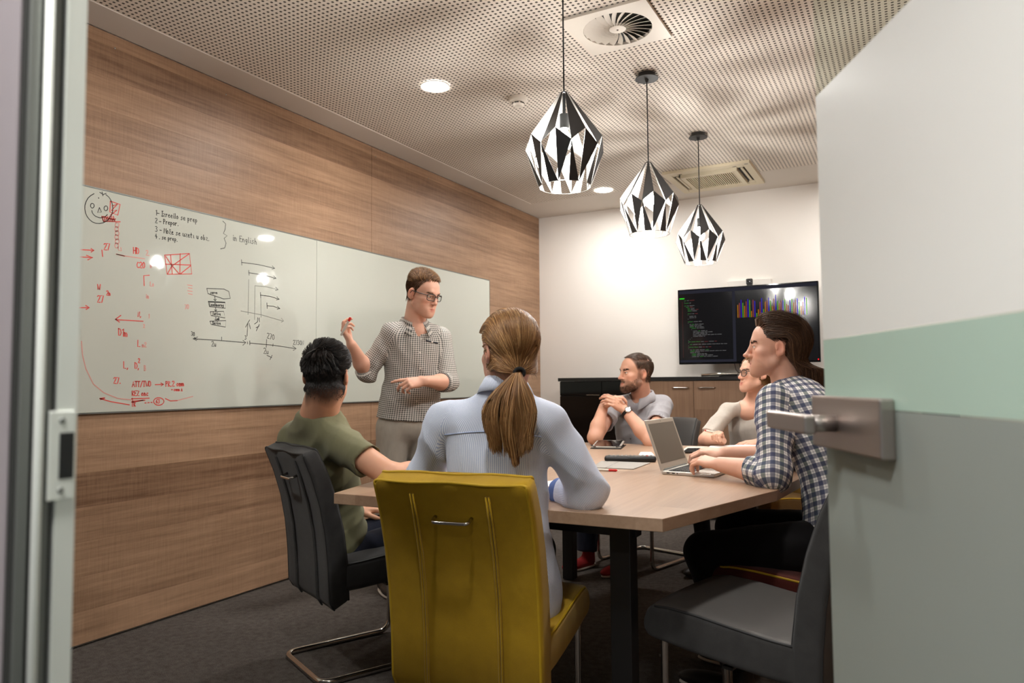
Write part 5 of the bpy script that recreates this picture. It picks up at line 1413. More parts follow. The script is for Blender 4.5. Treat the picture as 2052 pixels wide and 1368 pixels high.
def cloth_bump(t, uv, amount=0.25):
    w = t.noise(t.mapping(uv, (1, 1, 1)), 700, 2, 0.6)
    f = t.noise(t.obj(), 9, 3, 0.55)
    t.bump(t.math('ADD', t.math('MULTIPLY', w, 0.15), f), amount, 0.006)
def gingham(name, base, line, period, duty=0.5):
    t = NT(name)
    uv = t.uv(); sep = t.n('ShaderNodeSeparateXYZ', ins={'Vector': uv})
    a = t.math('LESS_THAN', t.math('FRACT', t.math('DIVIDE', sep.outputs['X'], period)), duty)
    b = t.math('LESS_THAN', t.math('FRACT', t.math('DIVIDE', sep.outputs['Y'], period)), duty)
    s = t.math('MULTIPLY', t.math('ADD', a, b), 0.5)
    t.p(Base_Color=t.mix(s, base, line), Roughness=0.85, Specular_IOR_Level=0.2)
    cloth_bump(t, uv)
    return t.m
def stripes(name, base, line, period, duty):
    t = NT(name)
    uv = t.uv(); sep = t.n('ShaderNodeSeparateXYZ', ins={'Vector': uv})
    a = t.math('LESS_THAN', t.math('FRACT', t.math('DIVIDE', sep.outputs['X'], period)), duty)
    t.p(Base_Color=t.mix(a, base, line), Roughness=0.8, Specular_IOR_Level=0.25)
    cloth_bump(t, uv)
    return t.m
def plaid(name):
    t = NT(name)
    uv = t.uv(); sep = t.n('ShaderNodeSeparateXYZ', ins={'Vector': uv})
    P_ = 0.0315
    def bands(o):
        x = t.math('FRACT', t.math('DIVIDE', o, P_))
        wide = t.math('LESS_THAN', x, 0.50)
        thin = t.math('MULTIPLY', t.math('GREATER_THAN', x, 0.70), t.math('LESS_THAN', x, 0.77))
        par = t.math('LESS_THAN', t.math('FRACT', t.math('DIVIDE', o, 2 * P_)), 0.5)
        return wide, thin, par
    wx, tx, px_ = bands(sep.outputs['X'])
    wy, ty, py_ = bands(sep.outputs['Y'])
    blue, green, white = rgb(20, 32, 78), rgb(18, 60, 46), rgb(226, 222, 218)
    cx = t.mix(px_, blue, green); cy = t.mix(py_, blue, rgb(30, 48, 84))
    c = t.mix(t.math('MULTIPLY', wx, 0.72), white, cx)
    c = t.mix(t.math('MULTIPLY', wy, 0.72), c, cy)
    c = t.mix(t.math('MULTIPLY', t.math('ADD', tx, ty), 0.38), c, rgb(70, 74, 96))
    t.p(Base_Color=c, Roughness=0.85, Specular_IOR_Level=0.2)
    cloth_bump(t, uv)
    return t.m
def jersey(name, c1, c2):
    t = NT(name)
    v = t.noise(t.mapping(t.obj(), (1, 1, 0.25)), 60, 3, 0.6)
    t.p(Base_Color=t.mix(v, c1, c2), Roughness=0.9, Specular_IOR_Level=0.15, Sheen_Weight=0.1)
    f = t.noise(t.obj(), 10, 3, 0.5)
    t.bump(f, 0.25, 0.006)
    return t.m
M['gingham'] = gingham('gingham_shirt', rgb(222, 216, 208), rgb(70, 72, 70), 0.0105, 0.5)
M['pinstripe'] = stripes('pinstripe_shirt', rgb(232, 238, 250), rgb(172, 187, 220), 0.0042, 0.34)
M['cuff_blue'] = plain('cuff_blue', rgb(92, 118, 176), 0.8)
M['plaid'] = plaid('plaid_shirt')
M['olive'] = jersey('olive_jersey', rgb(124, 122, 94), rgb(110, 108, 82))
M['grey_shirt'] = jersey('grey_cotton', rgb(176, 174, 178), rgb(158, 156, 160))
M['oat_knit'] = jersey('oat_knit', rgb(206, 198, 188), rgb(188, 180, 168))
M['chino'] = jersey('stone_chino', rgb(176, 168, 156), rgb(160, 152, 140))
M['denim'] = jersey('dark_denim', rgb(34, 38, 52), rgb(24, 27, 40))
M['black_cloth'] = jersey('black_cloth', rgb(26, 25, 26), rgb(20, 19, 20))
M['red_canvas'] = plain('red_canvas', rgb(150, 24, 28), 0.8)
M['shoe_dark'] = plain('dark_leather', rgb(40, 34, 30), 0.5)
M['sole'] = plain('rubber_sole', rgb(206, 196, 184), 0.7)
M['frame_black'] = plain('spectacle_frame', rgb(22, 26, 26), 0.35)
M['frame_brown'] = plain('spectacle_frame_brown', rgb(44, 32, 28), 0.35)
M['button'] = plain('shirt_button', rgb(214, 208, 198), 0.35)
M['navy_trim'] = plain('navy_trim', rgb(26, 34, 48), 0.7)
M['elastic'] = plain('hair_tie', rgb(16, 15, 15), 0.8)

SK = lambda r, g, b: np.array(rgb(r, g, b)[:3])
def skin_color(base, head, lips, stubble=None, sideburn=None):
    """colour of the skin itself by place: lips, ears, nose and cheeks, beard shadow, clipped hair"""
    base = np.asarray(base)
    def fn(Vv):
        c = np.repeat(base[None], len(Vv), 0)
        q = head.loc(Vv)
        near = np.linalg.norm(q, axis=1) < 0.2
        def blob(ctr, rad, target, amt):
            w = np.exp(-(((q - np.array(ctr)) / np.array(rad)) ** 2).sum(1)) * amt * near
            c[:] = c * (1 - w[:, None]) + np.asarray(target)[None] * w[:, None]
        red = base * np.array((1.0, 0.72, 0.68))
        for s in (-1, 1):
            blob((s * 0.046, 0.07, -0.028), (0.02, 0.03, 0.018), red, 0.5)
            blob((s * 0.083, -0.012, 0.0), (0.012, 0.03, 0.035), red, 0.75)
        blob((0, 0.115, -0.032), (0.014, 0.02, 0.014), red, 0.6)
        for s in (-1, 1):
            for x in (0.004, 0.012):
                blob((s * x, 0.094, -0.0645), (0.008, 0.012, 0.0042), lips, 0.75)
                blob((s * x, 0.092, -0.0745), (0.008, 0.012, 0.0050), lips, 0.75)
        if stubble is not None:
            col_, amt = stubble
            f = np.clip((-0.032 - q[:, 2]) / 0.02, 0, 1)
            m = f * np.clip((q[:, 1] + 0.012) / 0.02, 0, 1) * np.clip((q[:, 2] + 0.135) / 0.02, 0, 1)
            side = np.clip((np.abs(q[:, 0]) - 0.045) / 0.012, 0, 1)
            m = np.maximum(m, side * np.clip((0.02 - q[:, 2]) / 0.02, 0, 1) * np.clip((q[:, 1] + 0.006) / 0.008, 0, 1) * np.clip((0.030 - q[:, 1]) / 0.012, 0, 1))
            lipm = np.exp(-(((q - np.array((0, 0.092, -0.0695))) / np.array((0.022, 0.03, 0.0095))) ** 2).sum(1))
            cheek = np.clip((q[:, 2] + 0.058 + 0.9 * (0.066 - q[:, 1])) / 0.012, 0, 1) * np.clip((q[:, 1] - 0.03) / 0.01, 0, 1) * (np.abs(q[:, 0]) > 0.024)
            m = m * (1 - np.clip(lipm * 1.6, 0, 1)) * (1 - 0.85 * cheek) * near
            c[:] = c * (1 - (m * amt)[:, None]) + np.asarray(col_)[None] * (m * amt)[:, None]
        if sideburn is not None:
            col_, fnm = sideburn
            m = np.clip(fnm(q), 0, 1) * near
            c[:] = c * (1 - m[:, None]) + np.asarray(col_)[None] * m[:, None]
        return c
    return fn

def eyes(head, parent, iris=(70, 52, 36), look=(0, 0)):
    for s in (-1, 1):
        bm = bmesh.new()
        bmesh.ops.create_uvsphere(bm, u_segments=24, v_segments=18, radius=0.0142 * head.s)
        me = bpy.data.meshes.new('eyeball')
        bm.to_mesh(me); bm.free()
        co = np.zeros(len(me.vertices) * 3); me.vertices.foreach_get('co', co); co = co.reshape(-1, 3)
        g = unit((look[0], 1.0, look[1]))
        a = (co / (0.0142 * head.s)) @ g
        c = np.ones((len(co), 4), np.float32)
        c[:, :3] = SK(222, 212, 204)
        c[a > 0.90, :3] = SK(*iris)
        c[a > 0.975, :3] = SK(10, 9, 9)
        at = me.attributes.new('Col', 'FLOAT_COLOR', 'POINT'); at.data.foreach_set('color', c.ravel())
        o = link('eyeball', me, M['eye'], parent, True)
        Mx = Matrix([list(head.R[i]) for i in range(3)]).to_4x4()
        Mx.translation = Vector(head.world((s * 0.031, 0.0760, 0.004)))
        o.matrix_basis = Matrix.Translation(-Vector(parent.location)) @ Mx

# ------------------------------------------------------------------ strands of hair
def strand_mesh(name, pts, r0, colors, parent, mat=None, taper=0.25, kind='stuff'):
    """pts (S,n,3) -> three-sided tapering strands in one mesh"""
    S, n, _ = pts.shape
    t = np.gradient(pts, axis=1); t /= np.linalg.norm(t, axis=2, keepdims=True) + 1e-9
    ref = np.tile(np.array((0.31, 0.47, 0.83)), (S, n, 1))
    u = np.cross(t, ref); u /= np.linalg.norm(u, axis=2, keepdims=True) + 1e-9
    w = np.cross(t, u)
    rad = (np.asarray(r0).reshape(-1, 1) if np.ndim(r0) else np.full((S, 1), r0)) * np.linspace(1, taper, n)[None]
    vs = np.stack([pts + (u * math.cos(a) + w * math.sin(a)) * rad[..., None] for a in (0, 2.094, 4.189)], 2)   # S,n,3,3
    base = (np.arange(S) * n * 3)[:, None, None]
    i = np.arange(n - 1)[None, :, None] * 3
    j = np.arange(3)[None, None, :]
    jn = (j + 1) % 3
    Q = np.stack([base + i + j, base + i + jn, base + i + 3 + jn, base + i + 3 + j], -1).reshape(-1, 4)
    me = bpy.data.meshes.new(name)
    vv = vs.reshape(-1, 3)
    me.vertices.add(len(vv)); me.vertices.foreach_set('co', vv.astype(np.float32).ravel())
    me.loops.add(Q.size); me.loops.foreach_set('vertex_index', Q.astype(np.int32).ravel())
    me.polygons.add(len(Q)); me.polygons.foreach_set('loop_start', np.arange(0, Q.size, 4, dtype=np.int32))
    me.update(calc_edges=True)
    cc = np.ones((len(vv), 4), np.float32)
    cc[:, :3] = np.repeat(colors, n * 3, axis=0)
    at = me.attributes.new('Col', 'FLOAT_COLOR', 'POINT'); at.data.foreach_set('color', cc.ravel())
    return link(name, me, mat or M['hair'], parent, True, kind)

def hair_colors(n, base, spread=0.35, alt=None, altp=0.2):
    f = 1 + (rng.random((n, 1)) - 0.5) * 2 * spread
    c = np.asarray(base)[None] * f
    if alt is not None:
        m = rng.random(n) < altp
        c[m] = np.asarray(alt)[None] * f[m]
    return c

def scalp_roots(head, n, region):
    """random points on the scalp (head space) where region(q) > random"""
    out = []
    tot = 0
    while tot < n:
        d = rng.normal(size=(n * 3, 3)); d /= np.linalg.norm(d, axis=1, keepdims=True)
        q = head.project(d * 0.09 + np.array((0, -0.01, 0.03)), 0.0)
        m = region(q) > rng.random(len(q))
        out.append(q[m]); tot += m.sum()
    return np.concatenate(out)[:n]

def grow(head, roots, flow, lengths, n=6, lift=lambda s: 0.004 + 0 * s, rise=0.0, gravity=0.0, hug=True):
    """grow strands over the head following a flow field given in head space"""
    S = len(roots)
    p = roots.copy()
    pts = [p.copy()]
    for i in range(1, n):
        s = i / (n - 1)
        nm = head.normal(p)
        d = flow(p, s)
        d = d - (d * nm).sum(1, keepdims=True) * nm * (1 if hug else 0)
        d /= np.linalg.norm(d, axis=1, keepdims=True) + 1e-9
        d = d + nm * rise + np.array((0, 0, -1)) * gravity * s
        d /= np.linalg.norm(d, axis=1, keepdims=True) + 1e-9
        p = p + d * (lengths / (n - 1))[:, None]
        dist = head.skull(p)
        h = lift(s)
        low = dist < h
        if low.any():
            p[low] = head.project(p[low], 0.0, 2) + head.normal(p[low]) * (h if np.ndim(h) == 0 else h[low][:, None])
        pts.append(p.copy())
    return np.stack(pts, 1)

def to_world(head, pts, parent):
    sh = pts.shape
    return head.world(pts.reshape(-1, 3)).reshape(sh) - np.array(parent.location)

# ------------------------------------------------------------------ garments
def fold_field(seed, amp, freq, zscale=0.55, centers=()):
    r = np.random.default_rng(seed)
    K = r.normal(size=(5, 3)); K /= np.linalg.norm(K, axis=1, keepdims=True)
    ph = r.random(5) * 6.28
    Wv = r.normal(size=(3, 3)) * 7
    def fn(P):
        q = P * np.array((1, 1, zscale))
        wv = np.sin(q @ Wv.T + ph[:3])
        out = 0
        for i in range(3):
            a = (q @ K[i]) * freq * (1 + 0.45 * i) + wv[..., i] * 1.6 + ph[i]
            out = out + (1 - np.abs(np.sin(a)) * 1.57) * (0.55 if i else 0.8)
        w = 0.75
        for c, rad, g_ in centers:
            w = w + g_ * np.exp(-(((P - np.asarray(c)) / rad) ** 2).sum(-1))
        return -amp * out * w
    return fn

class Tube:
    """a garment limb for texture coordinates"""
    def __init__(self, a, b, r, ref, v0=0.0):
        self.a, self.b, self.r = np.asarray(a, float), np.asarray(b, float), r
        self.t = unit(self.b - self.a)
        self.x = unit(np.asarray(ref, float) - np.dot(ref, self.t) * self.t)
        self.y = np.cross(self.t, self.x)
        self.v0 = v0
        self.L = np.linalg.norm(self.b - self.a)
    def eval(self, P):
        q = P - self.a
        w = q @ self.t
        wc = np.clip(w, 0, self.L)
        d = np.linalg.norm(q - wc[:, None] * self.t, axis=1) - self.r
        th = np.arctan2(q @ self.x, q @ self.y)
        return d, th * self.r, w + self.v0

def garment_uv(torso, tubes, scale=1.0):
    def fn(Vv, Q):
        C = Vv[Q].mean(1)
        best, _, _ = torso.eval(C)
        best = best - 0.012
        which = np.full(len(C), -1)
        for i, tb_ in enumerate(tubes):
            d, _, _ = tb_.eval(C)
            m = d < best
            best = np.where(m, d, best); which[m] = i
        uv = np.zeros((len(Q), 4, 2))
        L = Vv[Q]
        for i in range(-1, len(tubes)):
            m = which == i
            if not m.any():
                continue
            P = L[m].reshape(-1, 3)
            if i < 0:
                _, th, w = torso.eval(P); r_ = torso.Rm
            else:
                _, thr, w = tubes[i].eval(P); r_ = tubes[i].r; th = thr / r_
            th = th.reshape(-1, 4); w = w.reshape(-1, 4)
            th = th - np.round((th - th[:, :1]) / (2 * PI)) * 2 * PI
            uv[m, :, 0] = th * r_; uv[m, :, 1] = w
        return uv.reshape(-1, 2) * scale + 50.0
    return fn

def rel(person, pts):
    return [tuple(np.asarray(p, float) - np.array(person.location)) for p in pts]

def shifted(prims_mesh, person):
    Vv, Q = prims_mesh
    return Vv - np.array(person.location), Q

def build(name, prims, h, mats, person, disp=None, color=None, uv=None, it=1, kind=None):
    Vv, Q = surface(prims, h, disp)
    off = np.array(person.location)
    cf = None if color is None else (lambda X: color(X + off))
    uf = None if uv is None else (lambda X, q: uv(X + off, q))
    return grid_mesh(name, Vv - off, Q, mats, person, it, cf, uf, kind)

def stick(prims, q, lift, disp=None):
    """slide a point onto the surface of a garment"""
    q = np.asarray(q, float)[None]
    for _ in range(10):
        d = field(prims, q, disp=disp)
        g = np.stack([field(prims, q + e, disp=disp) - field(prims, q - e, disp=disp) for e in np.eye(3) * 1e-3], -1)
        g /= np.linalg.norm(g, axis=1, keepdims=True) + 1e-9
        q = q - (d - lift)[:, None] * g * 0.8
    return q[0]

def march(prims, q, d, lift, disp=None):
    """move a point straight along d until it meets a garment"""
    q = np.asarray(q, float).copy(); d = unit(d)
    for _ in range(24):
        q = q + d * (float(field(prims, q[None], disp=disp)[0]) - lift) * 0.8
    return q

def glasses(head, person, mat, w=0.052, hgt=0.036, rnd=0.45, r=0.0019, y=0.1035, z=0.001):
    def wp(p): return tuple(head.world(p) - np.array(person.location))
    cx = 0.0325
    lens_pts = {}
    bm = bmesh.new()
    n = 24
    for s in (-1, 1):
        pts = []
        for k in range(n):
            a = 2 * PI * k / n
            e = 2.0 / (2.0 + 3.0 * (1 - rnd))
            x = np.sign(math.cos(a)) * abs(math.cos(a)) ** e * w / 2
            zz = np.sign(math.sin(a)) * abs(math.sin(a)) ** e * hgt / 2
            yy = y - 0.006 * ((s * cx + x) / 0.06) ** 2 * 2.2
            pts.append(wp((s * cx + x, yy, z + zz)))
        lens_pts[s] = pts
        bm_tube(bm, pts, r * head.s, 8, closed=True)
        bm_tube(bm, [wp((s * (cx + w / 2), y - 0.014, z + hgt * 0.28)), wp((s * 0.070, y - 0.032, z + 0.010)), wp((s * 0.081, y - 0.085, z + 0.012)), wp((s * 0.082, -0.005, z + 0.013)), wp((s * 0.083, -0.022, z - 0.012))], r * head.s * 1.05, 8)
    bm_tube(bm, [wp((-cx + w / 2, y - 0.0005, z + 0.005)), wp((0, y + 0.003, z + 0.008)), wp((cx - w / 2, y - 0.0005, z + 0.005))], r * head.s, 8)
    g = from_bm('glasses', bm, mat, person, True)
    for s in (-1, 1):
        pts = lens_pts[s]
        raw('lens', pts, [tuple(range(n))], M['lens'], g)
    return g

def brows(head, person, color, thick=0.0011, n=240, h=0.0, dens=1.0):
    out = []
    for s in (-1, 1):
        u = rng.random(n // 2)
        x = s * (0.013 + 0.034 * u)
        z = 0.0215 + h + 0.0065 * np.sin(u * 2.4) - 0.002 * u + (rng.random(n // 2) - 0.5) * 0.0065 * (1 - 0.5 * u)
        q = np.stack([x, 0.09 - 0.012 * u, z], 1)
        for _ in range(5):
            d = head.lsdf(q); g = np.stack([head.lsdf(q + e) - head.lsdf(q - e) for e in np.eye(3) * 1e-3], -1)
            g /= np.linalg.norm(g, axis=1, keepdims=True) + 1e-9
            q = q - (d[:, None] - 0.0004) * g
        tip = q + np.stack([s * (0.005 + 0.004 * u), -0.001 - 0.003 * u, 0.0022 - 0.0035 * u], 1) + g * 0.0012
        out.append(np.stack([q, (q + tip) / 2 + g * 0.0008, tip], 1))
    pts = np.concatenate(out)
    return strand_mesh('eyebrows', to_world(head, pts, person), thick * head.s, hair_colors(len(pts), color, 0.2), person)

def person_root(label, loc):
    return thing('person', label, 'person', loc)

def collar(person, c, up, fwd, r_in, stand=0.030, fall=0.046, gap=0.5, mat=None, spread=0.018, tilt=0.0, name='collar'):
    """shirt collar: a stand round the neck with a turned-down leaf ending in two points at the front"""
    F = frame_of(fwd, up)
    R_, Fw, U = F[:, 0], F[:, 1], F[:, 2]
    n = 40
    rows = [[], [], [], [], []]
    ax, ay = r_in
    for k in range(n + 1):
        f = k / n
        a = gap + (2 * PI - 2 * gap) * f                   # angle from the front
        front = max(0.0, 1 - min(f, 1 - f) * 7)             # 1 at the points
        dirv = R_ * math.sin(a) * ax + Fw * math.cos(a) * ay
        dn = unit(R_ * math.sin(a) + Fw * math.cos(a))
        slope = -math.cos(a) * 0.030 * -1
        lift = -math.cos(a) * 0.016 + tilt                  # higher at the back of the neck
        base = np.asarray(c) + dirv + U * lift
        drop = fall * (1 + 0.55 * front)
        out = spread * (1 + 0.7 * front)
        rows[0].append(base - U * 0.004)
        rows[1].append(base + U * stand * (1 - 0.55 * front) - dn * 0.002)
        rows[2].append(base + U * (stand * (1 - 0.55 * front) + 0.003) + dn * 0.004)
        rows[3].append(base + U * (stand * (1 - 0.5 * front) - drop * 0.5) + dn * (0.006 + out * 0.55) + Fw * 0.010 * front)
        rows[4].append(base + U * (stand * (1 - 0.5 * front) - drop) + dn * (0.006 + out) + Fw * 0.016 * front)
    vs = [tuple(np.asarray(p) - np.array(person.location)) for r in rows for p in r]
    m = n + 1
    fs = [(i * m + k, i * m + k + 1, (i + 1) * m + k + 1, (i + 1) * m + k) for i in range(4) for k in range(n)]
    o = raw(name, vs, fs, mat, person, True)
    uv = o.data.uv_layers.new(name='UVMap')
    for l in o.data.loops:
        i, k = divmod(l.vertex_index, m)
        uv.data[l.index].uv = (50 + k / n * 0.42, 50 + i * 0.014)
    md = o.modifiers.new('cloth', 'SOLIDIFY'); md.thickness = 0.0018; md.offset = 0
    return o

def shoe(person, heel, toe, mat, sole=True, h=0.075):
    heel, toe = np.asarray(heel, float), np.asarray(toe, float)
    d = unit(toe - heel); L = np.linalg.norm(toe - heel)
    R = np.stack([np.cross(d, (0, 0, 1)), d, (0, 0, 1)], 1)
    m = heel + d * L * 0.5
    P = [ell(heel + d * 0.06 + (0, 0, 0.038), (0.036, 0.055, 0.038), 0.02, R=R), ell(heel + d * L * 0.62 + (0, 0, 0.030), (0.043, 0.115, 0.030), 0.03, R=R), cone(heel + d * 0.05 + (0, 0, 0.045), heel + d * 0.045 + (0, 0, h + 0.02), 0.036, 0.038, 0.02)]
    o = build('shoe', P + [half(m + (0, 0, 0.014), (0, 0, -1), 0.3, 0.001)], 0.006, mat, person)
    if sole:
        S_ = [ell(m + (0, 0, 0.010), (0.047, L * 0.54, 0.02), 0.0, R=R), half(m + (0, 0, 0.002), (0, 0, -1), 0.3, 0.001), half(m + (0, 0, 0.0165), (0, 0, 1), 0.3, 0.001)]
        build('sole', S_, 0.006, M['sole'], person)
    return o

# ------------------------------------------------------------------ the cast
UP = V(0, 0, 1)
IR = V(0.877, 0.48, 0)          # sideways axis used to describe poses
AW = V(-0.479, 0.878, 0)        # axis from the doorway into the room
def rt(deg):
    """body right vector for a heading measured clockwise from +Y"""
    a = math.radians(deg)
    return V(math.cos(a), -math.sin(a), 0)
def hd(deg):
    a = math.radians(deg)
    return V(math.sin(a), math.cos(a), 0)
def mid(a, b, t=0.5):
    return np.asarray(a, float) * (1 - t) + np.asarray(b, float) * t

def legs(person, mat, hips, knees, ankles, r=(0.088, 0.066, 0.050), seat=None, end=None):
    P = []
    if seat is not None:
        P += seat
    for h, k, a in zip(hips, knees, ankles):
        P.append(cone(h, k, r[0], r[1], 0.03))
        P.append(cone(k, a, r[1] * 0.97, r[2], 0.02))
        P.append(half(np.asarray(a) + unit(np.asarray(a) - np.asarray(k)) * 0.012, unit(np.asarray(a) - np.asarray(k)), 0.09, 0.002))
    return build('trousers', P, 0.009, mat, person, fold_field(len(person.name) + 3, 0.0028, 26))

# ---- 1. the man writing on the board -----------------------------------
def presenter():
    base = V(*(-2.4262, 3.2785, 0.8614)); base[2] = 0
    me = person_root('standing man in glasses and checked shirt holding a marker at the whiteboard', tuple(base))
    head = Head((-2.3273, 3.2400, 1.6032), (0.985, -0.10, -0.30), 0.975, 0.0, {'jaw': 1.04, 'nose': 1.0})
    SR, SL = V(*(-2.4620, 3.1458, 1.3868)), V(*(-2.2916, 3.3656, 1.3700))
    ER, WR = V(*(-2.5837, 3.0811, 1.1764)), V(*(-2.5558, 2.9274, 1.3208))
    EL, WL = V(*(-2.2321, 3.3455, 1.1191)), V(*(-2.2255, 3.1202, 1.1279))
    r_ = rt(128)
    f_ = hd(128)
    neck = V(*(-2.3937, 3.2572, 1.4788))
    rows = [((-2.4411, 3.2664, 0.9222), r_, 0.176, 0.125), ((-2.4280, 3.2670, 1.0269), r_, 0.166, 0.120), ((-2.4147, 3.2673, 1.1371), r_, 0.158, 0.112), ((-2.4009, 3.2670, 1.2610), r_, 0.166, 0.115), ((-2.3929, 3.2653, 1.3575), r_, 0.165, 0.105), ((-2.3885, 3.2639, 1.4181), r_, 0.115, 0.080), ((-2.3874, 3.2624, 1.4512), r_, 0.075, 0.062)]
    T = Torso(rows[:-1], 0.03)
    core = Torso(rows[:-1], 0.03, -0.022)
    hr = unit(V(*(-2.5917, 2.8791, 1.4135)) - WR)
    hl = unit(V(*(-2.3111, 3.0114, 1.1159)) - WL)
    body = [head.prim, cone(neck - UP * 0.03, head.world((0, -0.020, -0.055)), 0.060, 0.057, 0.014), core.prim, ell(neck - UP * 0.085 + f_ * 0.004, (0.095, 0.078, 0.065), 0.03)]
    body += arm_prims(SR, ER, WR, (0.048, 0.040, 0.041, 0.0265)) + arm_prims(SL, EL, WL, (0.048, 0.040, 0.042, 0.0265))
    body += hand_prims(WR, hr, -IR * 0.9 - AW * 0.3, 1, (0.66, 0.74, 1.0, 1.1), 0.06, (0.35, 0.55, 0.5), 0.95)
    body += hand_prims(WL, hl, -AW * 0.75 + UP * 0.55, -1, (0.14, 0.62, 0.78, 0.9), 0.05, (0.3, 0.6, 0.3), 0.97)
    build('body', body, 0.0033, M['skin'], me, color=skin_color(SK(222, 172, 148), head, SK(196, 106, 96), stubble=(SK(168, 120, 98), 0.12), sideburn=(SK(112, 82, 58), lambda q: 0.75 * np.clip((0.0 - q[:, 1] + 0.3 * q[:, 2]) / 0.02, 0, 1) * np.clip((q[:, 2] + 0.045) / 0.02, 0, 1) * (np.abs(q[:, 0]) < 0.0785))))
    eyes(head, me, look=(-0.1, -0.35))
    brows(head, me, SK(110, 80, 56), 0.0009, 240)
    sh0 = [T.prim, cone(neck - UP * 0.048, SR, 0.050, 0.056, 0.045), cone(neck - UP * 0.048, SL, 0.050, 0.056, 0.045)]
    cR, cL = mid(ER, WR, 0.10), mid(EL, WL, 0.20)
    sh = [cone(ER, cR, 0.054, 0.053, 0.0), half(cR, WR - ER, 0.075, 0.002), cone(EL, cL, 0.054, 0.052, 0.0), half(cL, WL - EL, 0.075, 0.002)]
    sh += sh0 + [cone(SR, ER, 0.060, 0.054, 0.02), cone(SL, EL, 0.060, 0.054, 0.02)]
    sh += [cone(neck - UP * 0.030, neck + UP * 0.09, 0.066, 0.078, 0.004, '-'), cone(neck + f_ * 0.085 - UP * 0.10, neck + f_ * 0.07 + UP * 0.02, 0.010, 0.052, 0.006, '-')]
    uv = garment_uv(T, [Tube(SR, ER, 0.058, f_), Tube(ER, cR + (cR - ER), 0.054, f_), Tube(SL, EL, 0.058, f_), Tube(EL, cL + (cL - EL), 0.054, f_)])
    ff = fold_field(11, 0.0040, 22, 0.6, ((ER, 0.1, 1.2), (EL, 0.1, 1.2), (rows[1][0], 0.12, 0.5)))
    build('shirt', sh, 0.0052, M['gingham'], me, ff, uv=uv)
    for E_, W_, t0, t1 in ((ER, WR, 0.05, 0.14), (EL, WL, 0.13, 0.25)):
        build('rolled_cuff', [cone(mid(E_, W_, t0), mid(E_, W_, t1), 0.0535, 0.0555, 0.01), half(mid(E_, W_, t1), W_ - E_, 0.09, 0.003), half(mid(E_, W_, t0), E_ - W_, 0.09, 0.003)], 0.004, M['gingham'], me, uv=garment_uv(T, [Tube(mid(E_, W_, -0.1), mid(E_, W_, 0.4), 0.056, f_ + UP)]))
    collar(me, neck - UP * 0.034, UP, f_, (0.067, 0.066), 0.028, 0.052, 0.42, M['gingham'], 0.028)
    # placket buttons and the dark pocket welt
    for k, (x, y) in enumerate(((852, 668), (848, 702), (846, 735), (845, 800))):
        c = V(*(-2.3016, 3.1994, 1.2033)); z_ = 1.12 - (y - 763) / 1456 * 3.9
        tt = V(c[0], c[1], z_)
        p0 = V(*(T.C[np.abs(T.C[:, 2] - z_).argmin()]))
        q = stick(sh, V(p0[0], p0[1], z_) + f_ * 0.16, 0.0006, ff)
        o = lathe('button', [(0.0, 0.0), (0.0052, 0.0), (0.0055, 0.0014), (0.0, 0.0018)], M['button'], me, 12)
        o.rotation_euler = Vector(f_).to_track_quat('Z', 'Y').to_euler(); o.location = Vector(q - base)
    pts = []
    for u in np.linspace(-0.108, -0.036, 7):
        z_ = 1.12 - (681.5 - 763 - (u + 0.072) * 60) / 1456 * 3.95
        pts.append(march(sh, V(neck[0], neck[1], z_) + r_ * u + f_ * 0.20, -f_, 0.0026, ff) - base)
    tube('pocket_welt', [Vector(p) for p in pts], 0.0036, M['navy_trim'], me, 8)
    o = lathe('button', [(0.0, 0.0), (0.0050, 0.0), (0.0052, 0.0014), (0.0, 0.0018)], M['button'], me, 12)
    o.rotation_euler = Vector(f_).to_track_quat('Z', 'Y').to_euler(); o.location = Vector(pts[3] + f_ * 0.0030 - UP * 0.001)
    hipc = V(*(-2.4446, 3.2666, 0.8892))
    hR, hL = hipc + r_ * 0.085 - UP * 0.05, hipc - r_ * 0.085 - UP * 0.05
    kR, kL = V(hR[0], hR[1], 0.50) + r_ * 0.02, V(hL[0], hL[1], 0.50) - r_ * 0.01
    aR, aL = V(kR[0], kR[1], 0.10) + r_ * 0.02, V(kL[0], kL[1], 0.10) - r_ * 0.02
    legs(me, M['chino'], (hR, hL), (kR, kL), (aR, aL), (0.092, 0.074, 0.062), [ell(hipc, (0.172, 0.118, 0.12), 0.03, R=np.stack([r_, f_, UP], 1))])
    for a in (aR, aL):
        shoe(me, V(a[0], a[1], 0) - f_ * 0.07, V(a[0], a[1], 0) + f_ * 0.20, M['shoe_dark'])
    glasses(head, me, M['frame_black'], 0.053, 0.035, 0.25, 0.0021, 0.1045, 0.0)
    # hair: short sides, longer waved top swept back and to the side
    top = lambda q: np.clip((q[:, 2] - 0.060 - 0.25 * np.maximum(q[:, 1], -0.02)) / 0.02, 0, 1) * (q[:, 1] < 0.088)
    side = lambda q: np.clip((q[:, 2] + 0.050 + 0.0 * q[:, 1]) / 0.03, 0, 1) * (q[:, 1] < 0.026 + 0.55 * (q[:, 2] - 0.03)) * (q[:, 1] < 0.06) * ((np.abs(q[:, 0]) < 0.0745) | (q[:, 2] > 0.034)) * (q[:, 2] < 0.10)
    r1 = scalp_roots(head, 3200, side)
    p1 = grow(head, r1, lambda p, s: np.stack([p[:, 0] * 0, -0.5 + 0 * p[:, 0], -1 + 0 * p[:, 0]], 1), 0.014 + 0.012 * np.clip(r1[:, 2] / 0.08, 0, 1), 4, lambda s: 0.0022 * (0.6 + s), rise=0.15)
    r2 = scalp_roots(head, 3000, top)
    edge = np.clip((r2[:, 2] - 0.055) / 0.045, 0.15, 1)
    wv_ = np.sin(r2[:, 0] * 70 + r2[:, 1] * 55)
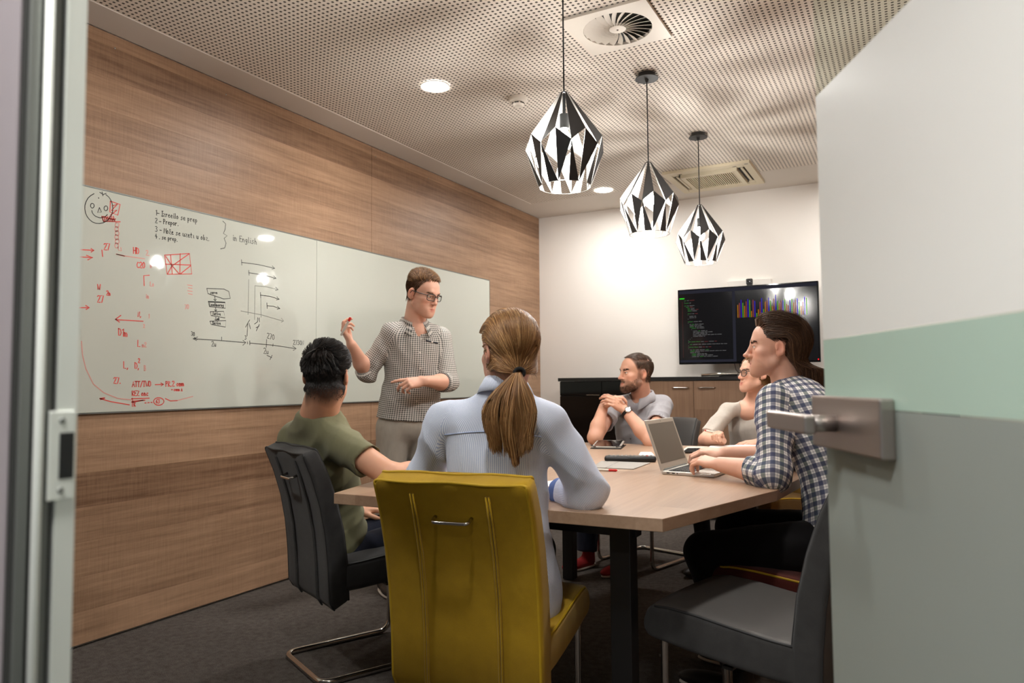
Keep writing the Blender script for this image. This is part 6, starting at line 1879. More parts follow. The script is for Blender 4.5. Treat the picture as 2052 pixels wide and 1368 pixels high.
    p2 = grow(head, r2, lambda p, s: np.stack([-0.75 - 0.5 * s + wv_ * 0.5 * np.sin(s * 5), -0.55 - 0.6 * s + wv_ * 0.6 * np.cos(s * 5), -0.05 + 0 * p[:, 0]], 1), (0.020 + 0.022 * edge) * (0.8 + 0.3 * rng.random(3000)), 7, lambda s: 0.002 + edge * (0.018 + 0.004 * wv_) * math.sin(PI * min(1, s * 0.75 + 0.12)), rise=0.22)
    hc = SK(98, 68, 42); ha = SK(146, 106, 66)
    strand_mesh('hair', to_world(head, np.concatenate([p2]), me), 0.00125, hair_colors(3000, hc, 0.3, ha, 0.3), me)
    strand_mesh('side_hair', to_world(head, p1, me), 0.0010, hair_colors(3200, hc * 0.75, 0.3), me)
    tip = mid(WR, WR + hr * 0.12, 1.0)
    a = V(*(-2.5701, 2.8705, 1.3758)); b = V(*(-2.5063, 2.8658, 1.4604))
    pen('whiteboard_marker', 'white marker with a dark red end held up by the standing man', 'marker', a - (b - a) * 0.1, b, 0.0068, 'white_plastic', 'red_plastic', 0.22, False)
presenter()

# ---- 2. the man in the olive T-shirt ------------------------------------
def olive_man():
    base = V(*(-2.0883, 2.2668, 0.6478)); base[2] = 0
    me = person_root('man with short black hair in an olive T-shirt beside the yellow chair', tuple(base))
    head = Head((-1.9979, 2.1474, 1.1500), hd(-24) + UP * 0.02, 1.0, 0.0, {'neck': (0.080, 0.067)})
    head.fp['nb'] = tuple(head.loc(V(*(-2.0723, 2.1832, 1.0236)) - UP * 0.04))
    SL, SR = V(*(-2.2682, 2.2556, 0.8939)), V(*(-1.9147, 2.1646, 0.8764))
    ER, WR = V(*(-1.6530, 2.1079, 0.7867)), V(*(-1.5875, 2.3502, 0.7700))
    EL = SL + V(-0.02, 0.10, -0.27); WL = EL + hd(40) * 0.20 + V(0, 0, -0.06)
    neck = V(*(-2.0723, 2.1832, 1.0236))
    rows = [((-2.1014, 2.3424, 0.4205), rt(33), 0.178, 0.118), ((-2.1144, 2.3410, 0.5118), rt(33), 0.166, 0.112), ((-2.1407, 2.3417, 0.6334), rt(30), 0.154, 0.102), ((-2.1323, 2.2809, 0.7651), rt(25), 0.176, 0.112), ((-2.1185, 2.2479, 0.8644), rt(20), 0.172, 0.108), ((-2.0872, 2.2025, 0.9509), rt(15), 0.115, 0.082), ((-2.0732, 2.1845, 0.9958), rt(10), 0.082, 0.072)]
    T = Torso(rows, 0.03)
    body = [head.prim, cone(neck - UP * 0.04, head.world((0, -0.026, -0.050)), 0.078, 0.066, 0.022), Torso(rows[:-1], 0.03, -0.02).prim]
    body += arm_prims(SR, ER, WR, (0.054, 0.044, 0.046, 0.030)) + arm_prims(SL, EL, WL, (0.054, 0.044, 0.045, 0.030))
    body += hand_prims(WR, unit(WR - ER), UP - AW * 0.2, 1, (0.3, 0.3, 0.35, 0.4), 0.08)
    body += hand_prims(WL, hd(45), UP, -1, (0.4, 0.4, 0.45, 0.5), 0.08)
    fade = lambda q: 0.92 * np.clip((q[:, 2] + 0.118 - 0.55 * np.maximum(q[:, 1] + 0.02, 0) + 0.01 * np.sin(q[:, 0] * 60)) / 0.045, 0, 1) * np.clip((0.020 + 0.35 * q[:, 2] - q[:, 1]) / 0.015, 0, 1) * np.clip((0.0768 - np.abs(q[:, 0])) / 0.002, 0, 1) * np.clip(1 - np.clip((np.abs(q[:, 0]) - 0.055) / 0.012, 0, 1) * np.clip((0.006 - q[:, 2]) / 0.03, 0, 1) * np.clip((q[:, 1] + 0.05) / 0.02, 0, 1), 0, 1)
    build('body', body, 0.0038, M['skin'], me, color=skin_color(SK(212, 160, 130), head, SK(180, 100, 90), sideburn=(SK(40, 33, 29), fade)))
    eyes(head, me)
    brows(head, me, SK(30, 25, 22), 0.0012, 160)
    sR, sL = mid(SR, ER, 0.52), mid(SL, EL, 0.55)
    sh = [T.prim, cone(neck - UP * 0.045, SR, 0.062, 0.064, 0.05), cone(neck - UP * 0.045, SL, 0.062, 0.064, 0.05), cone(SR, sR, 0.066, 0.063, 0.03), cone(SL, sL, 0.066, 0.063, 0.03), half(sR, ER - SR, 0.11, 0.002), half(sL, EL - SL, 0.11, 0.002)]
    sh += [cone(sR, sR + (ER - SR) * 0.2, 0.055, 0.058, 0.002, '-'), cone(neck + UP * 0.012, neck + UP * 0.1, 0.080, 0.090, 0.006, '-')]
    build('t_shirt', sh, 0.0055, M['olive'], me, fold_field(5, 0.0050, 20, 1.5, ((mid(SR, rows[3][0], 0.4), 0.12, 1.6), (rows[1][0], 0.14, 2.2))))
    hip = V(*rows[0][0])
    f_ = hd(33); r_ = rt(33)
    hR, hL = hip + r_ * 0.09 - UP * 0.03, hip - r_ * 0.09 - UP * 0.03
    kR, kL = hR + f_ * 0.42 + r_ * 0.02, hL + f_ * 0.42 - r_ * 0.03
    kR[2] = kL[2] = 0.52
    aR, aL = V(kR[0], kR[1], 0.11) + f_ * 0.02, V(kL[0], kL[1], 0.11) + f_ * 0.02
    legs(me, M['denim'], (hR, hL), (kR, kL), (aR, aL), (0.092, 0.070, 0.055), [ell(hip - UP * 0.01, (0.178, 0.125, 0.10), 0.03, R=np.stack([r_, f_, UP], 1))])
    for a in (aR, aL):
        shoe(me, V(a[0], a[1], 0) - f_ * 0.07, V(a[0], a[1], 0) + f_ * 0.20, M['shoe_dark'])
    # hair: spiky top, clipped sides
    top = lambda q: np.clip((q[:, 2] + 0.012 - 0.55 * np.maximum(q[:, 1] + 0.05, 0)) / 0.03, 0, 1) * (q[:, 1] < 0.075)
    r2 = scalp_roots(head, 6500, top)
    hgt = np.clip((r2[:, 2] + 0.01) / 0.11, 0, 1)
    fr_ = np.clip((r2[:, 1] + 0.02) / 0.08, 0, 1)
    def flow(p, s):
        n = len(p)
        back = np.clip((-p[:, 1] - 0.055) / 0.04, 0, 1)
        return np.stack([0.35 * np.sin(p[:, 1] * 60 + p[:, 2] * 45) + p[:, 0] * 4 + 0.35, 0.9 - 1.2 * back, 0.3 - 1.7 * back], 1)
    L = 0.012 + 0.026 * hgt + 0.008 * rng.random(len(r2))
    p2 = grow(head, r2, flow, L, 6, lambda s: 0.002 + (0.002 + 0.013 * hgt) * s, rise=0.6, hug=True)
    # tufts: pull neighbouring tips together
    cen = r2[rng.integers(0, len(r2), 300)]
    idx = ((r2[:, None, :] - cen[None]) ** 2).sum(-1).argmin(1)
    tipc = np.zeros((300, 3)); np.add.at(tipc, idx, p2[:, -1]); cnt = np.bincount(idx, minlength=300)[:, None]
    tipc = tipc / np.maximum(cnt, 1)
    for i in range(6):
        w = (i / 5) ** 1.5 * 0.62
        p2[:, i] = p2[:, i] * (1 - w) + tipc[idx] * w + (p2[:, i] - p2[:, 0]) * w * 0.25
    strand_mesh('hair', to_world(head, p2, me), 0.0013, hair_colors(len(p2), SK(30, 26, 24), 0.4, SK(62, 52, 44), 0.12), me)
    side = lambda q: np.clip((q[:, 2] + 0.118) / 0.085, 0, 1) * (q[:, 1] < 0.015 + 0.3 * q[:, 2]) * (q[:, 2] < 0.045) * ((np.abs(q[:, 0]) < 0.070) | (q[:, 2] > 0.034) | (q[:, 1] < -0.045))
    r1 = scalp_roots(head, 5600, side)
    p1 = grow(head, r1, lambda p, s: np.stack([p[:, 0] * 0, -0.35 + 0 * p[:, 0], -1 + 0 * p[:, 0]], 1), 0.004 + 0.010 * np.clip((r1[:, 2] + 0.08) / 0.10, 0, 1), 3, lambda s: 0.0012 + 0.002 * s, rise=0.35)
    p1 = p1 + head.normal(p1[:, 0])[:, None, :] * (0.006 * np.clip((-0.015 - p1[:, :1, 2]) / 0.03, 0, 1))[..., None]
    strand_mesh('side_hair', to_world(head, p1, me), 0.0010, hair_colors(len(p1), SK(34, 29, 26), 0.35), me)
olive_man()

# ---- 3. the woman with the ponytail ---------------------------------------
def ponytail_woman():
    base = V(*(-1.0460, 1.8557, 0.6374)); base[2] = 0
    me = person_root('woman with a long fair ponytail and pale blue striped shirt on the yellow chair', tuple(base))
    head = Head((-1.0291, 1.8631, 1.2088), hd(-57) - UP * 0.04, 0.92, 0.03)
    SL, SR = V(*(-1.2509, 1.8579, 0.9963)), V(*(-0.9226, 1.9001, 1.0023))
    ER, WR = V(*(-0.8388, 2.0050, 0.7907)), V(*(-1.0026, 2.1106, 0.7717))
    EL, WL = V(*(-1.3659, 1.8984, 0.8062)), V(*(-1.3216, 2.1067, 0.7833))
    neck = V(*(-1.0451, 1.8723, 1.1036))
    rows = [((-1.0711, 1.9221, 0.4532), rt(-14), 0.160, 0.120), ((-1.0630, 1.9089, 0.5521), rt(-14), 0.154, 0.116), ((-1.0566, 1.8693, 0.6910), rt(-12), 0.134, 0.092), ((-1.0721, 1.8747, 0.8338), rt(-12), 0.150, 0.102), ((-1.0782, 1.8868, 0.9496), rt(-12), 0.158, 0.104), ((-1.0672, 1.8773, 1.0152), rt(-12), 0.140, 0.085), ((-1.0530, 1.8707, 1.0611), rt(-12), 0.080, 0.064), ((-1.0468, 1.8722, 1.0904), rt(-12), 0.062, 0.056)]
    T = Torso(rows, 0.03)
    body = [head.prim, cone(neck - UP * 0.03, head.world((0, -0.026, -0.050)), 0.051, 0.050, 0.02), Torso(rows[:-2], 0.03, -0.022).prim]
    body += arm_prims(SR, ER, WR, (0.042, 0.035, 0.036, 0.024)) + arm_prims(SL, EL, WL, (0.042, 0.035, 0.036, 0.024))
    body += hand_prims(WR, unit(V(*(-1.0616, 2.1365, 0.7548)) - WR), UP, 1, (0.35, 0.4, 0.45, 0.5), 0.06, scale=0.88)
    body += hand_prims(WL, unit(IR + AW * 0.5), UP, -1, (0.35, 0.4, 0.45, 0.5), 0.06, scale=0.88)
    build('body', body, 0.0036, M['skin'], me, color=skin_color(SK(226, 174, 150), head, SK(196, 110, 100)))
    eyes(head, me)
    brows(head, me, SK(120, 86, 56), 0.0010, 120)
    cR, cL = mid(ER, WR, 0.74), mid(EL, WL, 0.8)
    sh = [T.prim, cone(neck - UP * 0.050, SR, 0.050, 0.054, 0.05), cone(neck - UP * 0.050, SL, 0.050, 0.054, 0.05), cone(SR, ER, 0.062, 0.056, 0.03), cone(SL, EL, 0.062, 0.056, 0.03)]
    sh = [cone(ER, cR, 0.056, 0.040, 0.0), half(cR, WR - ER, 0.07, 0.002), cone(EL, cL, 0.056, 0.040, 0.0), half(cL, WL - EL, 0.07, 0.002)] + sh
    sh += [cone(neck + UP * 0.012, neck + UP * 0.1, 0.053, 0.066, 0.006, '-')]
    uv = garment_uv(T, [Tube(SR, ER, 0.058, hd(-12)), Tube(ER, cR, 0.05, hd(-12)), Tube(SL, EL, 0.058, hd(-12)), Tube(EL, cL, 0.05, hd(-12))])
    ff = fold_field(23, 0.0058, 17, 0.8, ((ER, 0.12, 1.3), (mid(SR, ER, 0.25), 0.09, 1.2), (mid(SL, EL, 0.3), 0.1, 1.6), (rows[1][0], 0.14, 1.6)))
    build('shirt', sh, 0.0048, M['pinstripe'], me, ff, uv=uv)
    build('cuff', [cone(mid(ER, WR, 0.70), mid(ER, WR, 0.86), 0.041, 0.044, 0.01), half(mid(ER, WR, 0.86), WR - ER, 0.07, 0.002), cone(mid(ER, WR, 0.80), mid(ER, WR, 1.0), 0.036, 0.040, 0.002, '-')], 0.004, M['cuff_blue'], me)
    collar(me, neck - UP * 0.006, UP, hd(-14), (0.058, 0.056), 0.026, 0.042, 0.5, M['pinstripe'], 0.020)
    # back yoke seam
    yk = []
    for u in np.linspace(-0.150, 0.150, 25):
        yk.append(march(sh, V(*rows[4][0]) + rt(-12) * u - hd(-12) * 0.20 + UP * (0.030 - 0.25 * abs(u) ** 1.5), hd(-12), 0.0006, ff) - base)
    tube('yoke_seam', [Vector(p) for p in yk], 0.0016, M['pinstripe'], me, 6)
    hip = V(*rows[0][0])
    f_ = hd(-24); r_ = rt(-24)
    hR, hL = hip + r_ * 0.070 - UP * 0.01, hip - r_ * 0.085 - UP * 0.01
    kR, kL = hR + f_ * 0.40, hL + f_ * 0.40
    kR[2] = kL[2] = 0.53
    aR, aL = V(kR[0], kR[1], 0.10), V(kL[0], kL[1], 0.10)
    legs(me, M['black_cloth'], (hR, hL), (kR, kL), (aR, aL), (0.085, 0.062, 0.042), [ell(hip, (0.150, 0.12, 0.085), 0.03, R=np.stack([r_, f_, UP], 1))])
    for a in (aR, aL):
        shoe(me, V(a[0], a[1], 0) - f_ * 0.06, V(a[0], a[1], 0) + f_ * 0.18, M['shoe_dark'])
    # hair drawn back from the hairline to the tie, then the tail
    tie = head.project(np.array([[-0.022, -0.105, -0.072]]), 0.012)[0]
    reg = lambda q: (q[:, 1] < 0.070) * ((q[:, 2] > 0.062 + 0.0 * q[:, 1]) | (q[:, 1] < 0.02)) * (q[:, 2] > -0.062) * ((np.abs(q[:, 0]) < 0.071) | (q[:, 2] > 0.032) | (q[:, 1] < -0.030)) * (1 - 0.75 * (q[:, 1] < -0.08))
    r1 = scalp_roots(head, 6000, reg)
    n = 12
    s = np.linspace(0, 1, n)
    u0 = r1 - np.array((0, -0.01, 0.03)); u1 = tie - np.array((0, -0.01, 0.03))
    l0 = np.linalg.norm(u0, axis=1, keepdims=True); l1 = np.linalg.norm(u1)
    d0 = u0 / l0; d1 = u1 / l1
    dw = np.stack([d0[:, 0] * 1.1, np.full(len(r1), -0.35), 0.10 + 0.9 * np.clip(r1[:, 2] / 0.09, 0, 1)], 1)
    dw /= np.linalg.norm(dw, axis=1, keepdims=True)
    bk = np.clip((r1[:, 1] + 0.035) / 0.06, 0, 1)[:, None]
    md_ = d0 + d1
    dw = dw * bk + md_ / np.linalg.norm(md_, axis=1, keepdims=True) * (1 - bk)
    jit = 0.006 * rng.random((len(r1), 1))
    ptsl = []
    wav = rng.normal(size=(len(r1), 3)) * 0.0022
    for si in s:
        d = (1 - si) ** 2 * d0 + 2 * si * (1 - si) * dw + si * si * d1
        d /= np.linalg.norm(d, axis=1, keepdims=True)
        q = d * (l0 * (1 - si) + l1 * si) + np.array((0, -0.01, 0.03)) + wav * math.sin(PI * si)
        q = head.project(q, 0.0, 3)
        ptsl.append(q + head.normal(q) * (0.003 + 0.007 * math.sin(PI * min(1, si * 0.8 + 0.15)) + jit))
    p1 = np.stack(ptsl, 1)
    hc, ha = SK(140, 100, 60), SK(196, 154, 104)
    strand_mesh('hair', to_world(head, p1, me), 0.0012, hair_colors(len(p1), hc, 0.32, ha, 0.22), me, taper=0.8)
    tw = head.world(tie)
    ring = [tw + (rt(-46) * math.cos(a) * 0.013 + UP * math.sin(a) * 0.011) - hd(-46) * 0.004 - base for a in np.linspace(0, 2 * PI, 16, endpoint=False)]
    tube('hair_tie', [Vector(p) for p in ring], 0.0062, M['elastic'], me, 8, True)
    S = 4200
    a = rng.random(S) * 2 * PI; rr = np.sqrt(rng.random(S))
    side_ = rr * np.cos(a); dep = rr * np.sin(a)
    lock = np.floor((side_ + 1) * 3.5) + 0.9 * rng.random(S)
    ln = 0.212 + 0.03 * rng.random(S) - 0.05 * np.abs(side_) + 0.02 * np.sin(lock * 2.3)
    m = 16
    pts = []
    back = -hd(-20)
    for i in range(m):
        t = i / (m - 1)
        wid = 0.011 + 0.058 * math.sin(min(1.0, t * 1.15) * PI * 0.62) ** 1.1 - 0.030 * max(0, t - 0.62)
        th_ = 0.010 + 0.022 * math.sin(min(1, t * 1.1) * PI * 0.7)
        cx = -0.004 - 0.010 * math.sin(t * 2.6)
        fly = np.where(side_ < -0.45, -0.016 * t * (1 - 0.4 * t) * 2.0 * (-side_), 0)
        curl_ = 0.004 * np.sin(t * 8 + lock * 1.7) * t
        dn_ = ln * t
        p = tw[None] + IR[None] * (cx + side_ * wid + fly + curl_)[:, None] + back[None] * (0.004 + 0.034 * math.sin(min(1, t * 1.8) * PI / 2) + dep * th_ + 0.006 * np.cos(t * 7 + lock) * t)[:, None] - UP[None] * (dn_ * (1.0 - 0.10 * (1 - t)))[:, None]
        pts.append(p)
    pts = np.stack(pts, 1)
    strand_mesh('ponytail', pts - base, 0.0011, hair_colors(S, hc * 1.02, 0.34, ha, 0.25), me, taper=0.45)
    fl = scalp_roots(head, 130, lambda q: (q[:, 2] < -0.03) * (q[:, 1] < -0.02) * 1.0)
    pf = grow(head, fl, lambda p, s: np.stack([rng.normal(size=len(p)) * 0.4, -0.5 + 0 * p[:, 0], -0.8 + 0 * p[:, 0]], 1), 0.02 + 0.04 * rng.random(130), 6, lambda s: 0.002 + 0.01 * s, rise=0.3)
    strand_mesh('loose_hair', to_world(head, pf, me), 0.0005, hair_colors(130, hc, 0.3), me)
    o = lathe('ear_stud', [(0.0, -0.0025), (0.0025, -0.001), (0.0025, 0.001), (0.0, 0.0025)], M['chrome'], me, 10)
    o.location = Vector(head.world((-0.0815, -0.006, -0.030)) - base)
ponytail_woman()

# ---- 4. the bearded man at the far end -----------------------------------
def bearded_man():
    base = V(*(-1.5280, 4.5115, 0.6819)); base[2] = 0
    me = person_root('bearded man in a grey short sleeved shirt with clasped hands and a watch', tuple(base))
    head = Head((-1.5071, 4.3782, 1.1668), (-0.68, -0.73, 0.02), 1.0, 0.0, {'jaw': 1.05, 'nose': 1.1})
    SR, SL = V(*(-1.6502, 4.3358, 0.9608)), V(*(-1.3951, 4.5663, 0.9652))
    ER, WR = V(*(-1.6230, 3.9731, 0.7931)), V(*(-1.6182, 4.1016, 0.9688))
    EL, WL = V(*(-1.3131, 4.0639, 0.7732)), V(*(-1.4878, 4.1057, 0.9494))
    r_, f_ = rt(194), hd(194)
    neck = V(*(-1.5068, 4.4774, 1.0433))
    rows = [((-1.5137, 4.5295, 0.5219), r_, 0.176, 0.124), ((-1.5144, 4.5091, 0.6572), r_, 0.168, 0.118), ((-1.5212, 4.4969, 0.7912), r_, 0.170, 0.118), ((-1.5354, 4.5052, 0.8988), r_, 0.172, 0.110), ((-1.5261, 4.4822, 0.9826), r_, 0.120, 0.082), ((-1.5158, 4.4736, 1.0274), r_, 0.074, 0.064)]
    T = Torso(rows[:-1], 0.03)
    body = [head.prim, cone(neck - UP * 0.03, head.world((0, -0.022, -0.055)), 0.063, 0.060, 0.014), Torso(rows[:-1], 0.03, -0.022).prim, ell(neck - UP * 0.085 + f_ * 0.004, (0.095, 0.078, 0.065), 0.03)]
    body += arm_prims(SR, ER, WR, (0.050, 0.042, 0.043, 0.028)) + arm_prims(SL, EL, WL, (0.050, 0.042, 0.045, 0.028))
    dl = unit(V(*(-1.5522, 4.0315, 1.0244)) - WL); dr = unit(V(*(-1.5267, 4.0795, 1.0264)) - WR)
    body += hand_prims(WL, dl, -AW * 0.75 + UP * 0.45 + IR * 0.3, -1, (0.55, 0.58, 0.62, 0.66), 0.03, (0.25, 0.35, 0.3))
    body += hand_prims(WR, dr, UP * 0.7 - IR * 0.5 - AW * 0.25, 1, (0.75, 0.75, 0.8, 0.8), 0.03, (0.3, 0.3, 0.3))
    build('body', body, 0.0033, M['skin'], me, color=skin_color(SK(220, 168, 142), head, SK(190, 110, 100), stubble=(SK(96, 68, 50), 0.62), sideburn=(SK(70, 52, 40), lambda q: 0.8 * np.clip((q[:, 2] - 0.0) / 0.03, 0, 1) * np.clip((0.036 + 0.45 * (q[:, 2] - 0.03) - q[:, 1]) / 0.01, 0, 1))))
    eyes(head, me, (50, 36, 26), look=(0.12, 0.05))
    brows(head, me, SK(66, 48, 38), 0.0009, 300)
    sR, sL = mid(SR, ER, 0.55), mid(SL, EL, 0.55)
    sh = [T.prim, cone(neck - UP * 0.045, SR, 0.054, 0.060, 0.045), cone(neck - UP * 0.045, SL, 0.054, 0.060, 0.045), cone(SR, sR, 0.060, 0.063, 0.03), cone(SL, sL, 0.060, 0.064, 0.03), half(sR, ER - SR, 0.11, 0.002), half(sL, EL - SL, 0.11, 0.002)]
    sh += [cone(sR, sR + (ER - SR) * 0.2, 0.056, 0.060, 0.002, '-'), cone(sL, sL + (EL - SL) * 0.2, 0.056, 0.060, 0.002, '-')]
    sh += [cone(neck - UP * 0.028, neck + UP * 0.09, 0.070, 0.080, 0.004, '-'), cone(neck + f_ * 0.085 - UP * 0.10, neck + f_ * 0.07 + UP * 0.02, 0.010, 0.052, 0.006, '-')]
    ff = fold_field(41, 0.0050, 20, 0.8, ((sR, 0.12, 0.8), (sL, 0.12, 0.8), (rows[1][0], 0.14, 0.8)))
    build('shirt', sh, 0.0055, M['grey_shirt'], me, ff)
    collar(me, neck - UP * 0.026, UP, f_, (0.071, 0.069), 0.028, 0.052, 0.40, M['grey_shirt'], 0.022)
    for k in range(4):
        z_ = neck[2] - 0.115 - k * 0.085
        c_ = T.C[np.abs(T.C[:, 2] - z_).argmin()]
        q = stick(sh, V(c_[0], c_[1], z_) + f_ * 0.17, 0.0006, ff)
        o = lathe('button', [(0.0, 0.0), (0.0052, 0.0), (0.0055, 0.0014), (0.0, 0.0018)], M['alu_dark'], me, 12)
        o.rotation_euler = Vector(f_).to_track_quat('Z', 'Y').to_euler(); o.location = Vector(q - base)
    # wrist watch
    ax_ = unit(WL - EL); wc = mid(EL, WL, 0.90)
    nv = unit(-AW * 0.72 + UP * 0.6); nv = unit(nv - nv.dot(ax_) * ax_); sv = np.cross(ax_, nv)
    st = [wc + (nv * math.cos(a) + sv * math.sin(a)) * 0.0325 - base for a in np.linspace(0, 2 * PI, 24, endpoint=False)]
    bm = bmesh.new()
    for off in (-0.006, 0.0, 0.006):
        bm_tube(bm, [Vector(p + ax_ * off) for p in st], 0.0042, 6, closed=True)
    w_ = from_bm('watch_strap', bm, M['black_plastic'], me, True)
    for nm, prof, mt in (('watch_case', [(0.0, 0.0), (0.0185, 0.0), (0.0205, 0.003), (0.0195, 0.008), (0.0165, 0.009), (0.0165, 0.0072), (0.0, 0.0072)], 'chrome'), ('watch_dial', [(0.0, 0.0074), (0.0160, 0.0074), (0.0, 0.0078)], 'paper')):
        o = lathe(nm, prof, M[mt], w_, 28)
        o.rotation_euler = Vector(nv).to_track_quat('Z', 'Y').to_euler(); o.location = Vector(wc + nv * 0.0315 - base)
    hip = V(*rows[0][0]); hip[2] = 0.56
    hR, hL = hip + r_ * 0.09, hip - r_ * 0.09
    kR, kL = hR + f_ * 0.42 + r_ * 0.04, hL + f_ * 0.42 - r_ * 0.02
    kR[2] = kL[2] = 0.53
    aR, aL = V(kR[0], kR[1], 0.11) + f_ * 0.03, V(kL[0], kL[1], 0.11) - f_ * 0.02
    legs(me, M['denim'], (hR, hL), (kR, kL), (aR, aL), (0.092, 0.072, 0.062), [ell(hip, (0.18, 0.13, 0.10), 0.03, R=np.stack([r_, f_, UP], 1))])
    for a in (aR, aL):
        shoe(me, V(a[0], a[1], 0) - f_ * 0.07, V(a[0], a[1], 0) + f_ * 0.19 + r_ * 0.02, M['red_canvas'])
    reg = lambda q: ((q[:, 2] > 0.092 + 0.1 * q[:, 1]) | (q[:, 1] < 0.018 + 0.35 * (q[:, 2] - 0.03))) * (q[:, 1] < 0.066) * np.clip((q[:, 2] + 0.062) / 0.025, 0, 1) * ((q[:, 2] > 0.036) | (q[:, 1] < -0.035))
    r1 = scalp_roots(head, 5200, reg)
    p1 = grow(head, r1, lambda p, s: np.stack([p[:, 0] * 2, 0.6 - 1.2 * (p[:, 1] < -0.05), -0.9 + 1.2 * (p[:, 2] > 0.08)], 1), 0.010 + 0.008 * np.clip(r1[:, 2] / 0.1, 0, 1), 4, lambda s: 0.002 + 0.005 * s, rise=0.5)
    strand_mesh('hair', to_world(head, p1, me), 0.0009, hair_colors(len(p1), SK(84, 64, 50), 0.35, SK(112, 90, 72), 0.12), me)
    # beard
    S = 2600
    pts = []
    q = rng.random((S * 3, 3)) * np.array((0.14, 0.10, 0.10)) + np.array((-0.07, 0.015, -0.125))
    def projh(q, it=5):
        for _ in range(it):
            d = head.lsdf(q); g = np.stack([head.lsdf(q + e) - head.lsdf(q - e) for e in np.eye(3) * 1.5e-3], -1)
            g /= np.linalg.norm(g, axis=1, keepdims=True) + 1e-9
            q = q - d[:, None] * g
        return q, g
    q, g = projh(q)
    jaw = (q[:, 2] < -0.026 - 0.75 * np.maximum(0, q[:, 1] - 0.026)) & (q[:, 1] > 0.012)
    mous = (np.abs(q[:, 0]) < 0.030) & (q[:, 2] < -0.046) & (q[:, 2] > -0.060) & (q[:, 1] > 0.07)
    lip = (np.abs(q[:, 0]) < 0.023) & (q[:, 2] < -0.060) & (q[:, 2] > -0.081) & (q[:, 1] > 0.07)
    ok = (jaw | mous) & ~lip & (q[:, 2] > -0.128)
    q, g = q[ok], g[ok]
    keep_ = rng.random(len(q)) < 0.6
    q, g = q[keep_], g[keep_]
    tip = q + g * 0.0024 + np.array((0, 0.001, -0.004)) + rng.normal(size=q.shape) * 0.0008
    pb = np.stack([q - g * 0.0005, (q + tip) / 2 + g * 0.0012, tip], 1)
    strand_mesh('beard', to_world(head, pb, me), 0.0006, hair_colors(len(pb), SK(86, 60, 42), 0.35, SK(124, 88, 62), 0.15), me)
bearded_man()

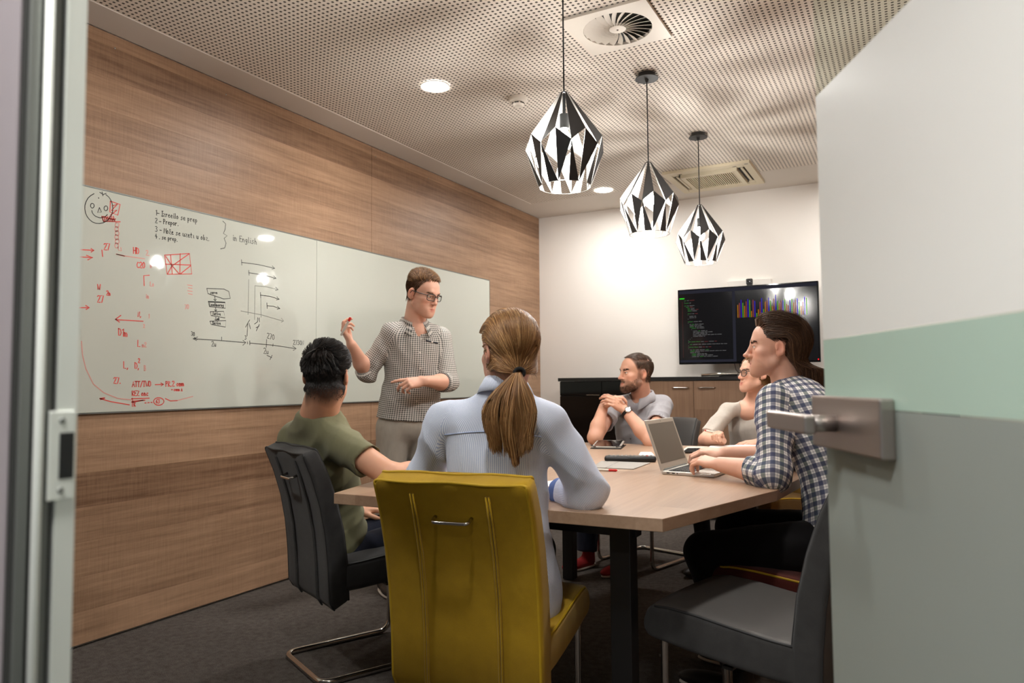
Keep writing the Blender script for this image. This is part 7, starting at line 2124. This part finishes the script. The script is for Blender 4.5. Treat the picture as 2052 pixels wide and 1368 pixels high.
# ---- 5. the woman with glasses at the far right ---------------------------
def fair_woman():
    base = V(*(-0.8407, 4.6353, 0.6975)); base[2] = 0
    me = person_root('smiling woman in round glasses and a pale grey top holding a pen', tuple(base))
    head = Head((-0.8145, 4.5523, 1.1537), (-0.77, -0.62, 0.10), 0.93, -0.03, {'jaw': 0.95, 'nose': 0.95, 'mouth': 1.2, 'smile': 0.010})
    SR, SL = V(*(-0.9782, 4.5221, 0.9370)), V(*(-0.7153, 4.7110, 0.9454))
    ER, WR = V(*(-1.0640, 4.3030, 0.7723)), V(*(-0.9407, 4.1647, 0.7751))
    EL, WL = V(*(-0.6905, 4.5531, 0.7688)), V(*(-0.7532, 4.3247, 0.7692))
    r_, f_ = rt(200), hd(200)
    neck = V(*(-0.8512, 4.6215, 1.0049))
    rows = [((-0.8691, 4.7213, 0.5350), r_, 0.165, 0.125), ((-0.8656, 4.6905, 0.6919), r_, 0.148, 0.108), ((-0.8604, 4.6626, 0.8167), r_, 0.146, 0.118), ((-0.8541, 4.6385, 0.8915), r_, 0.150, 0.098), ((-0.8499, 4.6249, 0.9622), r_, 0.098, 0.070), ((-0.8488, 4.6234, 0.9957), r_, 0.066, 0.056)]
    T = Torso(rows, 0.03)
    body = [head.prim, cone(neck - UP * 0.03, head.world((0, -0.022, -0.055)), 0.050, 0.048, 0.014), Torso(rows[:-1], 0.03, -0.022).prim, ell(neck - UP * 0.075 + f_ * 0.008, (0.10, 0.095, 0.075), 0.03)]
    body += arm_prims(SR, ER, WR, (0.042, 0.037, 0.038, 0.024)) + arm_prims(SL, EL, WL, (0.042, 0.037, 0.038, 0.024))
    body += hand_prims(WR, unit(-IR * 0.30 + UP * 0.55 - AW * 0.45), IR * 0.55 + AW * 0.75 + UP * 0.1, 1, (1.15, 1.2, 1.25, 1.3), 0.02, (0.35, 0.75, 0.45), 0.9)
    body += hand_prims(WL, unit(-IR - AW * 0.15 - UP * 0.06), UP * 0.9 - AW * 0.3, -1, (0.28, 0.3, 0.34, 0.4), 0.10, (0.5, 0.3, 0.2), 0.9)
    build('body', body, 0.0033, M['skin'], me, color=skin_color(SK(228, 178, 152), head, SK(200, 100, 92)))
    eyes(head, me, (80, 66, 46))
    brows(head, me, SK(110, 78, 52), 0.0009, 140)
    sR, sL = mid(SR, ER, 0.84), mid(SL, EL, 0.9)
    sh = [T.prim, cone(neck - UP * 0.042, SR - UP * 0.006, 0.042, 0.042, 0.05), cone(neck - UP * 0.042, SL - UP * 0.006, 0.042, 0.042, 0.05), cone(SR - UP * 0.006, sR, 0.047, 0.050, 0.03), cone(SL - UP * 0.006, sL, 0.047, 0.050, 0.03), half(sR, ER - SR, 0.09, 0.002), half(sL, EL - SL, 0.09, 0.002)]
    sh += [cone(neck - UP * 0.030, neck + UP * 0.07, 0.062, 0.085, 0.008, '-'), cone(neck + f_ * 0.05 - UP * 0.060, neck + f_ * 0.06 + UP * 0.05, 0.045, 0.065, 0.012, '-')]
    build('knit_top', sh, 0.0055, M['oat_knit'], me, fold_field(52, 0.0045, 18, 0.5, ((sR, 0.12, 1.4), (rows[2][0], 0.16, 0.6))))
    hip = V(*rows[0][0]); hip[2] = 0.56
    hR, hL = hip + r_ * 0.085, hip - r_ * 0.085
    kR, kL = hR + f_ * 0.40 + r_ * 0.06, hL + f_ * 0.40
    kR[2] = kL[2] = 0.53
    aR, aL = V(*(-1.0869, 4.3179, 0.1582)), V(kL[0], kL[1], 0.14)
    legs(me, M['black_cloth'], (hR, hL), (kR, kL), (aR, aL), (0.082, 0.062, 0.044), [ell(hip, (0.165, 0.125, 0.09), 0.03, R=np.stack([r_, f_, UP], 1))])
    for a in (aR, aL):
        g0 = V(a[0], a[1], 0)
        build('ankle', [cone(a + UP * 0.05, g0 + UP * 0.06, 0.034, 0.032, 0.01)], 0.006, M['skin'], me, color=lambda X: np.repeat(SK(226, 172, 142)[None], len(X), 0))
        shoe(me, g0 - f_ * 0.06, g0 + f_ * 0.17, M['shoe_dark'], False, 0.05)
    glasses(head, me, M['frame_brown'], 0.049, 0.043, 0.9, 0.0024, 0.1050, -0.001)
    reg = lambda q: ((q[:, 2] > 0.066) | (q[:, 1] < 0.030 + 0.3 * (q[:, 2] - 0.03))) * (q[:, 1] < 0.080) * (q[:, 2] > -0.055) * ((np.abs(q[:, 0]) < 0.0735) | (q[:, 2] > 0.034) | (q[:, 1] < -0.04))
    r1 = scalp_roots(head, 3600, reg)
    p1 = grow(head, r1, lambda p, s: np.stack([-p[:, 0] * 6, -1 + 0 * p[:, 0], -0.5 + 0 * p[:, 0]], 1), 0.06 + 0.02 * rng.random(len(r1)), 7, lambda s: 0.006 + 0.004 * s)
    strand_mesh('hair', to_world(head, p1, me), 0.0012, hair_colors(len(p1), SK(128, 92, 58), 0.3, SK(176, 136, 90), 0.2), me)
    bun = []
    for k in range(700):
        a0 = rng.random() * 6.28; tl = rng.random() * 3
        c_ = np.array((0, -0.118, 0.015)); R2 = 0.026 + 0.008 * rng.random()
        t_ = np.linspace(0, 2.2, 8)
        bun.append(np.stack([c_[0] + R2 * np.sin(a0 + t_) * math.cos(tl), c_[1] + R2 * 0.8 * np.cos(a0 + t_), c_[2] + R2 * np.sin(a0 + t_) * math.sin(tl)], 1))
    strand_mesh('hair_bun', to_world(head, np.array(bun), me), 0.0018, hair_colors(700, SK(128, 92, 58), 0.3), me, taper=0.8)
    pen('ballpoint_pen', 'white ballpoint pen with a red end in the hand of the woman with glasses', 'pen', (-0.9182, 4.1055, 0.8242), (-1.0272, 4.1362, 0.8402), 0.0048, 'white_plastic', 'red_plastic', 0.12, False)
fair_woman()

# ---- 6. the man in the plaid shirt ----------------------------------------
def plaid_man():
    base = V(-0.26, 2.90, 0)
    me = person_root('long haired man in a blue and green plaid shirt typing on the laptop', tuple(base))
    head = Head((-0.4578, 3.0065, 1.2454), (-0.975, -0.20, 0.03), 0.97, 0.0, {'nose': 1.35, 'jaw': 1.0})
    SL, SR = V(*(-0.4454, 2.8440, 1.0329)), V(-0.37, 3.15, 1.045)
    EL, WL = V(*(-0.4270, 2.6752, 0.7920)), V(*(-0.6332, 2.7785, 0.8062))
    ER, WR = V(-0.43, 3.21, 0.800), V(*(-0.6779, 3.0499, 0.8210))
    r_, f_ = rt(-75), hd(-75)
    neck = V(*(-0.4146, 3.0160, 1.1059))
    rows = [(V(-0.235, 2.87, 0.55), rt(-82), 0.178, 0.128), (V(-0.235, 2.87, 0.64), rt(-82), 0.168, 0.124), (V(-0.245, 2.89, 0.76), rt(-80), 0.158, 0.116), (V(-0.285, 2.93, 0.89), rt(-77), 0.168, 0.120), (V(-0.335, 2.97, 1.00), rt(-75), 0.165, 0.110), (V(-0.372, 2.985, 1.065), rt(-75), 0.112, 0.080), (neck - UP * 0.005, rt(-75), 0.072, 0.064)]
    T = Torso(rows, 0.03)
    body = [head.prim, cone(neck - UP * 0.03, head.world((0, -0.024, -0.050)), 0.061, 0.056, 0.014), Torso(rows[:-1], 0.03, -0.022).prim]
    body += arm_prims(SL, EL, WL, (0.049, 0.042, 0.043, 0.028)) + arm_prims(SR, ER, WR, (0.049, 0.042, 0.043, 0.028))
    dl = unit(V(*(-0.7252, 2.8184, 0.8225)) - WL); dr = unit(V(*(-0.7847, 3.0363, 0.8344)) - WR)
    fc = (0.30, 0.75, 0.45)
    body += hand_prims(WL, dl, UP * 0.85 - AW * 0.45 + IR * 0.1, -1, (0.6, 0.6, 0.6, 0.6), 0.05, (0.35, 0.5, 0.3), 1.0, fcurl=((0.50, 0.75, 0.5), (0.48, 0.80, 0.5), (0.50, 0.85, 0.55), (0.55, 0.85, 0.55)))
    body += hand_prims(WR, dr, UP * 0.9 - AW * 0.25, 1, (0.6, 0.6, 0.6, 0.6), 0.05, (0.35, 0.5, 0.3), 1.0, fcurl=((0.60, 0.75, 0.5), (0.60, 0.80, 0.5), (0.60, 0.85, 0.55), (0.60, 0.85, 0.55)))
    build('body', body, 0.0028, M['skin'], me, color=skin_color(SK(224, 174, 150), head, SK(196, 116, 106), stubble=(SK(150, 112, 92), 0.30)))
    eyes(head, me, (72, 60, 44), look=(0.0, 0.03))
    brows(head, me, SK(76, 56, 42), 0.0009, 260)
    cL, cR = mid(EL, WL, 0.36), mid(ER, WR, 0.36)
    sh = [T.prim, cone(neck - UP * 0.05, SL, 0.054, 0.060, 0.045), cone(neck - UP * 0.05, SR, 0.054, 0.060, 0.045), cone(SL, EL, 0.068, 0.060, 0.03), cone(SR, ER, 0.066, 0.058, 0.03)]
    sh = [cone(EL, cL, 0.060, 0.053, 0.0), half(cL, WL - EL, 0.09, 0.002), cone(ER, cR, 0.058, 0.053, 0.0), half(cR, WR - ER, 0.09, 0.002)] + sh
    sh += [cone(neck + UP * 0.0, neck + UP * 0.1, 0.064, 0.076, 0.006, '-')]
    uv = garment_uv(T, [Tube(SL, EL, 0.062, r_ + f_), Tube(EL, cL + (cL - EL), 0.056, UP), Tube(SR, ER, 0.062, r_), Tube(ER, cR + (cR - ER), 0.056, UP)])
    build('shirt', sh, 0.0050, M['plaid'], me, fold_field(64, 0.0050, 18, 0.9, ((EL, 0.12, 1.2), (mid(SL, EL, 0.35), 0.1, 0.9), (rows[2][0], 0.15, 1.0))), uv=uv)
    for E_, W_ in ((EL, WL), (ER, WR)):
        build('rolled_cuff', [cone(mid(E_, W_, 0.24), mid(E_, W_, 0.42), 0.056, 0.055, 0.01), half(mid(E_, W_, 0.42), W_ - E_, 0.09, 0.003), half(mid(E_, W_, 0.24), E_ - W_, 0.09, 0.003), cone(mid(E_, W_, 0.39), mid(E_, W_, 0.7), 0.046, 0.05, 0.002, '-')], 0.004, M['plaid'], me, fold_field(8, 0.0035, 40), uv=garment_uv(T, [Tube(mid(E_, W_, -0.3), mid(E_, W_, 0.8), 0.055, UP + IR)]))
    collar(me, neck - UP * 0.014, UP, hd(-78), (0.068, 0.066), 0.028, 0.044, 0.45, M['plaid'], 0.018)
    hL, hR = V(-0.25, 2.78, 0.545), V(-0.24, 2.96, 0.545)
    kL, kR = V(*(-0.6811, 2.7036, 0.4925)), V(-0.63, 2.99, 0.535)
    aL, aR = V(kL[0] + 0.10, kL[1] + 0.02, 0.10), V(kR[0] + 0.05, kR[1], 0.10)
    legs(me, M['black_cloth'], (hL, hR), (kL, kR), (aL, aR), (0.095, 0.074, 0.056), [ell((-0.235, 2.87, 0.555), (0.18, 0.13, 0.10), 0.03, R=np.stack([rt(-82), hd(-82), UP], 1))])
    for a in (aL, aR):
        shoe(me, V(a[0], a[1], 0) + V(0.07, 0, 0), V(a[0], a[1], 0) - V(0.20, 0, 0), M['shoe_dark'])
    # hair: swept back over the ears to the collar, ends flicking out
    reg = lambda q: ((q[:, 2] > 0.075 + 0.15 * q[:, 1]) | (q[:, 1] < 0.036 + 0.5 * (q[:, 2] - 0.03))) * (q[:, 1] < 0.082) * (q[:, 2] > -0.030) * ((q[:, 2] > 0.038) | (q[:, 1] < -0.03))
    S = 7000
    r1 = scalp_roots(head, S, reg)
    jt = rng.normal(size=S)
    lk = np.floor(np.arctan2(r1[:, 0], r1[:, 2]) * 9 + r1[:, 1] * 40)
    def flow(p, s):
        down = np.clip((0.085 - p[:, 2]) / 0.06, 0, 1) * np.clip((-0.022 - p[:, 1]) / 0.015, 0, 1)
        return np.stack([np.sign(p[:, 0]) * (0.35 * (p[:, 2] > 0.06)) + 0.10 * np.sin(lk * 1.3 + s * 5) + 0.09 * jt, -1.0 + 0.80 * down, 0.06 * (p[:, 2] < 0.05) - 0.05 - 1.0 * down - 1.2 * (p[:, 1] < -0.085)], 1)
    qf = np.clip((r1[:, 1] - 0.045) / 0.03, 0, 1) * np.clip((r1[:, 2] - 0.06) / 0.03, 0, 1)
    frv = np.clip((r1[:, 2] - 0.0) / 0.05, 0.15, 1)
    L = 0.215 + 0.03 * rng.random(S) - 0.7 * np.clip(0.04 - r1[:, 2], 0, 0.07)
    n = 14
    p1 = grow(head, r1, flow, L, n, lambda s: 0.006 + 0.014 * min(1, s * 2.0) * frv + 0.008 * rng.random(S) + 0.020 * qf * math.sin(PI * min(1, s * 2.6 + 0.12)))
    low = np.clip((-0.040 - p1[:, :, 2]) / 0.06, 0, 1)
    p1[:, :, 1] -= 0.056 * low ** 1.5 * np.clip((-r1[:, 1] + 0.05) / 0.08, 0.1, 1)[:, None] * (1 + 0.3 * np.sin(lk)[:, None])
    p1[:, :, 2] += 0.018 * low ** 2
    hc = SK(74, 52, 37); ha = SK(112, 82, 58)
    strand_mesh('hair', to_world(head, p1, me), 0.0010, hair_colors(S, hc, 0.32, ha, 0.2), me, taper=0.4)
    cap_roots = scalp_roots(head, 1800, lambda q: reg(q) * 1.0)
    p0 = grow(head, cap_roots, lambda p, s: flow2(p), np.full(1800, 0.035), 5, lambda s: 0.004 + 0.003 * s)
    strand_mesh('under_hair', to_world(head, p0, me), 0.0016, hair_colors(1800, hc * 0.7, 0.25), me, taper=0.8)
def flow2(p):
    return np.stack([0 * p[:, 0], -1 + 0 * p[:, 0], -0.6 * (p[:, 2] < 0.07)], 1)
plaid_man()
